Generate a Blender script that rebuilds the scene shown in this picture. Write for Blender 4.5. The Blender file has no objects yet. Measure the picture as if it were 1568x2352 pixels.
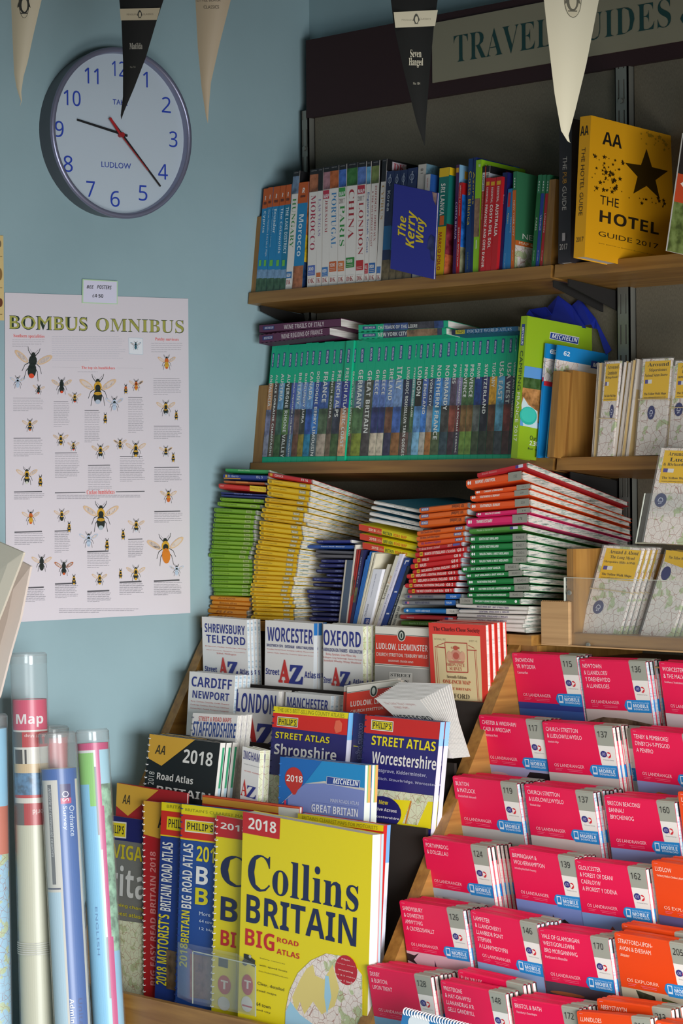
import bpy, math, random
from mathutils import Vector
R_ = random.Random(11)
sc = bpy.context.scene
# ---------------------------------------------------------------- camera
FPX, YAW, PIT, ROL = 6750.0, math.radians(50.9), -.0108, .0094
CAM = Vector((4.295, -3.424, 1.55))
cF = Vector((-math.sin(YAW)*math.cos(PIT), math.cos(YAW)*math.cos(PIT), math.sin(PIT)))
r0 = Vector((math.cos(YAW), math.sin(YAW), 0)); u0 = r0.cross(cF)
cR = r0*math.cos(ROL) - u0*math.sin(ROL)
cU = r0*math.sin(ROL) + u0*math.cos(ROL)
cd = bpy.data.cameras.new('camera'); cam = bpy.data.objects.new('camera', cd)
sc.collection.objects.link(cam)
from mathutils import Matrix
mw = Matrix.Identity(4)
for i in range(3):
    mw[i][0] = cR[i]; mw[i][1] = cU[i]; mw[i][2] = -cF[i]; mw[i][3] = CAM[i]
cam.matrix_world = mw
cd.sensor_fit = 'VERTICAL'; cd.sensor_height = 36; cd.lens = FPX/2352*36
cd.clip_start = .05; cd.clip_end = 60
sc.camera = cam
# ---------------------------------------------------------------- light
sc.view_settings.view_transform = 'Standard'; sc.view_settings.look = 'None'
sc.view_settings.gamma = 1; sc.view_settings.exposure = 0.0
sc.view_settings.use_curve_mapping = False
wd = bpy.data.worlds.new('world'); sc.world = wd; wd.use_nodes = True
wd.node_tree.nodes['Background'].inputs[0].default_value = (.85, .93, 1, 1)
wd.node_tree.nodes['Background'].inputs[1].default_value = .055
def area(name, loc, aim, sx, sy, power, col, spread=180):
    l = bpy.data.lights.new(name, 'AREA'); l.shape = 'RECTANGLE'; l.size = sx; l.size_y = sy
    l.energy = power; l.color = col; l.spread = math.radians(spread)
    o = bpy.data.objects.new(name, l); sc.collection.objects.link(o); o.location = loc
    o.rotation_euler = (Vector(aim)-Vector(loc)).to_track_quat('-Z', 'Y').to_euler()
    return o
area('shop_window', (4.8, -2.2, 1.15), (0, -.5, .62), 1.6, .8, 19, (.93, .97, 1), 52)
area('side_fill', (2.75, -1.55, .62), (.65, -.3, .75), .9, .8, 10.5, (1, .97, .93), 105)  # added fill light, no window there; lifts the rack and shelf fronts
area('ceiling_tube', (2.3, -1.6, 2.93), (1.2, -.5, 0), 1.3, .2, 6, (1, .9, .74), 80)
# ---------------------------------------------------------------- helpers: pixels and rays
def ray(x, y): return cF + cR*((x-784)/FPX) - cU*((y-1176)/FPX)
def onax(x, y, ax, v):
    d = ray(x, y); return CAM + d*((v-CAM[ax])/d[ax])
def onpl(x, y, P, n):
    d = ray(x, y); return CAM + d*((P-CAM).dot(n)/d.dot(n))
def proj(P):
    d = P-CAM; D = d.dot(cF); return 784+FPX*d.dot(cR)/D, 1176-FPX*d.dot(cU)/D
def xat(px, Y, Z):
    k = (px-784)/FPX; w = cR-cF*k
    return CAM.x - ((Y-CAM.y)*w.y + (Z-CAM.z)*w.z)/w.x
# ---------------------------------------------------------------- materials
MATS = {}
def lin(h):
    r = []
    for i in (0, 2, 4):
        c = int(h[i:i+2], 16)/255; r.append(c/12.92 if c <= .04045 else ((c+.055)/1.055)**2.4)
    return (r[0], r[1], r[2], 1)
def newmat(name):
    m = bpy.data.materials.new(name); m.use_nodes = True
    nt = m.node_tree; return m, nt, nt.nodes['Principled BSDF']
def node(nt, t, **kw):
    n = nt.nodes.new(t)
    for k, v in kw.items():
        if isinstance(v, (int, float, tuple)) and k in [i.name for i in n.inputs]: n.inputs[k].default_value = v
        else: setattr(n, k, v)
    return n
def ramp(nt, fac, stops):
    r = nt.nodes.new('ShaderNodeValToRGB'); e = r.color_ramp.elements
    while len(e) < len(stops): e.new(.5)
    for i, (p, c) in enumerate(stops): e[i].position = p; e[i].color = c
    nt.links.new(fac, r.inputs[0]); return r.outputs[0]
def coords(nt, scale):
    t = nt.nodes.new('ShaderNodeTexCoord'); mp = nt.nodes.new('ShaderNodeMapping')
    mp.inputs['Scale'].default_value = scale; nt.links.new(t.outputs['Object'], mp.inputs[0]); return mp.outputs[0]
def M(k):
    if k in MATS: return MATS[k]
    m, nt, b = newmat('paint_'+k); L = nt.links.new
    b.inputs['Roughness'].default_value = .5
    if k[:2] == 'x:':
        kind = k[2:]; m.name = kind
        if kind in ('woodx', 'woodz', 'woodd', 'woody'):
            s = {'woodx': (3, 60, 60), 'woodz': (60, 60, 3), 'woodd': (3, 60, 60), 'woody': (60, 3, 60)}[kind]
            n = node(nt, 'ShaderNodeTexNoise', Scale=1.6, Detail=6.0, Distortion=.35); L(coords(nt, s), n.inputs['Vector'])
            a, c = ('835a28', 'a4783a') if kind != 'woodd' else ('6f4e24', '8a6430')
            L(ramp(nt, n.outputs[0], [(.3, lin(a)), (.7, lin(c))]), b.inputs['Base Color']); b.inputs['Roughness'].default_value = .42
        elif kind == 'wall':
            n = node(nt, 'ShaderNodeTexNoise', Scale=3.0, Detail=6.0); L(coords(nt, (1, 1, 1)), n.inputs['Vector'])
            L(ramp(nt, n.outputs[0], [(.3, lin('8ca7ae')), (.7, lin('98b3ba'))]), b.inputs['Base Color'])
            n2 = node(nt, 'ShaderNodeTexNoise', Scale=260.0); bp = node(nt, 'ShaderNodeBump', Strength=.12, Distance=.002)
            L(n2.outputs[0], bp.inputs['Height']); L(bp.outputs[0], b.inputs['Normal']); b.inputs['Roughness'].default_value = .55
        elif kind == 'panel':
            n = node(nt, 'ShaderNodeTexNoise', Scale=1.0, Detail=4.0); L(coords(nt, (900, 900, 220)), n.inputs['Vector'])
            L(ramp(nt, n.outputs[0], [(.3, lin('655e4f')), (.7, lin('7c7462'))]), b.inputs['Base Color']); b.inputs['Roughness'].default_value = .75
        elif kind == 'maroon':
            b.inputs['Base Color'].default_value = lin('2c0e12'); b.inputs['Roughness'].default_value = .7
        elif kind in ('fold', 'foldw', 'foldb'):
            n = node(nt, 'ShaderNodeTexNoise', Scale=1.0, Detail=5.0, Roughness=.75); L(coords(nt, (42, 38, 300)), n.inputs['Vector'])
            cs = {'fold': ('30343a', '8d9a90', 'd9d4cc', 'b9a48a'), 'foldw': ('8a8a8e', 'd0cdc8', 'e4e0da', 'c9c4ba'), 'foldb': ('40526a', '9fb8c8', 'd6dde0', '8fb2c6')}[kind]
            L(ramp(nt, n.outputs[0], [(.3, lin(cs[0])), (.42, lin(cs[1])), (.55, lin(cs[2])), (.72, lin(cs[3]))]), b.inputs['Base Color'])
        elif kind == 'pages':
            n = node(nt, 'ShaderNodeTexNoise', Scale=1.0, Detail=2.0); L(coords(nt, (1500, 1500, 8)), n.inputs['Vector'])
            L(ramp(nt, n.outputs[0], [(.3, lin('b5b0a8')), (.6, lin('e6e2da'))]), b.inputs['Base Color'])
        elif kind == 'pagesh':
            n = node(nt, 'ShaderNodeTexNoise', Scale=1.0, Detail=2.0); L(coords(nt, (8, 8, 1500)), n.inputs['Vector'])
            L(ramp(nt, n.outputs[0], [(.3, lin('b0aba4')), (.6, lin('e2ded8'))]), b.inputs['Base Color'])
        elif kind[:3] == 'map':
            v = coords(nt, (1, 1, 1))
            base = {'map': 'e9dfd8', 'mapg': 'd9dfbf', 'mapb': '9fc6dd'}[kind]
            n = node(nt, 'ShaderNodeTexNoise', Scale=75.0, Detail=3.0); L(v, n.inputs['Vector'])
            mu = node(nt, 'ShaderNodeMath', operation='MULTIPLY'); mu.inputs[1].default_value = 16; L(n.outputs[0], mu.inputs[0])
            fr = node(nt, 'ShaderNodeMath', operation='FRACT'); L(mu.outputs[0], fr.inputs[0])
            cont = ramp(nt, fr.outputs[0], [(.0, (.7, .7, .7, 1)), (.12, (0, 0, 0, 1))])
            vo = node(nt, 'ShaderNodeTexVoronoi', feature='DISTANCE_TO_EDGE', Scale=230.0); L(v, vo.inputs['Vector'])
            road = ramp(nt, vo.outputs['Distance'], [(.02, (.22, .22, .22, 1)), (.045, (0, 0, 0, 1))])
            vo2 = node(nt, 'ShaderNodeTexVoronoi', feature='DISTANCE_TO_EDGE', Scale=78.0); L(v, vo2.inputs['Vector'])
            road2 = ramp(nt, vo2.outputs['Distance'], [(.012, (.75, .75, .75, 1)), (.028, (0, 0, 0, 1))])
            n3 = node(nt, 'ShaderNodeTexNoise', Scale=50.0, Detail=2.0); L(v, n3.inputs['Vector'])
            gp = ramp(nt, n3.outputs[0], [(.56, (0, 0, 0, 1)), (.59, (1, 1, 1, 1))])
            def mix(fac, a, c):
                x = nt.nodes.new('ShaderNodeMixRGB'); L(fac, x.inputs[0])
                if isinstance(a, tuple): x.inputs[1].default_value = a
                else: L(a, x.inputs[1])
                x.inputs[2].default_value = c; return x.outputs[0]
            c = mix(gp, lin(base), lin('b9c69a')); c = mix(cont, c, lin('c79a80') if kind != 'mapb' else lin('7fb0cf'))
            c = mix(road, c, lin('6d6a6c')); c = mix(road2, c, lin('9a5a4a'))
            L(c, b.inputs['Base Color'])
        elif kind in ('clear', 'acrylic', 'lens', 'tube'):
            nt.nodes.remove(b)
            tr = nt.nodes.new('ShaderNodeBsdfTransparent'); gl = nt.nodes.new('ShaderNodeBsdfGlossy'); df = nt.nodes.new('ShaderNodeBsdfDiffuse')
            gl.inputs['Roughness'].default_value = .34 if kind == 'tube' else .12
            tr.inputs[0].default_value = (.97, .98, .98, 1)
            f = {'clear': .05, 'tube': .09, 'acrylic': .03, 'lens': .005}[kind]
            lw = nt.nodes.new('ShaderNodeLayerWeight'); pw = node(nt, 'ShaderNodeMath', operation='POWER'); pw.inputs[1].default_value = 4; L(lw.outputs['Facing'], pw.inputs[0])
            fr = node(nt, 'ShaderNodeMath', operation='MULTIPLY_ADD'); fr.inputs[1].default_value = .45; fr.inputs[2].default_value = .025; L(pw.outputs[0], fr.inputs[0])
            m1 = nt.nodes.new('ShaderNodeMixShader'); m1.inputs[0].default_value = f
            L(tr.outputs[0], m1.inputs[1]); L(df.outputs[0], m1.inputs[2])
            m2 = nt.nodes.new('ShaderNodeMixShader'); L(fr.outputs[0], m2.inputs[0]); L(m1.outputs[0], m2.inputs[1]); L(gl.outputs[0], m2.inputs[2])
            L(m2.outputs[0], nt.nodes['Material Output'].inputs[0])
        elif kind == 'steel':
            b.inputs['Base Color'].default_value = lin('8d8d84'); b.inputs['Metallic'].default_value = .5; b.inputs['Roughness'].default_value = .45
        elif kind == 'rim':
            b.inputs['Base Color'].default_value = lin('8a8ca4'); b.inputs['Metallic'].default_value = .55; b.inputs['Roughness'].default_value = .33
        elif kind == 'side':
            b.inputs['Base Color'].default_value = lin('55565c'); b.inputs['Metallic'].default_value = .5; b.inputs['Roughness'].default_value = .38
        elif kind == 'card':
            n = node(nt, 'ShaderNodeTexNoise', Scale=1.0, Detail=3.0); L(coords(nt, (4, 4, 160)), n.inputs['Vector'])
            L(ramp(nt, n.outputs[0], [(.3, lin('a8845a')), (.7, lin('c09a6c'))]), b.inputs['Base Color']); b.inputs['Roughness'].default_value = .8
        elif kind == 'cloth':
            n = node(nt, 'ShaderNodeTexNoise', Scale=420.0); L(ramp(nt, n.outputs[0], [(.3, lin('d6ccb8')), (.7, lin('e6dccb'))]), b.inputs['Base Color']); b.inputs['Roughness'].default_value = .9
        MATS[k] = m; return m
    if k[-1] == '~':
        c = lin(k[:6]); n = node(nt, 'ShaderNodeTexNoise', Scale=55.0, Detail=3.0, Roughness=.6)
        L(coords(nt, (1, 1, 1)), n.inputs['Vector'])
        d = tuple(v*.45 for v in c[:3])+(1,); e = tuple(min(1, v*1.3+.02) for v in c[:3])+(1,)
        L(ramp(nt, n.outputs[0], [(.36, d), (.5, c), (.64, e)]), b.inputs['Base Color']); b.inputs['Roughness'].default_value = .35
    else:
        b.inputs['Base Color'].default_value = lin(k[:6])
        if k[-1] == 'g': b.inputs['Roughness'].default_value = .25
        if k[-1] == 'm': b.inputs['Roughness'].default_value = .85
    MATS[k] = m; return m
# ---------------------------------------------------------------- lettering
STY = {'b': (0x1D5D4, 0x1D5EE, 0x1D7EC), 's': (0x1D400, 0x1D41A, 0x1D7CE), 'i': (0x1D434, 0x1D44E, 0),
       'z': (0x1D63C, 0x1D656, 0x1D7EC), 'g': (0x1D5A0, 0x1D5BA, 0x1D7E2), 'S': (0x1D400, 0x1D41A, 0x1D7CE), 'X': (0x1D400, 0x1D41A, 0x1D7CE)}
TXT = {}
def rawtext(t, off=0.):
    if '_c' not in TXT:
        TXT['_c'] = bpy.data.curves.new('lettering', 'FONT'); TXT['_o'] = bpy.data.objects.new('lettering', TXT['_c'])
    c = TXT['_c']; c.body = t; c.size = 1; c.resolution_u = 2; c.offset = off
    me = bpy.data.meshes.new_from_object(TXT['_o'])
    vs = [(v.co.x, v.co.y) for v in me.vertices]; fs = [tuple(p.vertices) for p in me.polygons]
    bpy.data.meshes.remove(me); return vs, fs
def glyphs(s, st='n'):
    key = (s, st)
    if key in TXT: return TXT[key]
    t = s; off = {'S': -.012, 'X': .03, 'B': .02}.get(st, 0)
    if st in STY:
        u, l, d = STY[st]; t = ''
        for ch in s:
            if 'A' <= ch <= 'Z': t += chr(u+ord(ch)-65)
            elif 'a' <= ch <= 'z': t += '\u210e' if (st == 'i' and ch == 'h') else chr(l+ord(ch)-97)
            elif ch.isdigit() and d: t += chr(d+int(ch))
            else: t += ch
    vs, fs = rawtext(t, off)
    if not vs: TXT[key] = ([], [], 1); return TXT[key]
    x0 = min(v[0] for v in vs); x1 = max(v[0] for v in vs); y0 = min(v[1] for v in vs); y1 = max(v[1] for v in vs)
    w = max(x1-x0, 1e-4); h = max(y1-y0, 1e-4)
    TXT[key] = ([((v[0]-x0)/w, 1-(v[1]-y0)/h) for v in vs], fs, w/h); return TXT[key]
# ---------------------------------------------------------------- mesh builder
class MB:
    def __init__(s): s.v = []; s.f = []; s.mi = []; s.m = []
    def mat(s, k):
        if k not in s.m: s.m.append(k)
        return s.m.index(k)
    def add(s, vs, fs, k):
        o = len(s.v); s.v += [tuple(p) for p in vs]; i = s.mat(k)
        for f in fs: s.f.append(tuple(a+o for a in f)); s.mi.append(i)
    def poly(s, pts, k): s.add(pts, [tuple(range(len(pts)))], k)
    def box(s, x0, y0, z0, x1, y1, z1, k):
        vs = [(x, y, z) for z in (z0, z1) for y in (y0, y1) for x in (x0, x1)]
        s.add(vs, [(0, 2, 3, 1), (4, 5, 7, 6), (0, 1, 5, 4), (2, 6, 7, 3), (0, 4, 6, 2), (1, 3, 7, 5)], k)
    def hexa(s, c, k):   # c = 8 corners FTL FTR FBR FBL BTL BTR BBR BBL
        s.add(c, [(0, 3, 2, 1), (4, 5, 6, 7), (0, 1, 5, 4), (3, 7, 6, 2), (0, 4, 7, 3), (1, 2, 6, 5)], k)
    def prism(s, pts, d, k):
        n = len(pts); d = Vector(d); vs = [Vector(p) for p in pts]; vs += [p+d for p in vs]
        s.add(vs, [tuple(range(n)), tuple(range(2*n-1, n-1, -1))]+[(i, (i+1) % n, (i+1) % n+n, i+n) for i in range(n)], k)
    def tube(s, pts, r, k, n=8, cap=True):
        pts = [Vector(p) for p in pts]; vs = []; fs = []
        rr = r if isinstance(r, (list, tuple)) else [r]*len(pts)
        t0 = (pts[1]-pts[0]).normalized(); a = t0.orthogonal().normalized()
        for i, p in enumerate(pts):
            t = (pts[min(i+1, len(pts)-1)]-pts[max(i-1, 0)]).normalized()
            a = (a-t*a.dot(t)).normalized(); b = t.cross(a)
            vs += [p+(a*math.cos(j*2*math.pi/n)+b*math.sin(j*2*math.pi/n))*rr[i] for j in range(n)]
        for i in range(len(pts)-1):
            for j in range(n): fs.append((i*n+j, i*n+(j+1) % n, (i+1)*n+(j+1) % n, (i+1)*n+j))
        if cap: fs += [tuple(range(n-1, -1, -1)), tuple(range((len(pts)-1)*n, len(pts)*n))]
        s.add(vs, fs, k)
    def build(s, name, parent=None, smooth=False, kind=None):
        if parent is not None: o3 = parent_world(parent)
        else:
            xs = [p[0] for p in s.v]; ys = [p[1] for p in s.v]; zs = [p[2] for p in s.v]
            o3 = Vector(((min(xs)+max(xs))/2, (min(ys)+max(ys))/2, min(zs)))
        me = bpy.data.meshes.new(name)
        me.from_pydata([(p[0]-o3.x, p[1]-o3.y, p[2]-o3.z) for p in s.v], [], s.f)
        for k in s.m: me.materials.append(M(k))
        me.polygons.foreach_set('material_index', s.mi)
        if smooth: me.polygons.foreach_set('use_smooth', [True]*len(s.f))
        me.update()
        o = bpy.data.objects.new(name, me); sc.collection.objects.link(o)
        if parent is not None: o.parent = parent
        else: o.location = o3
        if kind: o['kind'] = kind
        return o
def parent_world(p):
    v = Vector(p.location)
    while p.parent: p = p.parent; v += Vector(p.location)
    return v
LABELS = {}
def tag(o, label, cat, group=None):
    if label in LABELS and not group: print('DUPLABEL', label)
    LABELS[label] = 1
    n = len(label.split())
    if n < 4 or n > 16: print('LABELLEN', n, label)
    o['label'] = label; o['category'] = cat
    if group: o['group'] = group
    return o
def thing(name, label, cat, loc, group=None):
    o = bpy.data.objects.new(name, None); o.empty_display_size = .02; sc.collection.objects.link(o)
    o.location = loc; return tag(o, label, cat, group)
class Face:
    open = False
    def __init__(s, O, U, V):
        s.O = Vector(O); s.U = Vector(U); s.V = Vector(V); s.n = s.V.cross(s.U).normalized()
        if s.n.dot(CAM-s.O) < 0: s.n = -s.n
        s.W = s.U.length; s.H = s.V.length
        uu, vv, uv = s.U.dot(s.U), s.V.dot(s.V), s.U.dot(s.V); s.k = (uu, vv, uv, uu*vv-uv*uv)
    def pt(s, a, c, l=0): return s.O+s.U*a+s.V*c+s.n*l
    def inv(s, x, y):
        d = onpl(x, y, s.O, s.n)-s.O; uu, vv, uv, D = s.k; p, q = d.dot(s.U), d.dot(s.V)
        return (p*vv-q*uv)/D, (q*uu-p*uv)/D
cl = lambda v: min(1., max(0., v))
def art(mb, f, ops, lift=.0003, step=.00009):
    l = lift; step = min(step, .0012/max(len(ops), 1))
    for op in ops:
        t = op[0]; px = t.islower(); t = t.lower(); l += step
        I = f.inv if px else (lambda a, c: (a, c))
        if t == 'r':
            a0, c0 = I(op[1], op[2]); a1, c1 = I(op[3], op[4])
            if not f.open: a0, a1, c0, c1 = cl(a0), cl(a1), cl(c0), cl(c1)
            if abs(a1-a0) > 1e-6 and abs(c1-c0) > 1e-6: mb.poly([f.pt(a0, c1, l), f.pt(a1, c1, l), f.pt(a1, c0, l), f.pt(a0, c0, l)], op[5])
        elif t == 'e':
            a, c = I(op[1], op[2]); a1, c1 = I(op[1]+op[3], op[2]+op[4]) if px else (a+op[3], c+op[4])
            if px:
                a1, _ = I(op[1]+op[3], op[2]); _, c1 = I(op[1], op[2]+op[4])
            n = 20; mb.poly([f.pt(a+(a1-a)*math.cos(-i*2*math.pi/n), c-(c1-c)*math.sin(-i*2*math.pi/n), l) for i in range(n)], op[5])
        elif t == 'p': mb.poly([f.pt(*[v if f.open else cl(v) for v in I(*q)], l) for q in op[1]], op[2])
        elif t == 'l':
            (a0, c0), (a1, c1) = I(op[1], op[2]), I(op[3], op[4])
            p, q = f.pt(a0, c0, l), f.pt(a1, c1, l); d = (q-p).cross(f.n)
            if d.length > 1e-7:
                d = d.normalized()*op[5]/2; mb.poly([p-d, q-d, q+d, p+d], op[6])
        elif t == 't':
            s, a0, c0, a1, c1, m = op[1:7]; st = op[7] if len(op) > 7 else 'n'; rot = op[8] if len(op) > 8 else 0
            vs, fs, asp = glyphs(s, st)
            if not vs: continue
            if px:
                (a0, c0), (a1, c1) = I(a0, c0), I(a1, c1)
            elif a1 is None:
                a1 = a0+(c1-c0)*f.H*asp*(op[9] if len(op) > 9 else .85)/f.W
            out = []
            for x, y in vs:
                if rot == 90: x, y = 1-y, x
                elif rot == -90: x, y = y, 1-x
                elif rot == 180: x, y = 1-x, 1-y
                out.append(f.pt(a0+(a1-a0)*x, c0+(c1-c0)*y, l))
            mb.add(out, fs, m)
class Cell:
    """a block between eight corners; a = left..right, b = front..back, c = top..bottom"""
    def __init__(s, FTL, FTR, FBR, FBL, BTL, BTR, BBR, BBL): s.c = [Vector(p) for p in (FTL, FTR, FBR, FBL, BTL, BTR, BBR, BBL)]
    def pt(s, a, b, c):
        q = s.c; F = (q[0]*(1-a)+q[1]*a)*(1-c)+(q[3]*(1-a)+q[2]*a)*c
        B = (q[4]*(1-a)+q[5]*a)*(1-c)+(q[7]*(1-a)+q[6]*a)*c; return F*(1-b)+B*b
    def sub(s, mb, a0, a1, b0, b1, c0, c1, k):
        mb.hexa([s.pt(a0, b0, c0), s.pt(a1, b0, c0), s.pt(a1, b0, c1), s.pt(a0, b0, c1),
                 s.pt(a0, b1, c0), s.pt(a1, b1, c0), s.pt(a1, b1, c1), s.pt(a0, b1, c1)], k)
    def face(s, w):
        q = s.c
        return Face(q[0], q[1]-q[0], q[3]-q[0]) if w == 'front' else Face(q[1], q[5]-q[1], q[2]-q[1])
    def base(s): return (s.c[2]+s.c[3]+s.c[6]+s.c[7])/4
def boxcell(O, U, V, D):
    O, U, V, D = Vector(O), Vector(U), Vector(V), Vector(D)
    return Cell(O, O+U, O+U+V, O+V, O+D, O+U+D, O+U+V+D, O+V+D)
def clone(root, delta, label, group=None):
    c = root.copy(); sc.collection.objects.link(c); c.location = Vector(root.location)+Vector(delta)
    for ch in list(root.children):
        d = ch.copy(); sc.collection.objects.link(d); d.parent = c
        for g in list(ch.children):
            e = g.copy(); sc.collection.objects.link(e); e.parent = d
    if 'group' in c and not group: del c['group']
    return tag(c, label, root['category'], group)
ORD = 'first second third fourth fifth sixth seventh eighth ninth tenth eleventh twelfth thirteenth fourteenth fifteenth sixteenth seventeenth eighteenth nineteenth twentieth twenty-first twenty-second twenty-third twenty-fourth twenty-fifth twenty-sixth twenty-seventh twenty-eighth twenty-ninth thirtieth thirty-first thirty-second thirty-third'.split()
# ---------------------------------------------------------------- the room
def struct(name, mb, **kw):
    o = mb.build(name, **kw); o['kind'] = 'structure'; return o
mb = MB(); mb.box(-.1, -4.6, 0, 0, 0, 3, 'x:wall'); struct('wall_left', mb)
mb = MB(); mb.box(-.1, 0, 0, 3.4, .1, 3, 'x:wall'); struct('wall_back', mb)
mb = MB(); mb.box(-.1, -4.6, -.05, 6, .1, 0, '6b6258m'); struct('floor', mb)
mb = MB(); mb.box(-.1, -4.6, 3, 6, .1, 3.05, 'b9b6acm'); struct('ceiling', mb)
TL_ = math.radians(6.5); sT, cT = math.sin(TL_), math.cos(TL_)
SH = {1: (-.151, 1.8955), 2: (-.151, 1.5835)}
mb = MB(); mb.box(.042, -.022, .55, .832, -.004, 2.235, 'x:panel')
tag(mb.build('back_panel'), 'beige woven-look back panel behind the left bay of shelves', 'wall panel')
mb = MB(); mb.box(.876, -.022, .55, 1.7, -.004, 2.235, 'x:panel')
tag(mb.build('back_panel'), 'beige back panel behind the right bay, right of the slotted upright', 'wall panel')
def upright(x0, x1, lbl):
    root = thing('slotted_upright', lbl, 'shelf upright', ((x0+x1)/2, -.02, .55))
    xa = (x0+x1)/2
    mb = MB(); y0, y1 = -.034, -.004
    xs = [x0, xa-.0075, xa-.0045, xa+.0045, xa+.0075, x1]
    mb.box(xs[0], y0, .55, xs[1], y0+.003, 2.235, 'x:steel'); mb.box(xs[2], y0, .55, xs[3], y0+.003, 2.235, 'x:steel'); mb.box(xs[4], y0, .55, xs[5], y0+.003, 2.235, 'x:steel')
    z = .55
    while z < 2.235:
        for a, c in ((xs[1], xs[2]), (xs[3], xs[4])): mb.box(a, y0, z, c, y0+.003, min(z+.018, 2.235), 'x:steel')
        z += .05
    mb.box(x0, y0, .55, x0+.002, y1, 2.235, 'x:steel'); mb.box(x1-.002, y0, .55, x1, y1, 2.235, 'x:steel')
    mb.box(x0+.002, y1-.002, .55, x1-.002, y1, 2.235, '14140fm')
    mb.build('channel', root)
    for zz in (2.165, 1.66, 1.42):
        s = MB(); s.tube([(xa, y0-.001, zz), (xa, y0-.003, zz)], .0045, 'x:steel', 10); s.build('screw', root)
upright(.843, .872, 'grey slotted steel upright between the two shelf bays')
upright(.016, .036, 'narrow dark upright in the corner beside the blue wall')
# fascia sign
root = thing('fascia_sign', 'maroon fascia board with beige TRAVEL GUIDES & lettering panel above the shelves', 'sign', (.8, -.02, 2.236))
f = Face((.033, -.035, 2.364), (1.6, 0, 0), (0, 0, -.144))
mb = MB(); mb.box(.033, -.035, 2.236 if 0 else 2.2205, 1.633, -.004+.0, 2.364, 'x:maroon'); mb.build('board', root)
mb = MB(); mb.box(.393, -.0385, 2.2455, 1.62, -.0352, 2.3497, '8f8a74m')
g = Face((.033, -.0387, 2.364), (1.6, 0, 0), (0, 0, -.144)); g.open = True
art(mb, g, [('t', 'TRAVEL', 1042, 82, 1268, 106, '12403em', 'S'), ('t', 'GUIDES', 1293, 42, 1541, 61, '12403em', 'S'), ('t', '&', 1562, 2, 1612, 48, '12403em', 'n')])
mb.build('lettering_panel', root)
# shelves
def shelf(k, x0, x1, lbl):
    y, z = SH[k]
    c = boxcell((x0, y, z), (x1-x0, 0, 0), (0, -sT*.021, -cT*.021), (0, cT*.142, -sT*.142))
    root = thing('shelf', lbl, 'shelf', c.base())
    mb = MB(); c.sub(mb, 0, 1, 0, 1, 0, 1, 'x:woodx'); mb.build('board', root)
    for xb in (x0+.012, x1-.014):
        m = MB(); p0 = Vector((xb, y+.012, z-.0225)); 
        pts = [(xb, y+.016, z-.0235), (xb, -.024, z-.0235-.016), (xb, -.024, z-.072), (xb, y+.016, z-.034)]
        m.prism(pts, (.003, 0, 0), '1c1a18m'); m.build('bracket', root)
shelf(1, .005, .8125, 'upper oak-effect shelf of the left bay, carrying white and orange travel guides')
shelf(1, .8215, 1.6, 'upper oak-effect shelf of the right bay, under the gold book')
shelf(2, .005, .8135, 'middle oak-effect shelf of the left bay, carrying green-spined guides')
shelf(2, .8225, 1.6, 'middle oak-effect shelf of the right bay, under the map packets')
# ---------------------------------------------------------------- books on the tilted shelves
def spine_cell(k, xb0, xb1, xt0, ytop, depth, prot=0., ybot=None):
    y, z = SH[k]; d = .008-prot
    Y, Z = y+d*cT, z-d*sT+.0003
    if prot > 0.012: Z = z+.0004
    P = Vector((0, Y, Z)); n = Vector((0, -cT, sT))
    BL = Vector((xat(xb0, Y, Z), Y, Z)); BR = Vector((xat(xb1, Y, Z), Y, Z))
    TLp = onpl(xt0, ytop, P, n); V = BL-TLp; U = BR-BL-Vector((.0004, 0, 0))
    return boxcell(TLp+Vector((.0002, 0, 0)), U, V, (0, cT*depth, -sT*depth)), proj(BL)[1]
def sbook(k, xb0, xb1, xt0, ytop, lbl, cover, ops=(), depth=.12, prot=0., right=(), name='book', cat='book', group=None, back=None, pg='x:pages'):
    c, yb = spine_cell(k, xb0, xb1, xt0, ytop, depth, prot)
    root = thing(name, lbl, cat, c.base(), group)
    fy = lambda y: (y-ytop)/(yb-ytop)
    W = (c.c[1]-c.c[0]).length; e = min(.0007/W, .2); H = (c.c[3]-c.c[0]).length; r = .0015/H; fr = .004/depth
    mb = MB(); bk = back or cover
    c.sub(mb, 0, 1, 0, .0008/depth, 0, 1, cover); c.sub(mb, 0, e, .0008/depth, 1, 0, 1, bk); c.sub(mb, 1-e, 1, .0008/depth, 1, 0, 1, bk)
    F = c.face('front'); out = []
    for op in ops:
        if op[0] == 'b': out.append(('R', 0.0, fy(op[1]), 1.0, fy(op[2]), op[3]))
        elif op[0] == 'T':   # rotated title: text y0 y1 mat style a0 a1
            st = op[5] if len(op) > 5 else 'n'; a0 = op[6] if len(op) > 6 else .24; a1 = op[7] if len(op) > 7 else .76
            out.append(('T', op[1], a0, fy(op[2]), a1, fy(op[3]), op[4], st, op[8] if len(op) > 8 else 90))
        elif op[0] == 'H':
            out.append(('T', op[1], op[6], fy(op[2]), op[7], fy(op[3]), op[4], op[5]))
        elif op[0] == 'B': out.append(('R', op[4], fy(op[1]), op[5], fy(op[2]), op[3]))
        else: out.append(op)
    art(mb, F, out)
    if right: art(mb, c.face('right'), right)
    mb.build('cover', root)
    if 1:
        mb = MB(); c.sub(mb, e, 1-e, .0008/depth, 1-fr, r, 1-r, pg); mb.build('page_block', root)
    return root
def bookend(k, xb0, xb1, xt0, yt, depth, lbl, prot=0):
    c, yb = spine_cell(k, xb0, xb1, xt0, yt, depth, prot)
    mb = MB(); c.sub(mb, 0, 1, 0, 1, 0, 1, 'x:woodz'); tag(mb.build('bookend'), lbl, 'bookend')
OR, BL_ = 'c85a1c', '1f86bd'
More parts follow.
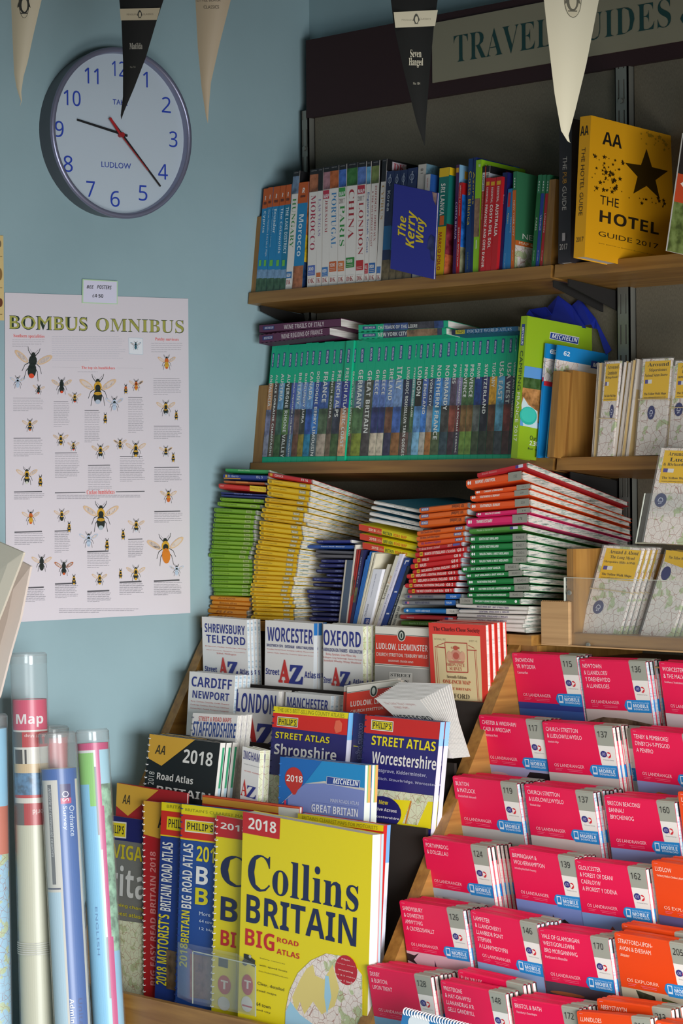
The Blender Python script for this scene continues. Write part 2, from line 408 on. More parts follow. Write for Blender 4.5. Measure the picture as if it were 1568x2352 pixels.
def rough(xb0, xb1, xt0, yt, ttl, t1, lbl, st='b', col=BL_, right=(), sub=None, a=(.3, .72)):
    ops = [('b', yt, yt+46, OR), ('b', yt+46, 620, col), ('b', 620, 640, '6f8fb0~'), ('b', 640, 673, '33563a~'),
           ('H', 'R', yt+17, yt+27, 'f0e8e0', 'z', .4, .6), ('B', yt+31, yt+37, '6b2a10', .25, .75),
           ('T', ttl, yt+52, t1, 'cfe6f2', st, a[0], a[1]), ('B', 598, 612, '6fbf4a', .25, .7)]
    if sub: ops.append(('T', sub[0], yt+50, sub[1], '9fd0ea', 'n', .05, .25))
    sbook(1, xb0, xb1, xt0, yt, lbl, col, ops, .125, right=right)
rough(586.7, 599, 605.8, 434, 'Cyprus', 536, 'blue guide with orange head titled Cyprus, first book on the upper shelf', a=(.3, .85))
rough(599, 610.6, 616.4, 431, 'Dorset, Hampshire & the Isle of Wight', 590, 'thin blue and orange guide titled Dorset, Hampshire & the Isle of Wight', 'n')
rough(610.6, 627, 628.8, 429.3, 'Ecuador', 537, 'blue and orange guide titled Ecuador on the upper shelf', sub=('& the Galapagos Islands', 568), a=(.35, .75))
rough(627, 641.3, 644, 427, 'The Cotswolds', 583, 'blue and orange guide titled The Cotswolds on the upper shelf', a=(.4, .8))
rough(641.3, 655, 656.8, 425, 'THE LAKE DISTRICT', 584, 'blue and orange guide titled THE LAKE DISTRICT on the upper shelf', a=(.3, .8), col='13799f')
def eye(xb0, xb1, xt0, yt, ttl, t0, t1, tc, photo, badge, btxt, lbl, yb0=610, st='S', a=(.22, .78), head=None, right=(), map_=None, depth=.13, sub=None):
    hd = head or '17171a'
    ops = [('b', yt, yt+12, hd), ('b', yt+12, yt+52, photo), ('b', yt+52, 690, 'ebe5de'),
           ('T', 'EYEWITNESS', yt+3, yt+5, 'b0b0b0', 'n', .2, .8, 0), ('B', yt+52, yt+53, 'a8a29a', 0, 1),
           ('T', ttl, t0, t1, tc, st, a[0], a[1])]
    if sub: ops.append(('T', sub, t0+12, t1+12, tc, st, .12, .36))
    if map_: ops += [('B', yt+54, yt+74, map_, .04, .9), ('H', 'MAP', yt+63, yt+72, 'f0f0f0', 'b', .12, .85), ]+([('H', '2017', yt+79, yt+90, '8a7a78', 'S', .1, .85)] if ttl != 'JERUSALEM' else [])
    if badge: ops += [('B', yb0, yb0+23, badge, .05, .88), ('H', btxt, yb0+4, yb0+12, 'f5f0e8', 'b', .12, .7), ('B', yb0+15, yb0+16, 'e8d8d0', .12, .75), ('B', yb0+19, yb0+20, 'e8d8d0', .12, .75)]
    k0 = 638-(xb0-655)*.055+3
    ops += [('B', k0, k0+17, 'efe9e2', .08, .9), ('H', 'DK', k0+3, k0+13, 'a02a24', 's', .15, .82)]
    sbook(1, xb0, xb1, xt0, yt, lbl, 'ebe5de', ops, depth, right=right, back='17171a')
eye(655, 670, 674, 394, 'HUNGARY', 457, 570, '2f8a3a', '6a7f9a~', '3a7ab8', '600', 'white guide with green title HUNGARY and black head on the upper shelf', 625,
    right=[('R', 0, 0, 1, .11, '17171a'), ('R', 0, .11, 1, 1, 'd8d4d0'), ('T', 'DK', .3, .025, .5, .075, '8a4458', 's')])
sbook(1, 671, 694, 686.5, 420, 'thick blue and orange guide titled Morocco beside the white HUNGARY guide', BL_,
      [('b', 420, 468, OR), ('b', 612, 690, 'a8623a~'), ('H', 'R', 433, 445, 'f0e8e0', 'z', .38, .66), ('B', 450, 455, '6b2a10', .25, .75), ('T', 'Morocco', 494, 590, 'dcecf5', 'b', .25, .72)], .13,
      right=[('R', 0, 0, 1, .2, OR), ('R', 0, .2, 1, .5, 'b5602a~'), ('R', 0, .5, 1, .75, 'c9a818~'), ('R', 0, .75, 1, 1, '16305a~')])
eye(705.3, 725.4, 712, 390, 'MOROCCO', 450, 576, 'b0284a', 'a5603a~', '5a72c0', '300', 'white guide with crimson title MOROCCO and black head', 611)
eye(725.8, 737.8, 730.5, 387, 'LAS VEGAS', 458, 543, '8a7ab0', '17171a', 'd0703a', '', 'thin white guide with mauve title LAS VEGAS', 627, a=(.25, .7))
eye(738.8, 755, 743, 384.3, 'JERUSALEM', 461, 535, 'b03a44', 'a07078~', '3f7ec0', '600', 'white guide with red title JERUSALEM beside the blue-lettered PORTUGAL guide', 615, a=(.3, .7), map_='c0304a')
eye(755, 775, 758.5, 381.5, 'PORTUGAL', 443, 570, '3a86c0', 'b05a24~', 'd0622a', '1200', 'white guide with light blue title PORTUGAL', 602)
eye(775, 792.4, 779, 378.6, 'PARIS', 473, 567, '2f8f3a', '3a64b0~', 'd8773a', '1200', 'white guide with green title PARIS and tower photo', 601, map_='3a9a44', a=(.2, .85))
eye(792.4, 816.3, 798, 375.7, 'CHINA', 437, 550, 'a82430', '2f6a2a~', '2f8a38', '1800', 'thick white guide with large red title CHINA', 593, a=(.22, .75))
eye(816.7, 836.4, 822, 373, 'LONDON', 466, 587, 'a82430', '5070b0~', 'c02a2e', '', 'white guide with red title LONDON and audio badge', 599, map_='b8283c')
eye(836.4, 846, 843, 371.5, "England's South Coast", 443, 582, '2a5aa0', '5a9ac0~', 'c83040', 'ALL', "thin white guide with blue title England's South Coast", 606, st='n', a=(.2, .85))
eye(846, 863, 855, 370, 'DORDOGNE, BORDEAUX', 428, 555, 'a84848', '6a7a3a~', '2f6ab0', '800', 'white guide with title DORDOGNE, BORDEAUX and château photo', 605, a=(.5, .8), sub='& THE SOUTHWEST COAST')
eye(863.5, 874.5, 878, 366, 'CYPRUS', 427, 505, 'c89a5a', '17171a', '4a78b8', '', 'tall white guide with ochre title CYPRUS and black head', 613, depth=.17,
    right=[('R', 0, 0, 1, .1, '17171a'), ('R', 0, .1, 1, 1, 'cfd0e0'), ('R', .07, .015, .26, .095, 'd8c8d0'), ('T', 'DK', .09, .025, .24, .08, 'c03a48', 's'), ('T', 'EYEWITNESS', .34, .03, .86, .07, 'd8d8d8', 'S')])
def lp(xb0, xb1, xt0, yt, ttl, lbl):
    sbook(1, xb0, xb1, xt0, yt, lbl, '1d2f5c', [('b', 520, 575, '1d70a8'), ('b', 575, 598, '1d2f5c'), ('b', 598, 660, '6a5a3a~'), ('T', 'lonely planet', yt+8, yt+35, 'c8d0e0', 'b', .42, .62),
          ('E', .5, (22)/265, .3, .035, '1d2f5c'), ('E', .5, 22/265, .26, .03, 'a8b4cc'), ('E', .5, 22/265, .2, .025, '1d2f5c'), ('T', 'lonely', yt+12, yt+30, 'c8d0e0', 'b', .42, .62)]+([('T', ttl, yt+45, yt+92, 'd8dce8', 'b', .3, .68)] if ttl else []), .12)
lp(875, 892.5, 888, 394, 'Korea', 'navy blue guide titled Korea beside the blue card')
lp(892.7, 907.4, 905.5, 393, '', 'navy blue guide just right of the Korea guide, behind the blue card')
lp(907.6, 922.8, 920.7, 391, '', 'second navy blue guide right of the Korea guide, behind the blue card')
lp(923, 944, 937, 387, '', 'third and thickest navy blue guide right of the Korea guide')
sbook(1, 945.5, 964, 960.7, 378.5, 'tall cream-spined guide lettered B I, behind the blue card', 'c9c2b8', [('T', 'B I', 389, 400, '55504a', 'n', .35, .65)], .14,
      right=[('R', 0, 0, 1, .12, '5a7f90~'), ('R', 0, .12, 1, 1, '24549a')], back='24549a')
sbook(1, 964.5, 976, 977, 401, 'small white-spined guide with a red emblem and blue cover', 'd6d0ca', [('T', 'lonely planet', 410, 432, 'c04848', 'n', .35, .65)], .11, right=[('R', 0, 0, 1, 1, '2a5fae')], prot=.004)
sbook(1, 996, 1018.5, 1009.7, 387, 'teal and yellow guide titled SRI LANKA', '14776c', [('b', 387, 407.6, 'e8c018'), ('b', 522, 650, 'e8c018'), ('T', 'SRI LANKA', 423, 496, 'e8e8e0', 'b', .25, .7),
      ('B', 497, 519, 'd8703a', .3, .75), ('T', 'MARCO POLO', 535, 622, 'b5402a', 'b', .28, .62)], .115,
      right=[('R', 0, 0, 1, .07, 'e8c018'), ('R', 0, .07, 1, .52, '14776c'), ('R', 0, .52, 1, .8, '8a2a3a~'), ('R', 0, .8, 1, 1, 'c8623a~')])
sbook(1, 1038.5, 1046, 1047.5, 379, 'purple-spined guide titled COSTA BRAVA, right of the teal guide', '4a2258', [('B', 386, 397, 'd8a020', .1, .9), ('T', 'COSTA BRAVA', 465, 550, 'c8b8d8', 'b', .3, .8)], .12,
      right=[('R', 0, 0, 1, 1, '86b8d8'), ('R', .1, .05, .3, .12, 'd8a020'), ('R', 0, .2, 1, 1, 'c02a28')])
sbook(1, 1046, 1054, 1054, 420, 'red walking guide titled Camino de Santiago', 'c01c20', [('T', 'Camino de Santiago', 426, 496, 'e8d8d0', 'z', .3, .65, -90), ('T', 'WALKING GUIDE', 523, 613, 'e8d8d0', 'b', .35, .65, -90)], .11,
      right=[('R', 0, 0, 1, .13, 'b81c20'), ('R', 0, .13, 1, .7, '1f6ac0~'), ('R', 0, .7, 1, 1, '8a8a6a~'), ('T', 'C', .2, .08, .5, .16, 'e8e8e8', 'z')])
sbook(1, 1066.5, 1078, 1076, 365, 'tall dark blue guide titled Costa Blanca', '123a70', [('T', 'Costa Blanca', 394, 518, 'c8b040', 'n', .2, .8), ('T', 'SUNFLOWER', 580, 620, '7a8a50', 'n', .4, .65)], .16)
sbook(1, 1078, 1085, 1086, 362, 'tall dark blue guide titled Azores with a sunflower on its cover', '142a5c', [('T', 'Azores', 395, 470, 'c8b040', 'n', .2, .85)], .17,
      right=[('R', 0, 0, 1, 1, '1a2a70'), ('R', .5, .0, .62, .12, '2a5aa8'), ('P', [(.62, .02), (.8, .0), (1, .03), (1, .2), (.7, .13)], 'e0a818'), ('E', .88, .13, .1, .05, '2a1a10')])
sbook(1, 1085, 1097.5, 1093, 368, 'tall lime green walking map with a hiker symbol', '8fc51e', [('b', 457, 545, '8a6a50~'), ('H', 'l', 552, 572, 'e8e8e0', 'b', .45, .6), ('T', '160', 378, 385, 'e8f0d0', 'b', .5, .9, 0)], .15,
      right=[('R', 0, 0, 1, 1, '8fc51e'), ('T', '160', .05, .035, .2, .06, 'dfe8b8', 'b')])
sbook(1, 1098, 1104, 1109, 383, 'white and red pocket guide titled SINGAPORE', 'c8402a', [('b', 383, 397, '151518'), ('b', 397, 440, 'd6d2ca'), ('T', 'TOP10', 400, 437, '2a4a78', 'b', .2, .75), ('T', 'SINGAPORE', 443, 505, 'e89a8a', 'n', .2, .7)], .1)
sbook(1, 1104.5, 1113, 1117, 381.5, 'white-spined pocket guide with black head behind the red guides', 'd0ccc4', [('b', 381, 396, '151518'), ('T', 'TOP10', 398, 420, '2a2a30', 'b', .2, .75)], .14,
      right=[('R', 0, 0, 1, .07, '17171a'), ('R', 0, .07, 1, 1, 'b8bcc8'), ('T', 'DK', .25, .02, .45, .08, 'd04858', 's')])
def red(xb0, xb1, xt0, yt, ttl, t1, lbl):
    sbook(1, xb0, xb1, xt0, yt, lbl, 'c01a22', [('B', yt+9, yt+18, 'd8a020', .15, .85), ('T', 'ESSENTIAL', yt+22, yt+58, 'e8d8d0', 'b', .3, .65), ('T', ttl, yt+62, t1, 'f0e8e0', 'b', .24, .76)], .09, prot=.006)
red(1102, 1113, 1116, 409, 'PROVENCE AND COTE D’AZUR', 615, 'red guide titled PROVENCE AND COTE D’AZUR')
red(1113.4, 1125.8, 1126.5, 409, 'COSTA DEL SOL', 571, 'red guide titled COSTA DEL SOL')
red(1126.2, 1139.5, 1139.8, 407, 'AUSTRALIA', 543, 'red guide titled AUSTRALIA')
sbook(1, 1140.5, 1152, 1154, 397, 'dark navy guide titled Beirut', '12205a', [('T', 'Beirut', 448, 470, 'c8c8d8', 'n', .35, .65)], .12, right=[('R', 0, 0, 1, 1, '1a1f68'), ('T', 'Del', .3, .03, .8, .16, 'e0e0e8', 'n', 90)])
sbook(1, 1153, 1162.5, 1166.5, 434, 'small blue pocket guide titled Egypt', '2478b4', [('B', 443, 476, 'c02a34', .2, .8), ('T', 'Egypt', 490, 515, 'e0d8a0', 'n', .35, .7), ('T', 'pocket guide', 583, 618, 'b8d8e8', 'n', .4, .6)], .09)
sbook(1, 1163, 1171.5, 1172, 440, 'small blue pocket guide between the Egypt and NEW YORK CITY guides', '2478b4', [('T', 'Hong Kong', 500, 535, 'd8e0e8', 'n', .35, .7)], .09)
def gr(xb0, xb1, xt0, yt, ttl, t0, t1, c, lbl, right=()):
    sbook(1, xb0, xb1, xt0, yt, lbl, '2f7d54', [('b', yt+43, 650, c), ('T', '....', yt+14, yt+38, 'e8f0e8', 'B', .4, .65), ('T', ttl, t0, t1, 'dfe0d8', 'n', .3, .7), ('T', 'guide', 575, 600, 'dfe0d8', 'n', .4, .6)], .105, right=right)
gr(1172.7, 1181, 1178.5, 394.5, 'NEW YORK CITY', 461, 543, 'd0681c', 'green pocket guide with orange spine titled NEW YORK CITY',
   [('R', 0, 0, 1, 1, '3a7f58'), ('R', 0, .7, 1, .75, 'd0682a'), ('T', 'MAP & GUIDE', .08, .708, .75, .735, 'f0e0c8', 'n'), ('R', 0, .75, 1, 1, 'x:map'),
    ('T', 'NEW YORK', .15, .62, 1.1, .675, 'e8e8e0', 'n'), ('P', [(.55, .4), (.85, .36), (1, .38), (1, .47), (.7, .52), (.55, .48)], 'd89a1c'), ('E', .68, .52, .1, .03, '1a1a1a'), ('R', .6, .37, .8, .4, '5a7a9a')])
gr(1220, 1228.3, 1235.5, 402, 'PARIS', 501, 530, '1c6a34', 'thin green guide titled PARIS at the right of the upper shelf')
gr(1229.5, 1237.5, 1245.6, 402, 'VENICE', 494, 530, '24409a', 'thin green and blue guide titled VENICE at the right of the upper shelf')
gr(1239, 1246, 1256, 402, 'LONDON', 491, 534, 'b01e24', 'thin green and red guide titled LONDON beside the wooden bookend')
bookend(1, 575.5, 586.3, 590.5, 498, .11, 'wooden bookend left of the blue and orange guides')
bookend(1, 1246.8, 1264, 1259.5, 413, .1, 'wooden bookend at the right end of the upper left shelf')
# right bay of the upper shelf
sbook(1, 1281, 1309.5, 1285, 275.5, 'dark grey book titled THE PUB GUIDE 2017', '2f2a2e', [('T', 'THE', 362, 392, 'd8d0c8', 'n', .3, .64), ('T', 'PUB', 398, 424, 'd89a30', 'n', .3, .64), ('T', 'GUIDE', 430, 485, 'd8d0c8', 'n', .3, .64),
      ('B', 537, 555, 'b8b0b0', .33, .58), ('B', 540, 550, '2f2a2e', .62, .66), ('H', '2017', 562, 575, 'd8d0c8', 'n', .14, .78)], .17, prot=.02)
st = [('r', 1, 1, 1, 1, 'x')]
def star(cx, cy, r, m, sq=1.0):
    return ('p', [(cx+r*(1 if i % 2 == 0 else .42)*math.sin(i*math.pi/5)*sq, cy-r*(1 if i % 2 == 0 else .42)*math.cos(i*math.pi/5)+r*.19*(1 if i % 2 == 0 else .42)*math.sin(i*math.pi/5)*sq) for i in range(10)], m)
G1, G2 = '33240cg', 'a8851ag'
ho = [star(1484, 402, 60, '3a2a08g', .86), ('t', 'AA', 1384, 301, 1427, 342, '17140f', 'b'), ('t', 'THE', 1378, 448, 1420, 478, '2a2010', 'n'), ('t', 'HOTEL', 1377, 482, 1512, 540, '2a2010', 'b'),
      ('t', 'GUIDE 2017', 1374, 530, 1511, 572, '2a2010', 'n'), ('t', '50th Edition of Britain’s Bestselling Hotel Guide', 1374, 559, 1530, 591, '33280f', 'n')]
for i in range(190):
    t = R_.random(); x = 1352+t*150+R_.random()*30; y = 352+R_.random()*120+(t*20)
    if (1432 < x < 1530 and 345 < y < 470) or y > 438 or x > 1500: continue
    ho.append(star(x, y+.1*(x-1352), R_.choice([2, 2, 3, 4, 6]), G1, .9))
for i in range(60):
    x = 1465+R_.random()*85; y = 300+R_.random()*90
    if (x-1484)**2+(y-402)**2 < 70**2: continue
    ho.append(star(x, y, R_.choice([2, 3, 4, 6]), G2, .9))
for i in range(22):
    x = 1440+R_.random()*90; y = 452+R_.random()*26;
    if x < 1512 and y > 470: continue
    ho.append(star(x, y, R_.choice([2, 3, 5]), G1, .9))
sbook(1, 1316.5, 1342, 1332, 268.5, 'thick gold hotel guide 2017 with a large dark star', 'e6a50f', [('H', 'AA', 291, 313, '17140f', 'b', .1, .85), ('T', 'THE HOTEL GUIDE', 341, 497, '3a2c10', 'n', .3, .64), ('H', '2017', 546, 557, '3a2c10', 'n', .2, .85)],
      .207, prot=.082, right=ho)
sbook(1, 1528, 1531, 1566, 306, 'photo-covered guide right of the thick gold book, cut by the frame', 'e0dcd4', (), .2, prot=.06,
      right=[('R', 0, 0, 1, .34, '2a2422'), ('R', 0, .34, 1, .58, 'c84a24'), ('T', 'C', .04, .38, .3, .46, 'f0e0d0', 'n'), ('R', 0, .58, 1, 1, '6a7a40~')])
# the blue card in front of the navy guides
def panelthing(name, lbl, cat, TLp, TRp, BLp, q, thick, mat, ops, lean=0, edge='x:pages', parts=('cover', 'page_block'), h=None, group=None, rops=(), z=None, back=True, lw=None):
    P0 = onax(TLp[0], TLp[1], 1, -q); n = Vector((0, -math.cos(lean), math.sin(lean)))
    A, B, C = (onpl(p[0], p[1], P0, n) for p in (TLp, TRp, BLp))
    V = C-A
    if h: V = V.normalized()*h
    D = -n*thick; c = boxcell(A, B-A, V, D)
    root = thing(name, lbl, cat, c.base(), group)
    e = min(.0006/thick, .3)
    mb = MB(); c.sub(mb, 0, 1, 0, e, 0, 1, mat)
    if back: c.sub(mb, 0, 1, 1-e, 1, 0, 1, mat)
    if lw: c.sub(mb, 0, .0008/(B-A).length, 0, 1, 0, 1, lw)
    art(mb, c.face('front'), ops); mb.build(parts[0], root)
    mb = MB(); rr = .0015/(B-A).length
    c.sub(mb, rr, 1-rr, e, 1-e, .002, .998, edge)
    if rops:
        R = Cell(c.pt(0, 0, 0), c.pt(1, 0, 0), c.pt(1, 0, 1), c.pt(0, 0, 1), c.pt(0, 1, 0), c.pt(1, 1, 0), c.pt(1, 1, 1), c.pt(0, 1, 1)).face('right')
        art(mb, R, rops, 0)
    mb.build(parts[1], root)
    return root, c
panelthing('guidebook', 'blue booklet titled The Kerry Way, turned on its side in front of the navy guides', 'book', (905, 422), (1005, 443), (896, 617), .166, .004, '242a92',
   [('T', 'The', .13, .355, .32, .59, 'e8cc10', 'z', -90), ('T', 'Kerry', .33, .27, .59, .70, 'e8cc10', 'z', -90), ('T', 'Way', .555, .325, .79, .615, 'e8cc10', 'z', -90),
    ('p', [(993, 441), (1004, 444), (1002, 473), (996, 460)], '9a7a70~'), ('p', [(984, 550), (990, 538), (998, 545), (997, 600), (990, 595), (988, 575), (981, 570)], '1a2260~')])
# ---------------------------------------------------------------- middle shelf: green-spined guides
G = '06b285'
GUIDES = [('ANDALUCIA', 625, 861, 934, ['c08a60', '7a7a9a', '8a8a9c'], .5), ('ALSACE LORRAINE CHAMPAGNE', 636.4, 861, 1048, ['4a3a34', '6a4038', '5a4a34'], .36), ('AUSTRIA', 649.4, 859, 922, ['6a9ac0', '3a5a4a', '3a5a28'], .5),
 ('AUVERGNE RHONE VALLEY', 663, 860, 1051, ['2a3024', '5a7a3a', '3a3424'], .48), ('BORDEAUX AQUITAINE & THE BASQUE COUNTRY', 678.2, 861, 1050, ['4a5aa8', '5a5a80', '4a6a88'], .3), ('BRITTANY', 690.2, 857, 930, ['7aa0cc', '6a5048', '6a4028'], .5),
 ('BURGUNDY JURA', 703.2, 858, 973, ['6a8ac0', '3a3a30', '8a7a18'], .5), ('CANADA', 715.8, 855, 919, ['6a9ad0', '2a50a0', '1a7aa0'], .5), ('DORDOGNE BERRY LIMOUSIN', 730.3, 854, 1047, ['2a4a9a', '3a78c0', '4a5a60'], .44), ('FRANCE', 745.5, 855, 925, ['3a5a9a', '4a6040', 'a89a88'], .5),
 ('FRENCH RIVIERA', 765.6, 853, 961, ['3a4a2a', '4a4038', '6a5a44'], .4), ('FRENCH ALPS', 777.6, 852, 958, ['5a70b8', '2a3040', '3a5a24'], .5), ('FRENCH ATLANTIC COAST', 795, 846, 1027, ['2a3a90', 'c0906c', 'c89a70'], .44),
 ('GRAND TOUR OF SWITZERLAND', 812.7, 853, 1001, ['4a8a78', '5a7040', '5a4a2a'], .34), ('GERMANY', 824.6, 850, 941, ['5a7088', '4a7040', '7a8a1c'], .5), ('GREAT BRITAIN', 846.3, 852, 995, ['4a4c38', '4a4a44', '403c38'], .5),
 ('GREECE', 865.9, 850, 907, ['5a78b8', '22306a', 'c8bca4'], .5), ('GREECE', 882.1, 850, 907, ['5a78b8', '22306a', 'c8bca4'], .5), ('IRELAND', 897.2, 847, 920, ['6a8ac0', '6a4428', '2a2a48'], .5), ('ITALY', 914.4, 843, 896, ['7a9ac8', '3a60a8', '8a5c2a'], .6),
 ('LANGUEDOC ROUSSILLON TARN GORGES', 934, 844, 1047, ['1e2a4a', '243018', '5a4238'], .34), ('PYRENEES ROUSSILLON', 954.6, 845, 957, ['5a9a98', '4a6a40', '4a5a5a'], .5), ('LONDON', 962.6, 843, 910, ['202418', '5a90c8', '7ab0d0'], .6), ('NEW ENGLAND', 978.7, 844, 952, ['4a68b0', '3a7ac8', 'b0aca0'], .5),
 ('NEW YORK CITY', 992, 840, 934, ['3a4260', '8a8a8c', 'a0682a'], .42), ('NORTHERN FRANCE', 1005.8, 840, 1010, ['3a80c8', '3a98c8', '4a5a34'], .5), ('NORMANDY', 1024.6, 840, 943, ['5a88b8', '3a3a34', '284048'], .5), ('PARIS', 1043, 838, 882, ['5a4a5c', '8a4430', '3a2028'], .5),
 ('POITOU-CHARENTES, LA ROCHELLE & COGNAC', 1058, 838, 1040, ['8a80a8', '6a2a2a', '3a3040'], .36), ('PROVENCE', 1070, 838, 913, ['4a6a3a', '7a5a2a', '6a8a30'], .6), ('PROVENCE', 1083, 838, 913, ['4a6a3a', '7a5a2a', '6a8a30'], .6), ('ROME', 1097.6, 835, 871, ['1a3c80', '5a605a', '3a4a28'], .45),
 ('SWITZERLAND', 1113.7, 837, 951, ['2a2c60', '101420', '243018'], .42), ('TUSCANY', 1132, 833, 890, ['d8a02a', '5a3418', '3a3014'], .45), ('USA EAST', 1149, 831, 919, ['5aa8d0', '5a9cb8', '3a4448'], .55), ('USA WEST', 1167, 834, 927, ['4a3c58', '7a2c1c', '4a2418'], .55), ('VENICE AND THE VENETO', 1184, 832, 959, ['2a3a40', '4a2c20', '1a1814'], .6)]
xe = [g[1] for g in GUIDES]+[1190.5]
seen = {}
for i, (tt, xt, y0, y1, cols, tw) in enumerate(GUIDES):
    dx = 24-6.3*i/37; x0, x1 = xt-dx, xe[i+1]-dx; x1 = min(x1, xt-dx+(xe[i+1]-xt))
    yt = 794-(xt-625)*.0634+R_.uniform(-1.3, 1.3); pr = 0
    if tt == 'FRENCH ATLANTIC COAST': pr = .004; yt -= 1.5
    pb = 881-(xt-625)*.0304; pe = 1050-(xt-625)*.012
    hh = pe-pb
    ops = [('b', pb, pb+hh*.36, cols[0]+'~'), ('b', pb+hh*.36, pb+hh*.7, cols[1]+'~'), ('b', pb+hh*.7, pe, cols[2]+'~'),
           ('B', yt+19, yt+51, '233a86', .32, .64), ('T', 'MICHELIN', yt+21, yt+49, 'd8dce8', 'z', .37, .59), ('T', tt, y0, y1, 'dfe2dc', 'b', .5-tw/2, .5+tw/2), ('b', pe-.5, pe, '04604a')]
    if x1-x0 < 10: ops[3] = ('B', yt+19, yt+45, '233a86', .35, .65)
    seen[tt] = seen.get(tt, 0)+1
    lbl = 'green-spined guide titled %s on the middle shelf' % tt
    if tt in ('GREECE', 'PROVENCE'): lbl = '%s of the two green-spined guides titled %s' % ('left' if seen[tt] == 1 else 'right', tt)
    sbook(2, x0, x1, xt, yt, lbl, G, ops, .12, prot=pr, group='green-spined guides on the middle shelf')
bookend(2, 578, 600.5, 592.5, 886, .12, 'wooden bookend left of the green-spined guides')
cam_ops = [('t', 'MICHELIN', 1266, 767, 1328, 787, 'e8e8f0', 'z'), ('r', 1215, 841, 1262, 962, '5a90c8')]
cam_ops = [('p', [(1263, 762), (1329.5, 775), (1327, 792), (1261, 778)], 'e0e2e0'), ('p', [(1264, 764), (1328, 776.5), (1326, 790.5), (1262, 777)], '25408f'), ('t', 'MICHELIN', 1267, 766, 1325, 787, 'eef0f4', 'z'),
   ('p', [(1204, 840), (1300, 856), (1290, 992), (1193, 977)], '5f9ad8'), ('p', [(1201, 866), (1300, 880), (1296, 935), (1197, 925)], '3c5a2a~'), ('p', [(1199, 890), (1300, 905), (1292, 990), (1194, 960)], 'b8824a~'),
   ('p', [(1194.5, 930), (1201, 912), (1212, 930), (1233, 945), (1233, 985), (1200, 978)], 'c8dce0'), ('e', 1212, 955, 20, 21, '2fb5a2'), ('e', 1212, 953, 17, 17, '3fc4b0'),
   ('t', 'Our', 1216, 1000, 1230, 1013, '33402a', 'n'), ('t', '2,300', 1215, 1012, 1239, 1028, 'f4f4ec', 'b'), ('t', 'for every', 1211, 1027, 1250, 1040, '33402a', 'n')]
sbook(2, 1172.5, 1187.5, 1196.5, 726.5, 'lime green camping France 2017 guide, tallest book on the middle shelf', '94b81c',
      [('B', 745, 794, '2a3f8c', .25, .72), ('T', 'MICHELIN', 752, 792, 'e8e8f0', 'z', .33, .62), ('T', 'CAMPING', 806, 897, '233c2c', 'n', .28, .76), ('T', 'FRANCE 2017', 902, 1014, 'eef0e0', 'n', .28, .76)], .176, right=cam_ops, prot=.05)
def blue62(xb0, xb1, xt0, yt, lbl, prot, depth, extra=()):
    sbook(2, xb0, xb1, xt0, yt, lbl, '1c8fd6g', [('b', yt+33, yt+78, 'x:map'), ('b', yt+78, yt+88, 'd02a34'), ('b', yt+88, 1060, '1c8fd6g')], depth, prot=prot,
          right=[('R', 0, 0, 1, .13, '1c86c8g'), ('R', 0, .13, 1, .33, 'x:map'), ('R', .35, .13, 1, .33, 'dde0e4'), ('R', 0, .33, 1, 1, '1c86c8g'), ('T', '62', .1, .045, .2, .085, 'e8f0f8', 'b'),
                 ('R', .55, .085, 1, .15, '2a4596'), ('T', 'MICHELIN', .58, .1, .95, .137, 'e8f0f8', 'z')]+list(extra), name='folded_map', cat='map')
blue62(1231.5, 1235, 1251, 788.5, 'blue folded city map numbered 62, left of its twin', .014, .14, [('E', .27, .78, .09, .024, 'c82a34'), ('E', .27, .86, .09, .024, 'c82a34'), ('E', .27, .94, .09, .024, 'c82a34'), ('T', '62', .06, .045, .18, .085, 'e8f0f8', 'b'), ('R', 0, .33, .35, .37, 'd02a34')])
blue62(1251.5, 1254.5, 1278, 792, 'blue folded city map numbered 62 with MICHELIN box, right of its twin', .013, .14)
bookend(2, 1256, 1271.5, 1270.5, 852.5, .11, 'wooden bookend at the right end of the middle left shelf', .024)
bookend(2, 1284, 1301.5, 1298.5, 851, .125, 'wooden bookend at the left end of the middle right shelf')
# books lying on the guides
def lie(name, lbl, cat, TLp, TRp, t_px, q, depth, drop, cover, ops=(), edge='x:pagesh', tb=None, group=None, rnd=False, top=None, skew=0.):
    """a book or folded map lying flat: front edge (spine) measured in pixels on the plane Y=-q; its back edge lies lower by drop"""
    A = onax(TLp[0], TLp[1], 1, -q); B = onax(TRp[0], TRp[1], 1, -q); C = onax(TLp[0], TLp[1]+t_px, 1, -q)
    t = A.z-C.z; C = Vector((A.x, A.y, A.z-t)); E = Vector((B.x, B.y, B.z-t)); tb = t if tb is None else tb
    D = Vector((skew, depth, -drop)); up = Vector((0, 0, 1))
    c = Cell(A, B, E, C, A+D, B+D, B+D-up*tb, A+D-up*tb)
    root = thing(name, lbl, cat, c.base(), group)
    mb = MB(); s = .0035/depth
    if rnd:
        pr = [(s, 0), (.0, .22), (.0, .8), (s, 1)]
    else: pr = [(0.0, 0), (0, 1)]
    for i in range(len(pr)-1):
        (b0, c0), (b1, c1) = pr[i], pr[i+1]
        mb.poly([c.pt(0, b0, c0), c.pt(0, b1, c1), c.pt(1, b1, c1), c.pt(1, b0, c0)], cover)
    k = pr[0][0]
    c.sub(mb, 0, 1, k, 1, 0, .06, top or cover); c.sub(mb, 0, 1, k, 1, .94, 1, cover)
    f = Face(c.pt(0, 0, 0), c.pt(1, 0, 0)-c.pt(0, 0, 0), c.pt(0, 0, 1)-c.pt(0, 0, 0))
    art(mb, f, ops, .0002, .00004); mb.build('cover', root)
    mb = MB(); c.sub(mb, .002, .997, max(k, .0015), .985, .06, .94, edge)
    mb.build('folded_sheets' if cat == 'map' else 'page_block', root)
    return root
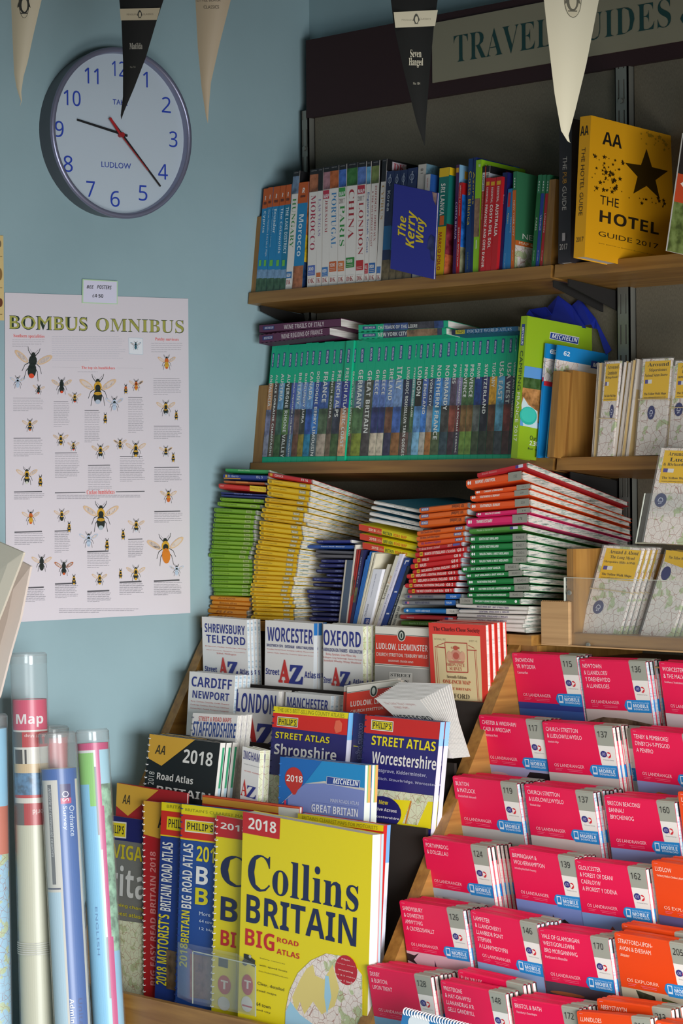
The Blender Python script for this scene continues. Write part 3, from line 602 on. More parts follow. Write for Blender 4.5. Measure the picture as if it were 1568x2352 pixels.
lie('book', 'plum-coloured book titled WINE TRAILS OF ITALY lying on the green guides', 'book', (595, 746), (783, 730.5), 19, .152, .12, .018, '5a2348', [('T', 'WINE TRAILS OF ITALY', .31, .25, .8, .78, 'cfc0c4', 'b'), ('R', .05, .25, .19, .7, '2a3270'), ('T', 'MICHELIN', .07, .33, .18, .6, 'c8c8d8', 'z')])
lie('book', 'plum-coloured book titled WINE REGIONS OF FRANCE under the Italian one', 'book', (595, 769), (757, 749), 20, .15, .12, .018, '5a2348', [('T', 'WINE REGIONS OF FRANCE', .32, .25, .9, .78, 'cfc0c4', 'b'), ('R', .05, .25, .2, .7, '2a3270'), ('T', 'MICHELIN', .07, .33, .19, .6, 'c8c8d8', 'z')])
lie('book', 'green-spined guide titled CHÂTEAUX OF THE LOIRE lying on its side', 'book', (823, 746.5), (1029, 735.5), 16, .152, .115, .018, G, [('R', .29, 0, .95, 1, '24427c~'), ('R', .56, 0, .85, 1, '30303a~'), ('T', 'CHÂTEAUX OF THE LOIRE', .225, .2, .665, .78, 'd8dcd8', 'b'), ('R', .05, .25, .2, .7, '2a3a80'), ('T', 'MICHELIN', .07, .33, .19, .6, 'd8d8e0', 'z')])
lie('book', 'green-spined guide titled NEW YORK CITY lying under the Loire guide', 'book', (823, 764), (1025, 752.5), 15.5, .15, .115, .018, G, [('R', .29, 0, .95, 1, '2a3350~'), ('R', .56, 0, .9, 1, '8a6a4a~'), ('T', 'NEW YORK CITY', .23, .2, .56, .78, 'd8dcd8', 'b'), ('R', .05, .25, .2, .7, '2a3a80'), ('T', 'MICHELIN', .07, .33, .19, .6, 'd8d8e0', 'z')])
lie('book', 'blue pocket world atlas lying on the green guides at the right', 'book', (1037, 758), (1190, 749), 11, .15, .11, .018, '1c5a80', [('R', 0, 0, .2, 1, '1a2244'), ('R', .06, .1, .2, .9, 'c8c030'), ('T', 'PHILIP’S', .08, .2, .19, .75, '2a2a20', 'b'), ('T', 'POCKET WORLD ATLAS', .24, .15, .9, .8, 'b8c8d8', 'S')])
# blue ribbon rosette behind the camping guide
mb = MB()
def fold(pts, y0, y1):
    n = len(pts)//2
    P = [onax(x, y, 1, -(y0+(y1-y0)*(i % 2))) for i, (x, y) in enumerate(pts)]
    for i in range(0, len(P)-2):
        a, b_, c_ = P[i], P[i+1], P[i+2]
        mb.prism([a, b_, c_], (0, .0015, 0), '1c2fa0')
fold([(1208, 722), (1232, 733), (1215, 711), (1262, 740), (1252, 705), (1283, 744)], .05, .035)
fold([(1240, 733), (1236, 728), (1262, 739), (1281, 679), (1322, 750), (1312, 702), (1345, 754)], .045, .035)
fold([(1290, 744), (1310, 704), (1325, 750), (1330, 686), (1357, 745), (1366, 731), (1362, 755)], .04, .031)
fold([(1360, 752), (1366, 731), (1372, 757), (1397, 792), (1385, 800), (1403, 804), (1391, 815)], .03, .027)
tag(mb.build('ribbon_bow'), 'royal blue ribbon bow tucked behind the lime green camping guide', 'ribbon')
# ---------------------------------------------------------------- display unit under the shelves
ZT = 1.3025
DK, WD = '241c17', 'x:woodz'
unit = thing('display_unit', 'oak-effect stepped display unit with black risers under the shelves', 'display unit', (.43, -.3, 0))
mb = MB(); mb.box(.01, -.272, ZT-.0165, .888, -.024, ZT, 'x:woodx'); mb.build('top_board', unit)
def side(x0, x1):
    mb = MB(); mb.prism([(x0, y, z) for y, z in ((-.026, ZT-.017), (-.262, ZT-.017), (-.285, 1.25), (-.645, .60), (-.645, .02), (-.026, .02))], (x1-x0, 0, 0), 'x:woody'); mb.build('side_panel', unit)
side(.016, .040); side(.823, .850)
FL = {'A': 1.10, 'B': .985, 'C': .86, 'D': .73, 'E': .56}
def zat(x, y, q): return onax(x, y, 1, -q).z
RS = [('A', .2, None), ('B', .315, zat(575, 1572, .315)), ('C', .378, zat(561, 1703, .378)), ('D', .438, zat(900, 1893, .438)), ('E', .494, .80)]
for i, (k, q, zt) in enumerate(RS):
    mb = MB()
    if zt: mb.box(.041, -q, FL[k], .822, -q+.005, zt, DK+'m')
    q2 = RS[i+1][1]-.006 if i < 4 else .586
    mb.box(.041, -q2, FL[k]-.006, .822, -q, FL[k], DK+'m'); mb.build('step', unit)
mb = MB(); mb.box(.041, -.60, .50, .822, -.587, .69, 'x:woodx'); mb.build('front_lip', unit)
mb = MB(); mb.box(.851, -.26, 1.2635, .888, -.026, ZT-.017, 'x:woodz'); mb.build('filler', unit)
# ---------------------------------------------------------------- piles of folded maps
def pile(q, depth, ratio, zb, items, conv, where, group, cat='map', name='folded_map', edge='x:fold', skew=0.):
    ox, oy, s = conv; n = len(items)
    for i, it in enumerate(items):
        col, xl, yl, xr, yr, t = it[:6]; ops = list(it[6]) if len(it) > 6 and it[6] else []; lbl = it[7] if len(it) > 7 and it[7] else None
        ed = it[8] if len(it) > 8 else edge
        xl, xr = ox+xl/s, ox+xr/s; yl, yr = oy+yl/s, oy+yr/s; t = t/s
        if i+1 < n:
            nx = items[i+1]; gap = ((oy+nx[2]/s-yl)+(oy+nx[4]/s-yr))/2; t = min(t, gap*.97)
        z = onax(xl, yl, 1, -q).z; drop = (z-zb)*(1-ratio); th = z-onax(xl, yl+t, 1, -q).z
        if not lbl: lbl = '%s folded map, %s from the top of %s' % (it[0] if len(it[0]) > 8 else CN.get(it[0], 'thin'), ORD[i], where)
        lie(name, lbl, cat, (xl, yl), (xr, yr), t, q+.0005*((i*7) % 3), depth, drop, col, ops, ed, tb=th*ratio, group=group, rnd=True, skew=skew)
CN = {'7fae22': 'green-spined', '75a81e': 'green-spined', '86b428': 'green-spined', 'e9c010': 'yellow-spined', 'e2b40e': 'yellow-spined', 'e0921c': 'orange-spined', '1c2468': 'navy-spined', '161c50': 'navy-spined',
      'dd651c': 'orange', 'e2541a': 'orange', 'c81e22': 'red-spined', '1a7a3a': 'dark green', 'dcd6d0': 'white-spined', 'b52226': 'red', 'e4e0da': 'white-spined'}
def zg(i, rev=False):
    o = [('R', .03, .25, .05, .75, '4a6a20'), ('T', 'local walks and town map', .08, .34, .38+.1*R_.random(), .7, '5a7a22', 'n'), ('R', .78, .2, .93, .8, 'a8c070'), ('T', 'Zoom', .8, .3, .91, .72, '56701e', 'z')]
    return o
gl = [(178, 358, 570, 378, 35), (155, 398, 535, 425, 38), (125, 452, 495, 475, 42), (125, 500, 485, 520, 40), (122, 545, 480, 562, 40), (115, 590, 475, 605, 40), (112, 635, 470, 650, 35), (108, 672, 475, 688, 34),
 (108, 707, 475, 722, 36), (105, 745, 470, 762, 38), (100, 785, 455, 802, 34), (88, 820, 440, 838, 38), (75, 860, 430, 880, 45), (105, 908, 465, 920, 36), (105, 945, 468, 957, 38), (105, 985, 468, 995, 36), (105, 1022, 468, 1035, 40),
 (105, 1065, 470, 1070, 34), (103, 1100, 465, 1105, 38), (100, 1140, 455, 1150, 34), (118, 1175, 455, 1185, 36), (120, 1212, 450, 1220, 33)]
items = [('2c9a50', 225, 97, 612, 112, 34, [('T', 'Rhone Valley', .3, .3, .58, .7, 'a8e0b0', 'z')], 'bright green folded map on top of the leftmost tall pile'),
 ('1c3c8c', 205, 148, 602, 160, 46, [('T', 'El Hierro', .12, .2, .35, .65, 'b8c8e8', 'n'), ('T', 'ISL 5', .76, .25, .9, .7, 'c8d4e8', 'n'), ('R', .05, .2, .1, .7, 'd8b020'), ('R', .02, .8, .4, 1, 'c89018')], 'navy folded map marked ISL 5 near the top of the leftmost pile'),
 ('b8622c', 212, 207, 578, 225, 22, [('R', .3, .2, .6, .8, 'd8883a')], 'thin brown-orange folded map in the leftmost pile'),
 ('d02a20', 165, 232, 592, 268, 48, [('R', .66, 0, 1, 1, 'e8c818'), ('T', 'MARCO POLO', .68, .3, .97, .65, 'b07818', 'n'), ('T', 'tour', .03, .3, .12, .6, 'e8b0a8', 'b')], 'red and yellow folded map in the leftmost pile'),
 ('1c2c70', 185, 310, 590, 333, 20, [('T', 'island walks', .3, .2, .7, .8, '8fa0d0', 'n')], 'upper of two thin navy maps above the green-spined ones'), ('1c2c70', 188, 333, 590, 356, 20, None, 'lower of two thin navy maps above the green-spined ones')]
for i, g in enumerate(gl): items.append((['7fae22', '75a81e', '86b428'][i*5 % 3],)+g+(zg(i),))
for g, tx in (((90, 1245, 440, 1262, 42), 'Antigua'), ((103, 1288, 452, 1305, 38), 'Buenos Aires'), ((85, 1325, 440, 1345, 35), 'Buenos Aires'), ((70, 1360, 415, 1380, 46), 'Rio'), ((75, 1410, 415, 1422, 36), 'Rio')):
    items.append(('e0921c',)+g+([('T', tx, .2, .25, .65, .75, 'a05c10', 'z')],))
pile(.25, .2, .82, ZT, items, (460, 1050, 3.92), 'the leftmost tall pile', 'leftmost pile of folded maps')
yl_ = [(605, 190, 985, 240, 50), (602, 245, 980, 300, 50), (602, 295, 975, 352, 50), (583, 360, 960, 400, 42), (580, 405, 962, 452, 45), (555, 452, 925, 498, 42), (545, 498, 920, 540, 42), (575, 538, 950, 588, 40), (532, 568, 905, 615, 45),
 (532, 615, 912, 660, 45), (532, 662, 920, 710, 42), (535, 703, 905, 748, 42), (520, 742, 895, 782, 40), (503, 782, 885, 828, 45), (498, 828, 872, 870, 45), (487, 873, 870, 912, 42), (480, 918, 865, 950, 48), (483, 970, 862, 995, 45), (483, 1018, 855, 1035, 40),
 (470, 1057, 830, 1075, 40), (475, 1098, 840, 1115, 35), (455, 1130, 825, 1155, 40), (450, 1172, 815, 1185, 38), (448, 1210, 808, 1225, 35), (463, 1245, 835, 1262, 33), (463, 1278, 828, 1292, 36), (468, 1315, 850, 1325, 32), (468, 1348, 835, 1365, 36), (478, 1388, 835, 1402, 36), (455, 1425, 840, 1440, 40)]
items = [('c81e22', 612, 132, 1000, 197, 42, [('T', 'CORSICA', .15, .25, .35, .75, 'e8c8c0', 'b'), ('T', 'FR 16', .77, .25, .92, .75, 'f0d8d0', 'b'), ('R', .04, .2, .1, .8, 'd8a020')], 'red folded map titled CORSICA on top of the yellow pile')]
for i, g in enumerate(yl_):
    items.append((['e9c010', 'e2b40e'][i % 4 == 3],)+g+([('R', .04, .3, .1, .75, 'a08a20'), ('T', 'provinces and regions of France', .15, .36, .32+.2*R_.random(), .7, '9a8218', 'n'), ('R', .76, .2, .92, .75, 'a8a070'), ('T', 'local', .78, .3, .9, .68, 'f0ecd8', 'z')],))
pile(.257, .2, .79, ZT, items, (460, 1050, 3.92), 'the tall yellow pile', 'tall pile of yellow folded maps')
nv = [(1085, 918, 1310, 920, 32), (1070, 960, 1300, 960, 32), (1040, 1005, 1290, 1008, 36), (1135, 1050, 1285, 1055, 25), (1010, 1080, 1285, 1092, 36), (1015, 1130, 1280, 1145, 32), (960, 1188, 1270, 1200, 38), (965, 1232, 1260, 1250, 38), (975, 1275, 1255, 1290, 38),
      (985, 1320, 1255, 1327, 28), (1000, 1355, 1250, 1365, 28), (1000, 1395, 1250, 1402, 34), (980, 1435, 1245, 1445, 38)]
items = [('232f80', 1045, 745, 1350, 742, 30, [('T', 'CITY', .05, .3, .2, .7, 'b0b8e0', 'n')], 'navy folded map on top of the short dark pile'), ('2050a0', 960, 785, 1385, 790, 36, [('T', 'France South, Motorail', .3, .3, .8, .7, 'c8d8f0', 'z')], 'bright blue folded map near the top of the short dark pile'),
         ('55555c', 1040, 832, 1390, 845, 30, None, 'upper grey sleeved map in the short dark pile'), ('5c5a60', 1035, 870, 1370, 878, 34, None, 'lower grey sleeved map in the short dark pile')]
for i, g in enumerate(nv):
    items.append(([('1c2468'), ('161c50')][i % 3 == 2],)+g+([('T', ['MUNICH', 'BERLIN', 'PARIS', 'ROME', 'MILAN', 'FLORENCE', 'VIENNA', 'VENICE', 'LONDON', 'PRAGUE', 'OSLO', 'RIGA', 'LISBON'][i], .06, .3, .22, .7, '8a94c8', 'n'), ('T', 'STREET MAP', .7, .3, .93, .7, '8a94c8', 'n')],))
pile(.24, .17, .85, ZT, items, (460, 1050, 3.92), 'the short dark pile', 'short pile of navy folded maps', edge='x:foldw')
# ---- leaning books and leaflets between the piles
def leanbook(xb0, xb1, xt0, yt, lbl, cover, ops=(), q=.245, depth=.12, cat='book', name='book', yb=None, pg='x:pages'):
    Y = -q; Z = ZT+.0002
    BL = Vector((xat(xb0, Y, Z), Y, Z)); BR = Vector((xat(xb1, Y, Z), Y, Z)); T = onax(xt0, yt, 1, Y)
    c = boxcell(T, BR-BL-Vector((.0003, 0, 0)), BL-T, (0, depth, 0)); root = thing(name, lbl, cat, c.base())
    W = (BR-BL).length; e = min(.0005/W, .2); mb = MB(); c.sub(mb, 0, 1, 0, .004, 0, 1, cover); c.sub(mb, 0, e, .004, 1, 0, 1, cover); c.sub(mb, 1-e, 1, .004, 1, 0, 1, cover)
    art(mb, c.face('front'), ops); mb.build('cover', root)
    mb = MB(); c.sub(mb, e, 1-e, .004, .98, .002, .998, pg); mb.build('page_block', root)
leanbook(777, 793, 793.5, 1286, 'slate blue slim book standing right of the short dark pile', '48586c', [('R', 0, 0, .22, 1, 'c9c0b0')])
leanbook(793.6, 796.6, 815, 1251, 'thin cream book standing beside the slate blue one', 'd8d0c4', depth=.14)
leanbook(796.8, 799.4, 819, 1262, 'left of two thin red guides standing in the leaning row', '9c2c28', [('R', 0, .35, 1, .62, '5a5a3a~')], depth=.13)
leanbook(799.6, 802, 824, 1263, 'right of two thin red guides standing in the leaning row', 'a02c26', [('R', 0, .4, 1, .6, '4a3a2a~')], depth=.13)
leanbook(802.4, 809, 829.5, 1263, 'navy photo-spined guide in the leaning row', '232450', [('R', 0, .5, 1, .7, '5a5a34~'), ('T', 'historical map', .25, .1, .7, .45, 'a8a8c8', 'b', 90)], depth=.14)
for i in range(3): leanbook(809.4+i*2.9, 812+i*2.9, 840+i*4.7, [1285, 1276, 1267][i], '%s of three thin bright blue maps in the leaning row' % ['leftmost', 'middle', 'rightmost'][i], '2468b4', depth=.13, cat='map', name='folded_map')
for i in range(2): leanbook(818.4+i*3.6, 821.8+i*3.6, 854.5+i*7, 1269+i*2.5, '%s of two thin cream-spined maps in the leaning row' % ['left', 'right'][i], 'd9d2bd', [('T', 'county map', .3, .12, .7, .35, '6a6050', 'n', -90)], depth=.13, cat='map', name='folded_map')
leanbook(827.5, 848, 857.5, 1307, 'white leaflet titled Ordnance with a blue square, in the leaning row', 'e2e2ea', [('R', .3, .86, .95, .99, '2a4a96'), ('T', 'OS', .55, .885, .85, .96, 'e8d8e0', 'b', -90), ('T', 'Ordnance', .2, .62, .42, .84, '6a6a80', 'n', -90), ('T', 'Quality Business Centres', .4, .08, .52, .5, '7a7a90', 'n', 90)], cat='leaflet', name='leaflet')
leanbook(849, 855.6, 890, 1296, 'cream map behind the one titled Ireland East', 'dcd5c4', [('T', 'Ireland East', .3, .3, .8, .6, '8a8070', 'i', -90)], q=.24, cat='map', name='folded_map')
leanbook(856, 864, 909, 1276, 'cream map titled Ireland East in the leaning row', 'dfd9c8', [('T', 'Ireland', .2, .42, .85, .62, '6a665c', 's', -90), ('T', 'East', .2, .28, .85, .4, 'd8965a', 'i', -90), ('T', 'Ordnance Survey', .25, .68, .6, .92, '8a8478', 'i', -90)], cat='map', name='folded_map')
leanbook(864.2, 873, 917.5, 1272, 'lilac-white map titled Ordnance Survey in the leaning row', 'dad6e6', [('T', 'Ordnance Survey', .3, .55, .7, .92, '55607a', 'n', -90), ('T', 'National Trust', .5, .1, .7, .5, '8a88b0', 'n', -90)], cat='map', name='folded_map')
leanbook(873.5, 886, 930, 1282, 'royal blue map with white marks in the leaning row', '1d3f8e', [('R', .3, .03, .95, .05, 'dcdce4'), ('R', .3, .03, .45, .09, 'dcdce4'), ('R', .3, .48, .8, .5, 'dcdce4'), ('R', .3, .8, .8, .82, 'dcdce4')], cat='map', name='folded_map')
leanbook(887.5, 895, 934.5, 1300, 'dark-edged map titled Ordnance, right of the royal blue one', '1c2430', [('T', 'Ordnance Survey', .3, .45, .75, .95, 'c8ccd8', 'n', -90)], cat='map', name='folded_map')
leanbook(895.5, 908, 926, 1344, 'pale road area map leaning against the red and orange pile', 'c8c6b8', [('T', 'ROAD AREA MAP', .3, .5, .75, .95, '4a4a48', 'b', -90)], cat='map', name='folded_map')
leanbook(908.6, 914, 937, 1303, 'light blue leaflet leaning against the red and orange pile', '3a98d4', q=.235, cat='leaflet', name='leaflet')
# ---- small pile of white and yellow maps above the leaning row
items = [('e4e0da', 245, 345, 580, 412, 26, [('T', 'England & Wales', .45, .3, .7, .75, '8a8a84', 'n')], 'white-spined teal map, topmost of the small tilted pile'), ('e4e0da', 228, 382, 577, 458, 26, [('T', 'England and Wales', .4, .3, .65, .75, '8a8a84', 'n')], 'white-spined teal map, second in the small tilted pile'),
         ('e4e0da', 215, 425, 575, 505, 28, [('T', 'Bridgwater', .7, .3, .9, .75, '8a8a84', 'n')], 'white-spined blue map, third in the small tilted pile'), ('e4e0da', 212, 468, 600, 545, 28, [('T', 'Isle of Wight', .6, .3, .85, .75, '8a8a84', 'n')], 'white-spined blue map, fourth in the small tilted pile')]
cv = (780, 1040, 3.136)
def tilt(items, q=.235, dep=.18, top=None, drop=.02):
    for col, xl, yl, xr, yr, t, ops, lbl in items:
        lie('folded_map', lbl, 'map', (cv[0]+xl/cv[2], cv[1]+yl/cv[2]), (cv[0]+xr/cv[2], cv[1]+yr/cv[2]), t/cv[2], q, dep, drop, col, ops, 'x:foldw', group='small tilted pile of maps', rnd=True, top=top)
tilt(items, top='1a7a9a', drop=-.004)
yo = [('R', 0, 0, .4, 1, 'd23a1c'), ('T', '2018', .17, .3, .29, .75, 'f0d8c0', 'b'), ('T', 'Collins', .29, .3, .4, .75, 'e8a878', 's'), ('T', 'BRITAIN', .42, .28, .58, .78, '3a5a2a', 'b'), ('T', 'ROAD MAP', .6, .28, .83, .78, 'd86a10', 'z')]
tilt([('ead808', 138, 512, 555, 605, 44, yo, 'upper of three yellow and red Britain road maps'), ('ead808', 145, 580, 555, 662, 44, yo, 'middle of three yellow and red Britain road maps'), ('ead808', 165, 645, 555, 722, 44, yo, 'lowest of three yellow and red Britain road maps')], q=.24, drop=-.006)
# ---- red and orange pile
def aa(t, g): return [('R', .09, .12, .15, .88, 'd8a81a'), ('T', 'AA', .1, .3, .14, .7, '2a2010', 'z'), ('T', t, .19, .25, min(.19+len(t)*.026, .78), .8, 'f0d8d0', 'b'), ('T', g, .82, .25, .95, .8, 'f4e0d8', 'b')]
def mi(t, c='7a4038', up=False): return [('R', .8, .2, .96, .75, '5a5a8a'), ('T', 'MICHELIN', .82, .3, .95, .65, 'f0e8e8', 'z'), ('T', t, .08, .25, .5, .8, c, 'z')]
def sc_(): return [('R', .04, .2, .2, .75, '5a5a8a'), ('T', 'MICHELIN', .055, .3, .19, .65, 'f0e8e8', 'z'), ('T', '501 Scotland', .68, .25, .93, .8, '5a3020', 'z', 180)]
def tour(c): return [('R', .74 if c else .8, 0, 1, 1, '1d64b8'), ('T', 'NORTH & MID WALES', .25, .3, .52, .7, '4a4a68', 'b'), ('T', 'TOUR', .82, .3, .93, .7, 'd8e4f0', 'b'), ('E', .08, .5, .02, .25, '4a3a88'), ('E', .12, .5, .02, .25, 'd87a8a')]
items = [('dd651c', 573, 392, 920, 355, 42, sc_()), ('dd651c', 572, 440, 915, 402, 42, sc_()), ('dd651c', 572, 485, 900, 452, 50, sc_()), ('dd651c', 557, 562, 900, 520, 38, mi('504 South East England')), ('dd651c', 553, 600, 890, 562, 38, mi('503 Wales, South West England')),
 ('e2541a', 560, 640, 900, 600, 38, mi('502 Northern England', '7a3070')), ('b52226', 550, 682, 875, 640, 32, [('T', '713 Great Britain & Ireland', .06, .25, .53, .8, 'e8b0a8', 'z'), ('T', '2017', .7, .25, .8, .8, 'e8b0a8', 'z'), ('R', .82, .25, .97, .75, '5a5a9a')]),
 ('c81e22', 543, 715, 915, 672, 40, aa('NORTH OF ENGLAND & Scottish', 'GB 8')), ('c81e22', 527, 760, 890, 715, 42, aa('WALES', 'GB 6'), 'red folded map titled WALES, upper of the two'), ('c81e22', 510, 800, 870, 752, 42, aa('WALES', 'GB 6'), 'red folded map titled WALES, lower of the two'), ('c81e22', 525, 842, 870, 792, 34, aa('MIDLANDS & CENTRAL ENGLAND', 'GB 5')),
 ('c81e22', 482, 872, 850, 842, 34, aa('MIDLANDS & CENTRAL ENGLAND', 'GB 5')), ('c81e22', 497, 907, 855, 882, 36, aa('MIDLANDS & CENTRAL ENGLAND', 'GB 5')), ('c81e22', 470, 940, 835, 930, 34, aa('CENTRAL SOUTHERN ENGLAND', 'GB 2')), ('c81e22', 492, 980, 820, 972, 34, aa('THE WEST COUNTRY & South Wales', 'GB 1')),
 ('7c7c80', 465, 1018, 870, 1018, 34, tour(1), 'upper grey tour map with a blue end marked TOUR'), ('7c7c80', 448, 1062, 835, 1062, 36, tour(0), 'lower grey tour map with a blue end marked TOUR'),
 ('1f7ec8', 460, 1118, 860, 1125, 36, [('R', .77, 0, 1, 1, 'dcd6cc'), ('T', 'NORTH & MID WALES', .22, .3, .48, .7, 'd0e4f4', 'b'), ('T', 'TOUR', .83, .3, .92, .7, '55555a', 'n'), ('E', .07, .5, .02, .22, 'e8f0f8')], 'bright blue tour map with a white end marked TOUR'),
 ('c8262a', 435, 1165, 840, 1178, 34, [('T', 'Snowdonia', .12, .35, .25, .7, 'e0a0a0', 'b'), ('R', .8, .3, .94, .75, 'c8c8d8'), ('R', .8, .3, .86, .75, '4a3a88')], 'red walking map under the bright blue tour map'), ('4c7f2a', 442, 1210, 830, 1218, 34, [('T', 'North & Central', .15, .3, .5, .7, '9ac080', 'b')], 'green map at the bottom of the red and orange pile')]
pile(.256, .2, .85, ZT, items, cv, 'the red and orange pile', 'pile of red and orange folded maps', edge='x:foldb')
# ---- tall green, orange and pink pile
def osr(t, e='', gr='8f8f84', tc='e8f0e8'): return [('R', .76, 0, 1, 1, gr), ('T', e, *((.82, .3, .95, .7) if len(e) > 4 else (.86, .33, .92, .66)), '4a4a48', 'n'), ('E', .045, .5, .018, .22, 'f0f0f0'), ('E', .08, .5, .012, .22, 'f0f0f0'), ('T', t, .17, .33, min(.17+len(t)*.019, .7), .7, tc, 'b')]
items = [('b8222a', 990, 140, 1345, 65, 40, [('T', 'Brecon Beacons', .1, .35, .4, .7, 'd88080', 'b'), ('R', .78, .25, .93, .8, 'c8c8d8'), ('R', .78, .25, .84, .8, '4a3a88')], 'bright red folded map crowning the tall right pile'),
 ('e2541a', 910, 190, 1310, 130, 62, osr('NEWPORT & PONTYPOOL', '152')), ('e2541a', 973, 270, 1370, 222, 34, osr('CARDIFF & BRIDGEND', '151')), ('e2541a', 940, 305, 1360, 262, 40, osr('SOUTHWOLD & BUNGAY', '231')), ('e2541a', 940, 362, 1365, 328, 52, osr('SOUTHWOLD & BUNGAY', '231')),
 ('d81e64', 983, 428, 1370, 395, 34, osr('MOUTH OF HARRIS', '14'), 'magenta folded map, upper of two in the tall right pile'), ('d81e64', 912, 470, 1350, 440, 60, osr('THAMES ESTUARY', '178'), 'magenta folded map titled THAMES ESTUARY in the tall right pile'),
 ('4a8c36', 932, 545, 1310, 518, 36, [('R', .78, .25, .93, .75, 'c8c8d8'), ('R', .78, .25, .84, .75, '4a3a88'), ('T', 'Peak & Central', .15, .35, .45, .7, 'b0d0a0', 'b')], 'grass green map above the dark green ones'),
 ('1a7a3a', 935, 598, 1345, 580, 50, osr('SOUTH EAST ENGLAND', 'ROAD 8')), ('1a7a3a', 938, 655, 1345, 640, 48, osr('SOUTH WEST ENGLAND', 'ROAD 7')), ('1a7a3a', 938, 708, 1350, 695, 46, osr('WALES/CYMRU & WEST MIDLANDS', 'ROAD 6')), ('1a7a3a', 938, 762, 1345, 745, 44, osr('WALES/CYMRU & WEST MIDLANDS', 'ROAD 6')),
 ('1a7a3a', 878, 818, 1290, 798, 44, osr('EAST MIDLANDS & EAST ANGLIA', 'ROAD 5')), ('1a7a3a', 908, 868, 1315, 845, 38, osr('EAST MIDLANDS & EAST ANGLIA', 'ROAD 5')), ('1a7a3a', 918, 912, 1360, 895, 42, osr('NORTHERN ENGLAND', 'ROAD 4')), ('1a7a3a', 928, 960, 1365, 950, 42, osr('SOUTHERN SCOTLAND & NORTHUMBERLAND', 'ROAD 3')),
 ('1a7a3a', 920, 1008, 1320, 1003, 36, osr('SOUTHERN SCOTLAND & NORTHUMBERLAND', 'ROAD 3')), ('1a7a3a', 865, 1045, 1295, 1050, 42, [('R', 0, 0, .22, 1, '9a968c'), ('T', 'ROAD 1', .05, .3, .17, .7, '55504a', 'n', 180), ('T', 'NORTHERN SCOTLAND, ORKNEY & SHETLAND', .26, .33, .78, .7, 'e0ece0', 'b', 180), ('E', .94, .5, .02, .24, 'f0f0f0')])]
wo = lambda t: [('T', t, .3, .3, .75, .72, '5a4a78', 'z')]
for g, t in (((838, 1085, 1350, 1107, 30), 'WALES ROAD MAP / MAP FFYRDD CYMRU'), ((860, 1128, 1345, 1137, 26), 'CENTRAL ENGLAND & WALES'), ((845, 1155, 1335, 1172, 28), 'CENTRAL ENGLAND & WALES'), ((845, 1185, 1325, 1200, 30), 'CENTRAL ENGLAND & WALES'), ((795, 1215, 1310, 1232, 30), 'WALES ROAD MAP'), ((1150, 1250, 1330, 1264, 34), '')):
    items.append(('dcd6d0',)+g+(wo(t),))
pile(.264, .225, .74, ZT, items, cv, 'the tall right pile', 'tall right pile of folded maps')
# ---------------------------------------------------------------- atlases standing in the stepped unit
def fb(lbl, TLp, TRp, BLp, q, fl, mat, ops, thick=.012, copies=0, rops=(), name='road_atlas', cat='atlas', lean=0, edge='x:pages', gap=.001, clab=None, group=None, spiral=None, lw=None, **kw):
    P0 = onax(TLp[0], TLp[1], 1, -q); A = P0
    n = Vector((0, -math.cos(lean), math.sin(lean))); C = onpl(BLp[0], BLp[1], P0, n); V = (C-A).normalized()
    h = (A.z-FL[fl]-.0004)/(-V.z)
    root, c = panelthing(name, lbl, cat, TLp, TRp, BLp, q, thick, mat, ops, lean, edge, ('cover', 'folded_sheets' if cat == 'map' else 'page_block'), h, group, rops, lw=lw)
    if spiral:
        col, n_, r = spiral; mb = MB(); H = c.c[3]-c.c[0]; U = (c.c[1]-c.c[0]).normalized(); N = (c.c[4]-c.c[0]).normalized()
        for i in range(n_):
            p = c.c[0]+H*((i+.5)/n_)+U*.0012+N*thick*.5
            pts = [p+U*(r*math.cos(a))+N*((thick*.5+.0016)*math.sin(a))-H.normalized()*(.0025*math.sin(a)) for a in [j*math.pi*2/9 for j in range(10)]]
            mb.tube(pts, .0009, col, 5, cap=False)
        mb.build('spiral_binding', root)
    N = (c.c[4]-c.c[0]).normalized()
    for i in range(copies):
        d = N*(thick+gap)*(i+1)+Vector((.0012*(i+1), 0, .0008 if i % 2 else -.0))
        clone(root, d, (clab or 'copy of the %s, ' % lbl)+'%s copy behind it' % ORD[i], group)
    return root, c
NB, RD = '232c82', 'c82a24'
def az(x, y, w, s=1.0):  # the red A and navy Z
    return [('t', 'A', x, y, x+w*.47, y+w*1.0, RD, 'X'), ('t', 'Z', x+w*.42, y+w*.22, x+w, y+w*1.05, NB, 'X')]
WT = 'e6e3e0'
fb('white street atlas titled SHREWSBURY TELFORD', (463.4, 1416.4), (566.7, 1423.7), (466.5, 1542.5), .308, 'A', WT,
   [('t', 'SHREWSBURY', 470, 1431, 563, 1459, NB, 'b'), ('t', 'TELFORD', 474, 1457, 564, 1483, NB, 'b'), ('t', 'Bridgnorth, Hadley, Ironbridge, Madeley', 472, 1482, 566, 1493, 'd0706a'), ('t', 'Much Wenlock, Newport, Oakengates', 475, 1491, 564, 1501, 'd0706a'), ('t', 'Shifnal, Wellington', 498, 1498, 543, 1507, 'd0706a'),
    ('t', 'Street', 471, 1529, 499, 1544, NB, 'b'), ('t', 'Atlas', 551, 1535, 573, 1551, NB, 'b')]+az(503, 1509, 45), .006, 3, clab='white street atlas of SHREWSBURY TELFORD, ', edge='x:foldb')
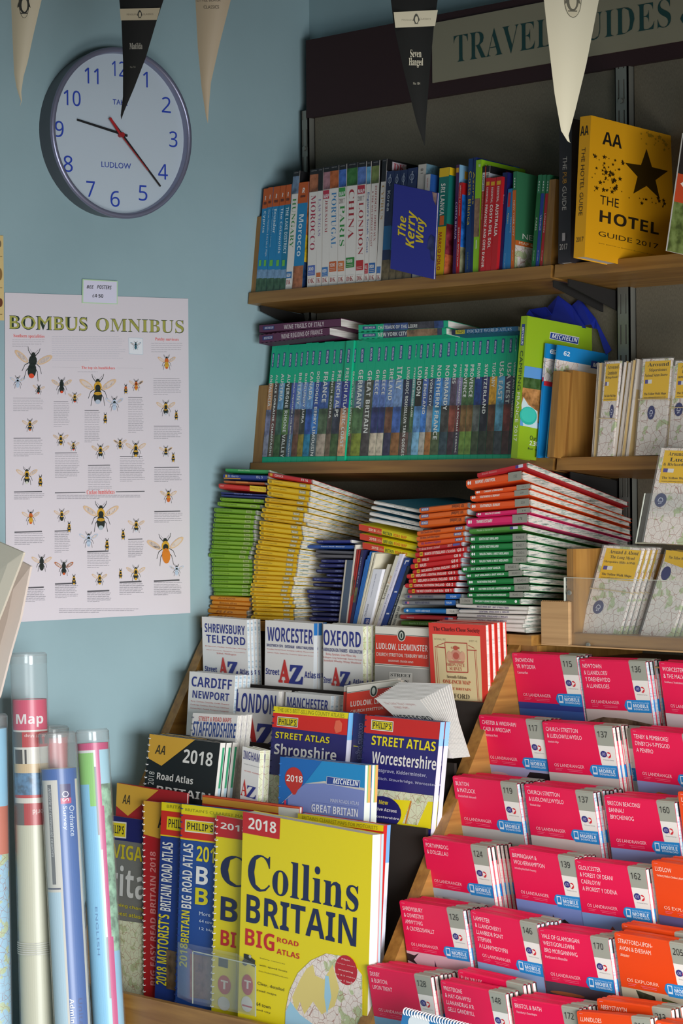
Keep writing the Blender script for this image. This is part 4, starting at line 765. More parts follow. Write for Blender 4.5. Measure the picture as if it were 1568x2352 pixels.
fb('white street atlas titled WORCESTER', (609.2, 1424.3), (720.7, 1432), (607.5, 1573), .308, 'A', WT,
   [('t', 'WORCESTER', 614, 1439, 719, 1480, NB, 'b'), ('t', 'DROITWICH SPA   EVESHAM   GREAT MALVERN', 613, 1478, 720, 1493, '3a3f7a', 'b'), ('t', 'Bewdley, Fernhill Heath, Kempsey, Ledbury, Malvern Link', 614, 1489, 721, 1501, 'd0706a'), ('t', 'Malvern Wells, Ombersley, Pershore, Upton upon Severn', 615, 1497, 720, 1509, 'd0706a'),
    ('t', 'Street', 611, 1534, 642, 1551, NB, 'b'), ('t', 'Atlas', 700, 1541, 726, 1559, NB, 'b')]+az(641, 1514, 56), .008, 2, clab='white street atlas of WORCESTER, ', rops=[('R', 0, .0, 1, .1, '1f6ab0'), ('R', 0, .1, 1, 1, 'c8ccd0')])
fb('white street atlas titled OXFORD', (742, 1432.5), (833, 1438.4), (742, 1580), .308, 'A', WT,
   [('t', 'OXFORD', 743, 1446, 829, 1488, NB, 'b'), ('t', 'ABINGDON-ON-THAMES   KIDLINGTON', 743, 1487, 832, 1502, '3a3f7a', 'b'), ('t', 'Botley, Eynsham, Great Milton, Islip', 749, 1499, 818, 1511, 'd0706a'), ('t', 'Kidlington, Long Hanborough, Stanton Harcourt', 743, 1507, 832, 1519, 'd0706a'), ('t', 'Stonesfield, Wheatley, Witney, Woodstock', 744, 1514, 830, 1527, 'd0706a'),
    ('t', 'Street', 744, 1554, 762, 1570, NB, 'b'), ('t', 'Atlas', 811, 1559, 836, 1572, NB, 'b')]+az(762, 1532, 44), .009, 2, edge='x:mapg', clab='white street atlas of OXFORD, ')
LL = lambda x, y, s=0.: [('r', x, y+23, x+124, y+24.5+6*0, '33302e')]
fb('white and red street map titled LUDLOW, LEOMINSTER', (861.7, 1438.3), (986, 1444.2), (860.8, 1556.7), .300, 'A', 'e6e0d4',
   [('p', [(862, 1457), (985, 1464), (985, 1532), (861, 1523)], 'd8351e'), ('p', [(862, 1455), (985, 1462), (985, 1463), (862, 1456)], '33302e'), ('p', [(861, 1525), (985, 1534), (985, 1535), (861, 1526)], '55504a'), ('p', [(861, 1529), (985, 1538), (985, 1620), (861, 1610)], 'b4b0aa'),
    ('e', 922.5, 1459.5, 9.5, 14, 'e6e0d4'), ('e', 922.5, 1459.5, 8, 12, '26302a'), ('e', 922.5, 1459.5, 4.5, 8, 'c8ccc0'), ('e', 922.5, 1460, 2, 6, '26302a'),
    ('t', 'LUDLOW, LEOMINSTER', 865, 1476, 983, 1499, 'f0e4dc', 'b'), ('t', 'CHURCH STRETTON, TENBURY WELLS', 865, 1498, 982, 1514, 'f0dcd0', 'b'), ('t', 'BROMYARD, CRAVEN ARMS', 893, 1515, 950, 1524, 'f0d0c4', 'b'),
    ('p', [(895, 1543), (948, 1546), (948, 1567), (895, 1566)], 'dcd8d0'), ('t', 'STREET', 898, 1546, 945, 1556, '2a2a28', 's'), ('t', 'PLAN', 902, 1560, 940, 1569, '2a2a28', 's')], .006, 2, name='street_map', cat='map', clab='white and red street map of LUDLOW, ')
OC = 'b03a30'
fb('red-bordered vintage map titled HEREFORD with a royal crest', (983.6, 1430), (1114.8, 1436), (990.3, 1606.3), .318, 'A', 'dd3a2e',
   [('t', 'The Charles Close Society', 995, 1439, 1102, 1456, '3a1210', 's'), ('p', [(993, 1456), (1102.5, 1461.5), (1108, 1612), (1003, 1606)], 'dcc898'), ('t', 'NATIONAL GRID', 997, 1465, 1024, 1471, '7a6a50'), ('t', 'SHEET 142', 1077, 1470, 1096, 1475, '7a6a50'),
    ('l', 999, 1484, 1008, 1604, .0012, OC), ('l', 1003, 1485, 1012, 1604, .0008, OC), ('l', 1090, 1492, 1098, 1609, .0012, OC), ('l', 1093, 1492, 1101, 1610, .0008, OC), ('l', 999, 1485, 1023, 1488, .0016, OC), ('l', 1074, 1493, 1095, 1494, .0016, OC), ('l', 1004, 1483, 1020, 1477, .001, OC), ('l', 1076, 1482, 1090, 1489, .001, OC),
    ('l', 1022, 1475, 1073, 1477.5, .0016, OC), ('l', 1022, 1475, 1027, 1543, .0016, OC), ('l', 1027, 1543, 1075, 1544.5, .0016, OC), ('l', 1073, 1477.5, 1075.5, 1544.5, .0016, OC),
    ('e', 1048, 1505, 12, 13, 'cf8f78'), ('e', 1047, 1488, 6, 5, 'b8503c'), ('e', 1033, 1507, 6, 12, 'd6a284'), ('e', 1063, 1508, 6, 12, 'd6a284'), ('e', 1048, 1506, 7, 8, 'b85a48'), ('p', [(1030, 1517), (1068, 1519), (1064, 1524), (1034, 1522)], 'c07860'), ('t', 'G', 1037, 1485, 1041, 1490, OC, 's'), ('t', 'R', 1053, 1486, 1057, 1491, OC, 's'),
    ('t', 'ORDNANCE', 1027, 1522, 1069, 1532, OC, 'S'), ('t', 'SURVEY', 1034, 1531, 1063, 1541, OC, 'S'), ('t', 'Seventh Edition', 1028, 1550, 1073, 1560, '4a3020', 's'), ('t', 'ONE-INCH MAP', 1019, 1560, 1082, 1573, 'b8442c', 's'), ('t', 'OF GREAT BRITAIN', 1005, 1576, 1083, 1587, 'b8442c', 's'), ('t', 'HEREFORD', 1008, 1590, 1080, 1606, '2a2018', 'S')],
   .0075, 3, name='vintage_map', cat='map', lean=-.1, gap=.0035, edge='x:foldw', clab='red-bordered vintage map of HEREFORD, ')
# second tier
fb('white street atlas titled CARDIFF NEWPORT', (435.3, 1542), (540.3, 1551.3), (427.3, 1686), .365, 'B', WT,
   [('t', 'CARDIFF', 441, 1553, 532, 1585, NB, 'b'), ('t', 'NEWPORT', 443, 1585, 526, 1611, NB, 'b'), ('t', 'Barry, Caerleon, Caerphilly, Cardiff, Chepstow', 439, 1608, 527, 1621, 'd0706a'), ('t', 'Cowbridge, Cwmbran, Dinas Powys, Llantrisant', 438, 1616, 526, 1629, 'd0706a'), ('t', 'Llantwit Major, Penarth, Pontypool, Pontypridd', 438, 1624, 525, 1637, 'd0706a')], .007, 3, lean=.03, edge='x:foldb', clab='white street atlas of CARDIFF NEWPORT, ')
fb('white street atlas titled LONDON', (544.7, 1580.7), (640.5, 1588), (536.5, 1707), .36, 'B', WT,
   [('t', 'LONDON', 545, 1590, 632, 1642, NB, 'b'), ('p', [(543, 1583), (547, 1583), (541, 1640), (537, 1640)], '26407a')]+az(560, 1646, 68), .008, 2, lean=.03, clab='white street atlas of LONDON, ')
fb('white street atlas titled MANCHESTER', (656, 1589.5), (760, 1599), (650, 1700), .355, 'B', WT, [('t', 'MANCHESTER', 660, 1600, 753, 1633, NB, 'b')], .008, 3, lean=.02, edge='x:foldb', clab='white street atlas of MANCHESTER, ')
LW = lambda dx, dy: [('p', [(789+dx, 1590+dy), (914+dx, 1572+dy), (914+dx, 1640+dy), (787+dx, 1654+dy)], 'd8351e'), ('p', [(789+dx, 1588+dy), (914+dx, 1570+dy), (914+dx, 1571+dy), (789+dx, 1589+dy)], '33302e'), ('e', 851.5+dx, 1584+dy, 9, 13.5, 'e6e0d4'), ('e', 851.5+dx, 1584+dy, 7.5, 12, '26302a'), ('e', 851.5+dx, 1584+dy, 4, 8, 'c8ccc0'),
      ('t', 'LUDLOW, LEOMINSTER', 799+dx, 1608+dy, 925+dx, 1607+dy, 'f0e4dc', 'b'), ('t', 'CHURCH STRETTON, TENBURY', 799+dx, 1628+dy, 915+dx, 1622+dy, 'f0dcd0', 'b')]
fb('tilted white and red street map titled LUDLOW in front of the OXFORD atlas', (790, 1575), (914, 1558), (788, 1633), .364, 'B', 'e6e0d4', LW(0, 0), .006, 0, name='street_map', cat='map')
fb('second tilted white and red street map of LUDLOW, nearest the spiral atlas', (797, 1578), (921, 1562), (795, 1636), .371, 'B', 'e6e0d4', LW(7, 3), .005, 0, name='street_map', cat='map')
# fan of small grey-white maps falling forward
for i in range(14):
    t = i/13; L3 = lambda a, b: (a[0]+(b[0]-a[0])*t, a[1]+(b[1]-a[1])*t)
    tl, tr = L3((859.6, 1603.6), (914, 1567)), L3((964.8, 1607.6), (1034.5, 1571)); ml, mr = L3((908.6, 1649), (960, 1640)), L3((1003, 1657), (1052, 1655)); bl, br = L3((950, 1738), (972, 1738)), L3((1040, 1742), (1078, 1738))
    q1, q2 = .407-.02*t, .405-.021*t
    P = [onax(*tl, 1, -q1), onax(*tr, 1, -q1), onax(*mr, 1, -q2), onax(*ml, 1, -q2), onax(*br, 1, -q2-.002), onax(*bl, 1, -q2-.002)]
    root = thing('leaflet_map', 'grey-white small map, %s from the front of the fanned bundle' % ORD[i] if i else 'frontmost grey-white small map of the fanned bundle, titled HEREFORD', 'map', (P[4]+P[5])/2, 'fanned bundle of small street maps')
    mb = MB(); mb.prism([P[0], P[3], P[2], P[1]], (0, .0006, .0002), 'd4d0cc'); mb.prism([P[3], P[5], P[4], P[2]], (0, .0006, 0), 'd4d0cc')
    if i == 0:
        f = Face(P[0], P[1]-P[0], P[3]-P[0]); art(mb, f, [('t', 'The Little Map Company', 880, 1612, 958, 1622, 'c09a96', 'S'), ('t', 'STREET MAPS', 903, 1622, 941, 1628, 'c08a86', 'n'), ('t', 'HEREFORD', 903, 1641, 999, 1656, '3a4042', 'b')])
    mb.build('cover', root)
    mb = MB(); d = (P[1]-P[0]).normalized()*.003
    mb.prism([P[1]-d*3, P[2]-d*3, P[2]+Vector((0, .0012, 0)), P[1]+Vector((0, .0012, 0))], (-.0001, .0002, 0), 'x:foldw'); mb.prism([P[2]-d*3, P[4]-d*3, P[4]+Vector((0, .0012, 0)), P[2]+Vector((0, .0012, 0))], (-.0001, .0002, 0), 'x:foldw'); mb.build('folded_sheets', root)
# third tier
PH = '26206e'
fb('white spiral-bound street atlas titled STAFFORDSHIRE', (443, 1637.5), (546, 1643), (438, 1692), .428, 'C', WT,
   [('t', 'STREET & ROAD MAPS', 457, 1645, 531, 1660, 'c86460', 'b'), ('t', 'STAFFORDSHIRE', 445, 1656, 540, 1696, '2f4a90', 'b')], .009, 2, lean=.03, spiral=('6a6a74', 26, .004), clab='white spiral-bound street atlas of STAFFORDSHIRE, ')
fb('blue and red street atlas titled Shropshire with a yellow top band', (628.7, 1621.7), (801, 1638), (612, 1849), .42, 'C', PH,
   [('p', [(629, 1621), (801, 1638), (799, 1651), (627, 1637)], 'ead80e'), ('p', [(627.5, 1637), (799, 1651), (797, 1689), (624, 1669)], 'd8241a'), ('t', 'THE UK’S BEST-SELLING COUNTY ATLASES', 638, 1625, 791, 1649, '8a8410'), ('p', [(638, 1645), (685.5, 1649), (684, 1671.5), (636, 1667)], 'e8e4d0'), ('p', [(639.5, 1647), (684, 1651), (682.5, 1669.5), (637.5, 1665)], '2a2a2a'),
    ('p', [(640.5, 1648), (683, 1652), (681.5, 1668), (639, 1664)], 'e4d010'), ('t', 'PHILIP’S', 642, 1650, 680, 1667, '2a2a20', 'b'), ('p', [(772, 1655), (781, 1654), (787, 1662), (785, 1680), (772, 1684), (768, 1672)], 'e8694c'),
    ('t', 'STREET ATLAS', 634, 1680, 757, 1708, 'ead80e', 'b'), ('t', 'Shropshire', 632, 1706, 772, 1756, 'e8e4e0', 'b'), ('p', [(619, 1778), (790, 1800), (788, 1850), (612, 1849)], 'x:mapg')], .010, 1, lean=.03,
   rops=[('R', 0, 0, 1, .14, '6aa8d8'), ('R', 0, .14, 1, 1, 'd0cedc')], spiral=('1d2450', 30, .005), clab='blue and red street atlas of Shropshire, ')
fb('blue and red spiral-bound street atlas titled Worcestershire', (839, 1643), (1011.4, 1659), (819, 1875), .428, 'C', PH,
   [('p', [(839, 1642), (1011.4, 1659), (1011, 1699), (836, 1683)], 'c8201c'), ('p', [(853, 1652), (904, 1657), (902.5, 1681.5), (852, 1676)], 'e8e4d0'), ('p', [(855, 1654.5), (902, 1659), (901, 1679), (854, 1674)], '2a2a2a'), ('p', [(856, 1656), (901, 1660), (900, 1678), (855, 1673)], 'e4d010'), ('t', 'PHILIP’S', 858, 1658, 898, 1676, '2a2a20', 'b'),
    ('t', 'STREET ATLAS', 855, 1689, 1000, 1726, 'ead80e', 'b'), ('t', 'Worcestershire', 856, 1724, 1001, 1769, 'e8e4e0', 'b'), ('t', 'Bromsgrove, Kidderminster,', 850, 1762, 980, 1788, 'a8a8c8', 'b'), ('t', 'Redditch, Stourbridge, Worcester', 850, 1782, 1001, 1808, 'a8a8c8', 'b'),
    ('p', [(822, 1828), (1001, 1842), (998, 1905), (817, 1880)], 'e8d80e'), ('p', [(866, 1812), (998, 1828), (998, 1842), (866, 1834)], 'x:mapg'), ('p', [(947, 1833), (985, 1838), (960, 1895), (925, 1891)], 'x:mapg'), ('l', 945, 1840, 932, 1892, .0035, 'c87a18'),
    ('e', 878, 1866, 45, 38, '231f66'), ('t', 'New', 872, 1837, 892, 1849, 'e4d020', 'b'), ('t', 'Drive Across', 858, 1852, 912, 1867, 'e0dce0', 'b'), ('t', 'Worcestershire', 846, 1869, 918, 1884, 'e0dce0', 'b')],
   .009, 1, lean=.015, rops=[('R', 0, 0, 1, .12, '8abce0'), ('R', 0, .12, 1, 1, 'd4d2de')], spiral=('1c2458', 30, .005), clab='blue and red street atlas of Worcestershire, ')
panelthing('back_cover', 'dark blue spiral atlas seen edge-on left of the Worcestershire atlas', 'atlas', (812, 1638), (839, 1641), (806, 1760), .412, .004, '231f66', [('t', 'contents pages', 820, 1660, 832, 1745, '8080b0', 'n', 90), ('r', 812, 1712, 822, 1716, 'c8b820')], h=.26)[0].name = 'road_atlas'
# fourth tier
AY = 'd8a838'
fb('black and gold 2018 road atlas with white comb binding', (344, 1685.7), (506, 1707), (331.8, 1800.5), .482, 'D', '141d20',
   [('p', [(344, 1685), (448, 1699), (371, 1759), (340, 1741)], AY), ('t', 'AA', 358, 1710, 379, 1734, '3a3420', 'z'), ('t', '2018', 423, 1720, 487, 1761, 'e4e4e0', 'b'), ('t', 'Road Atlas', 362, 1773, 443, 1802, 'd8d8d4', 'b'), ('t', 'BRITAIN', 361, 1804, 482, 1840, 'd8d8d4', 'b'), ('t', '2018', 343, 1771, 353, 1803, 'c0c4c0', 'n', -90)], .011, 2, lean=.04,
   rops=[('R', 0, 0, 1, 1, 'e0dcd6'), ('R', .5, .02, .9, .2, '3a9a70'), ('R', .5, .2, 1, 1, 'b8d0dc')], spiral=('c8c8c8', 34, .0055), clab='black and gold 2018 road atlas, ')
fb('white street atlas of NOTTINGHAM in front of the LONDON atlas', (557, 1714), (596.6, 1724), (551, 1836), .48, 'D', WT,
   [('t', 'INGHAM', 560, 1723, 596, 1752, '4a4a80', 'b'), ('t', 'AND SURROUNDS', 561, 1753, 596, 1764, '8a8a90'), ('t', 'street names', 561, 1768, 596, 1780, 'd0706a'), ('t', 'A', 555, 1788, 568, 1830, RD, 's'), ('t', 'Z', 567, 1803, 588, 1836, NB, 's')], .01, 1, edge='x:mapg', lean=.03, clab='white street atlas of NOTTINGHAM, ')
MI = '7a88c4'
fb('blue 2018 Great Britain atlas with a red balloon', (643, 1737.8), (839, 1758), (639.5, 1842), .485, 'D', '1666b4',
   [('p', [(740, 1748), (839, 1758), (838, 1810), (740, 1796), (700, 1800)], '1e8ac8'), ('p', [(661, 1860), (661, 1830), (700, 1801), (745, 1796), (837, 1811), (836, 1900), (655, 1890)], MI), ('p', [(698, 1800), (745, 1794), (837, 1810), (837, 1816), (745, 1799)], 'c8c4bc'),
    ('e', 675.5, 1789, 21, 27, 'c02a20'), ('p', [(663, 1808), (688, 1808), (679, 1825), (673, 1825)], 'c02a20'), ('l', 672, 1822, 648, 1845, .0008, 'c8ccd4'), ('t', '2018', 659, 1779, 695, 1798, 'f0e8e4', 'b'), ('p', [(751, 1783), (828, 1793), (826.5, 1810), (750, 1801)], 'dcdce0'), ('p', [(752, 1784), (827, 1794), (825.5, 1809), (751, 1800)], '25408f'), ('t', 'MICHELIN', 766, 1787, 824, 1806, 'eef0f4', 'z'),
    ('t', 'MAIN ROADS ATLAS', 760, 1834, 825, 1850, 'd4d8ec'), ('l', 716, 1842, 823, 1855, .0004, '5a68a8'), ('t', 'GREAT BRITAIN', 717, 1846, 823, 1877, 'e4e6f0', 'b'), ('p', [(654, 1838), (659, 1838), (658, 1858), (653, 1856)], 'd02a50')], .012, 1, lean=.03,
   rops=[('R', 0, 0, 1, 1, 'd8e0d8'), ('R', .55, .0, 1, .16, 'd8a058'), ('R', .4, .0, .55, .16, '6ab070')], spiral=('2a6ab0', 20, .004), clab='blue 2018 Great Britain atlas, ')
# front tier
fb('gold-cornered red atlas, back of the front tier beside the blue wall', (269, 1798), (430, 1822), (265.8, 1872), .500, 'E', 'a81e26',
   [('p', [(269, 1797), (364, 1815), (294, 1874), (267, 1851)], AY), ('t', 'AA', 282, 1824, 299, 1848, '3a3420', 'z')], .004, 0, lean=.02)
fb('red-topped atlas whose edge shows behind the yellow atlases', (465, 1826), (688, 1854), (462, 1900), .5015, 'E', 'c02420', [('p', [(465, 1826), (688, 1854), (688, 1857), (465, 1829)], 'e0582a'), ('p', [(465, 1830), (640, 1853), (640, 1868), (465, 1845)], 'd89a30'), ('p', [(640, 1853), (688, 1858), (688, 1880), (640, 1872)], 'd8d8d0')], .006, 0)
fb('blue and grey atlas with yellow lettering beside the map tubes', (222, 1868), (470, 1904), (219, 1960), .5065, 'E', '73736e',
   [('p', [(222, 1867), (470, 1904), (470, 1958), (220, 1922)], '1a1c62'), ('p', [(244, 1884), (291, 1889), (290, 1926), (243, 1921)], 'e8e4d0'), ('p', [(246, 1887), (289, 1892), (288, 1923), (245, 1918)], 'e0cc10'), ('t', 'PHILIP’S', 248, 1892, 285, 1917, '2a2a20', 'b'), ('t', 'NAVIGATOR', 222, 1930, 385, 1990, 'c8b820', 'b'),
    ('t', 'Britain', 222, 1978, 385, 2078, 'd0d0cc', 'b'), ('t', 'designing changes', 240, 2068, 345, 2097, 'c8b820', 'b'), ('t', 'best atlases', 270, 2092, 335, 2113, 'c8b820', 'b'), ('p', [(221, 2106), (470, 2140), (470, 2340), (212, 2300)], 'x:mapg')], .006, 0)
fb('red and gold easy-read Britain atlas with white comb binding', (328.8, 1838.8), (560, 1866), (330, 2260), .514, 'E', 'b01c22',
   [('p', [(330, 1838), (600, 1870), (366, 1926), (330, 1916)], AY), ('t', 'AA', 362, 1870, 390, 1905, '2a2418', 'z'), ('t', 'BIG EASY READ BRITAIN 2018', 345, 1955, 359, 2265, 'd88a88', 'b', -90)], .008, 0, spiral=('e0dcd8', 40, .005))
fb('yellow-topped blue motorist atlas with a yellow and white vertical title', (371.6, 1841.8), (560, 1862), (356, 2266), .525, 'E', '1c3a86',
   [('p', [(371, 1841), (600, 1868), (600, 1888), (370.5, 1861)], 'e6d60e'), ('p', [(370.5, 1861), (600, 1888), (600, 1945), (368, 1916)], 'd02a1c'), ('p', [(368, 1916), (600, 1945), (600, 1948), (368, 1919)], 'e6c80e'), ('t', 'BRITAIN’S CLEAREST', 384, 1848, 500, 1868, '8a8410'), ('p', [(385, 1875), (440, 1881), (438, 1912), (383, 1905)], 'e4d010'), ('t', 'PHILIP’S', 388, 1880, 436, 1906, '2a2a20', 'b'),
    ('t', '2018 MOTORIST’S', 365, 2098, 384, 2265, 'e0d020', 'b', -90), ('t', 'BRITAIN ROAD ATLAS', 374, 1933, 393, 2094, 'e0e0dc', 'b', -90), ('p', [(383, 2180), (420, 2190), (420, 2280), (383, 2270)], '6a5034~')], .008, 0)
fb('yellow-topped blue big road atlas with blue comb binding', (417.5, 1846.4), (600, 1868), (403, 2279), .536, 'E', '1f4a94',
   [('p', [(417, 1846), (620, 1870), (620, 1893), (416.5, 1869)], 'e6d60e'), ('p', [(416.5, 1869), (620, 1893), (620, 1950), (414, 1923)], 'd02a1c'), ('p', [(414, 1923), (620, 1950), (620, 1953), (414, 1927)], 'e6c80e'), ('t', 'BRITAIN’S CLEAREST MAPS', 426, 1856, 570, 1880, '8a8410'), ('p', [(426, 1882), (492, 1889), (491, 1917), (425, 1910)], 'e8e4d0'), ('p', [(428, 1884), (491, 1891), (490, 1915), (427, 1907)], 'e0cc10'), ('t', 'PHILIP’S', 431, 1888, 490, 1912, '2a2a20', 'b'),
    ('t', '2018', 414, 2165, 430, 2222, 'c8c020', 'b', -90), ('t', 'BRITAIN', 418, 2090, 434, 2166, 'e0d020', 'b', -90), ('t', 'BIG ROAD ATLAS', 422, 1936, 440, 2088, 'e0e0dc', 'b', -90), ('t', '2018', 453, 1942, 512, 1986, 'e4d420', 'b'), ('t', 'B', 452, 1989, 478, 2034, 'e8e8e4', 'b'), ('t', 'B', 450, 2038, 478, 2081, 'd8cc20', 'b'),
    ('t', 'More', 459, 2093, 484, 2106, 'd0dcec'), ('t', '64 town', 459, 2111, 495, 2124, 'd0dcec'), ('t', '12 big', 459, 2129, 490, 2142, 'd0dcec'), ('p', [(438, 2190), (500, 2200), (500, 2300), (438, 2290)], '6a4a3a~')], .008, 0, spiral=('1c2f70', 40, .005))
fb('yellow-topped atlas for motorists behind the big yellow atlas', (684, 1868), (881, 1896), (680, 1950), .5105, 'E', 'c8241c',
   [('p', [(684, 1867), (881, 1896), (881, 1910), (684, 1884)], 'e6d60e'), ('t', 'BRITAIN’S CLEAREST MAPS FOR MOTORISTS', 694, 1873, 867, 1906, '8a8410')], .014, 0, rops=[('R', 0, 0, .5, 1, 'b8201c'), ('R', .5, 0, 1, .13, '6aa0d8'), ('R', .5, .13, 1, 1, 'd8dcec')])
YC, NV = 'e2cf0a', '18224c'
yel = lambda dx, dy: [('p', [(558.3+dx, 1861+dy), (646+dx, 1880+dy), (644+dx, 1929+dy), (556+dx, 1911+dy)], 'c01c22'), ('t', '2018', 572+dx, 1881+dy, 636+dx, 1914+dy, 'eae4dc', 'b')]
fb('yellow road atlas with white comb binding, left of the largest yellow atlas', (497, 1872.4), (760, 1918), (486, 2291), .5475, 'E', YC,
   [('p', [(498, 1870), (600, 1888), (600, 1935), (496, 1921)], 'c01c22'), ('t', '2018', 507, 1888, 570, 1914, 'eae4dc', 'b'), ('t', 'C', 508, 1960, 568, 2043, NV, 's'), ('t', 'B', 508, 2058, 545, 2121, NV, 'b'), ('t', 'BI', 508, 2135, 542, 2178, 'c01c22', 'b'),
    ('r', 503, 2197, 524, 2224, '33302a'), ('e', 516, 2262, 15, 22, 'c02a24'), ('t', 'T', 508, 2250, 524, 2274, 'e8dcd0', 'b'), ('e', 515, 2305, 14, 16, 'd8d0c8')], .009, 0, spiral=('dcdce0', 40, .006))
fb('large yellow Britain big road atlas 2018, frontmost in the unit', (558.3, 1864), (855.5, 1918), (547, 2290), .5725, 'E', YC,
   [('p', [(558, 1863), (644, 1879), (642, 1928), (555, 1912)], 'c01c22'), ('t', '2018', 571, 1877, 634, 1915, 'eae4dc', 'b'), ('t', 'Collins', 571, 1958, 823, 2097, NV, 's'), ('t', 'BRITAIN', 567, 2053, 818, 2175, NV, 'b'), ('t', 'BIG', 564, 2131, 630, 2186, 'c01c22', 'b'),
    ('t', 'ROAD', 637, 2152, 686, 2175, 'c01c22', 'b'), ('t', 'ATLAS', 636, 2178, 688, 2203, 'c01c22', 'b'), ('t', 'Safety cameras', 597, 2199, 655, 2216, '33301c'), ('t', 'with speed limits', 596, 2214, 660, 2235, '33301c'), ('t', 'from PocketGPSWorld.com', 595, 2228, 662, 2248, '6a641c'), ('t', 'Clear, detailed', 592, 2254, 653, 2278, '33301c'), ('t', 'road maps', 591, 2271, 635, 2289, '33301c'),
    ('t', '64 town', 590, 2301, 622, 2318, '33301c'), ('t', 'and city', 590, 2316, 622, 2330, '33301c'), ('r', 561, 2190, 577, 2216, '2a2a26'), ('p', [(577, 2198), (587, 2206), (586, 2222), (576, 2216)], '3a3a34'), ('e', 563, 2211, 6, 7, '4a4a44'), ('e', 575, 2197, 3, 4, 'b0b0a0'), ('e', 569, 2262, 13, 24, 'c02a24'), ('t', 'T', 562, 2250, 577, 2273, 'e8dcd0', 'b'), ('e', 568, 2306, 13, 18, 'e8e0d8'), ('r', 557, 2306, 580, 2316, 'c02a24'),
    ('p', [(656, 2352), (657, 2320), (666, 2275), (685, 2235), (715, 2206), (750, 2190), (790, 2196), (822, 2225), (833, 2240), (833, 2352)], 'x:map'), ('p', [(672, 2290), (690, 2250), (705, 2225), (720, 2215), (725, 2240), (745, 2250), (765, 2215), (772, 2240), (780, 2270), (770, 2310), (740, 2330), (720, 2300), (700, 2330), (690, 2300), (680, 2330)], 'dcc878'),
    ('p', [(656, 2352), (657, 2325), (668, 2300), (690, 2330), (720, 2352)], '9cc8e0'), ('p', [(748, 2240), (756, 2242), (762, 2290), (752, 2330), (746, 2290)], '9cc8e0'), ('e', 796, 2228, 26, 34, 'b4182a'), ('t', 'Main', 786, 2200, 804, 2208, 'f0e4e0'), ('t', 'large scale', 775, 2210, 817, 2222, 'f0e4e0'), ('t', 'mapping', 778, 2224, 812, 2236, 'f0e4e0'), ('t', 'at 3.2 miles', 773, 2235, 816, 2248, 'f0e4e0'), ('t', 'to 1 inch', 778, 2247, 812, 2260, 'f0e4e0')],
   .022, 0, rops=[('R', 0, 0, .7, 1, 'e4e0dc'), ('R', .7, 0, .8, 1, 'c88a8a'), ('R', .8, 0, 1, 1, 'a8c8d8')], lean=0)
# clear leaflet holder standing in the front tier
def pane(mb, pts, q, mat, th=.0015):
    P = [onax(x, y, 1, -q) for x, y in pts]; mb.prism(P, (0, th, 0), mat); return P
root = thing('leaflet_holder', 'empty clear acrylic leaflet holder in front of the yellow atlases', 'leaflet holder', (onax(505, 2300, 1, -.58)))
mb = MB(); pane(mb, [(408, 2163), (542, 2190), (541, 2320), (407, 2290)], .5755, 'x:acrylic'); mb.build('back_pane', root)
mb = MB(); pane(mb, [(441, 2183), (587, 2216), (587, 2335), (441, 2305)], .585, 'x:acrylic'); 
for a in ((441, 2183, 587, 2216, 587, 2218.5, 441, 2185.5), (441, 2183, 443, 2183.5, 443, 2305, 441, 2305), (585, 2215.5, 587, 2216, 587, 2335, 585, 2335)): pane(mb, [(a[0], a[1]), (a[2], a[3]), (a[4], a[5]), (a[6], a[7])], .5852, 'a8b0a4', .0004)
mb.build('front_pane', root)
mb = MB(); P = [onax(441, 2183, 1, -.5835), onax(408, 2163, 1, -.5757)]
for a, b_ in (((441, 2183, 441, 2305), (408, 2163, 407, 2290)), ((587, 2216, 587, 2335), (542, 2190, 541, 2320))):
    p = [onax(a[0], a[1], 1, -.5835), onax(b_[0], b_[1], 1, -.5757), onax(b_[2], b_[3], 1, -.5757), onax(a[2], a[3], 1, -.5835)]
    mb = MB(); mb.prism(p, (.0015, 0, 0), 'x:acrylic'); mb.build('side_wall', root)
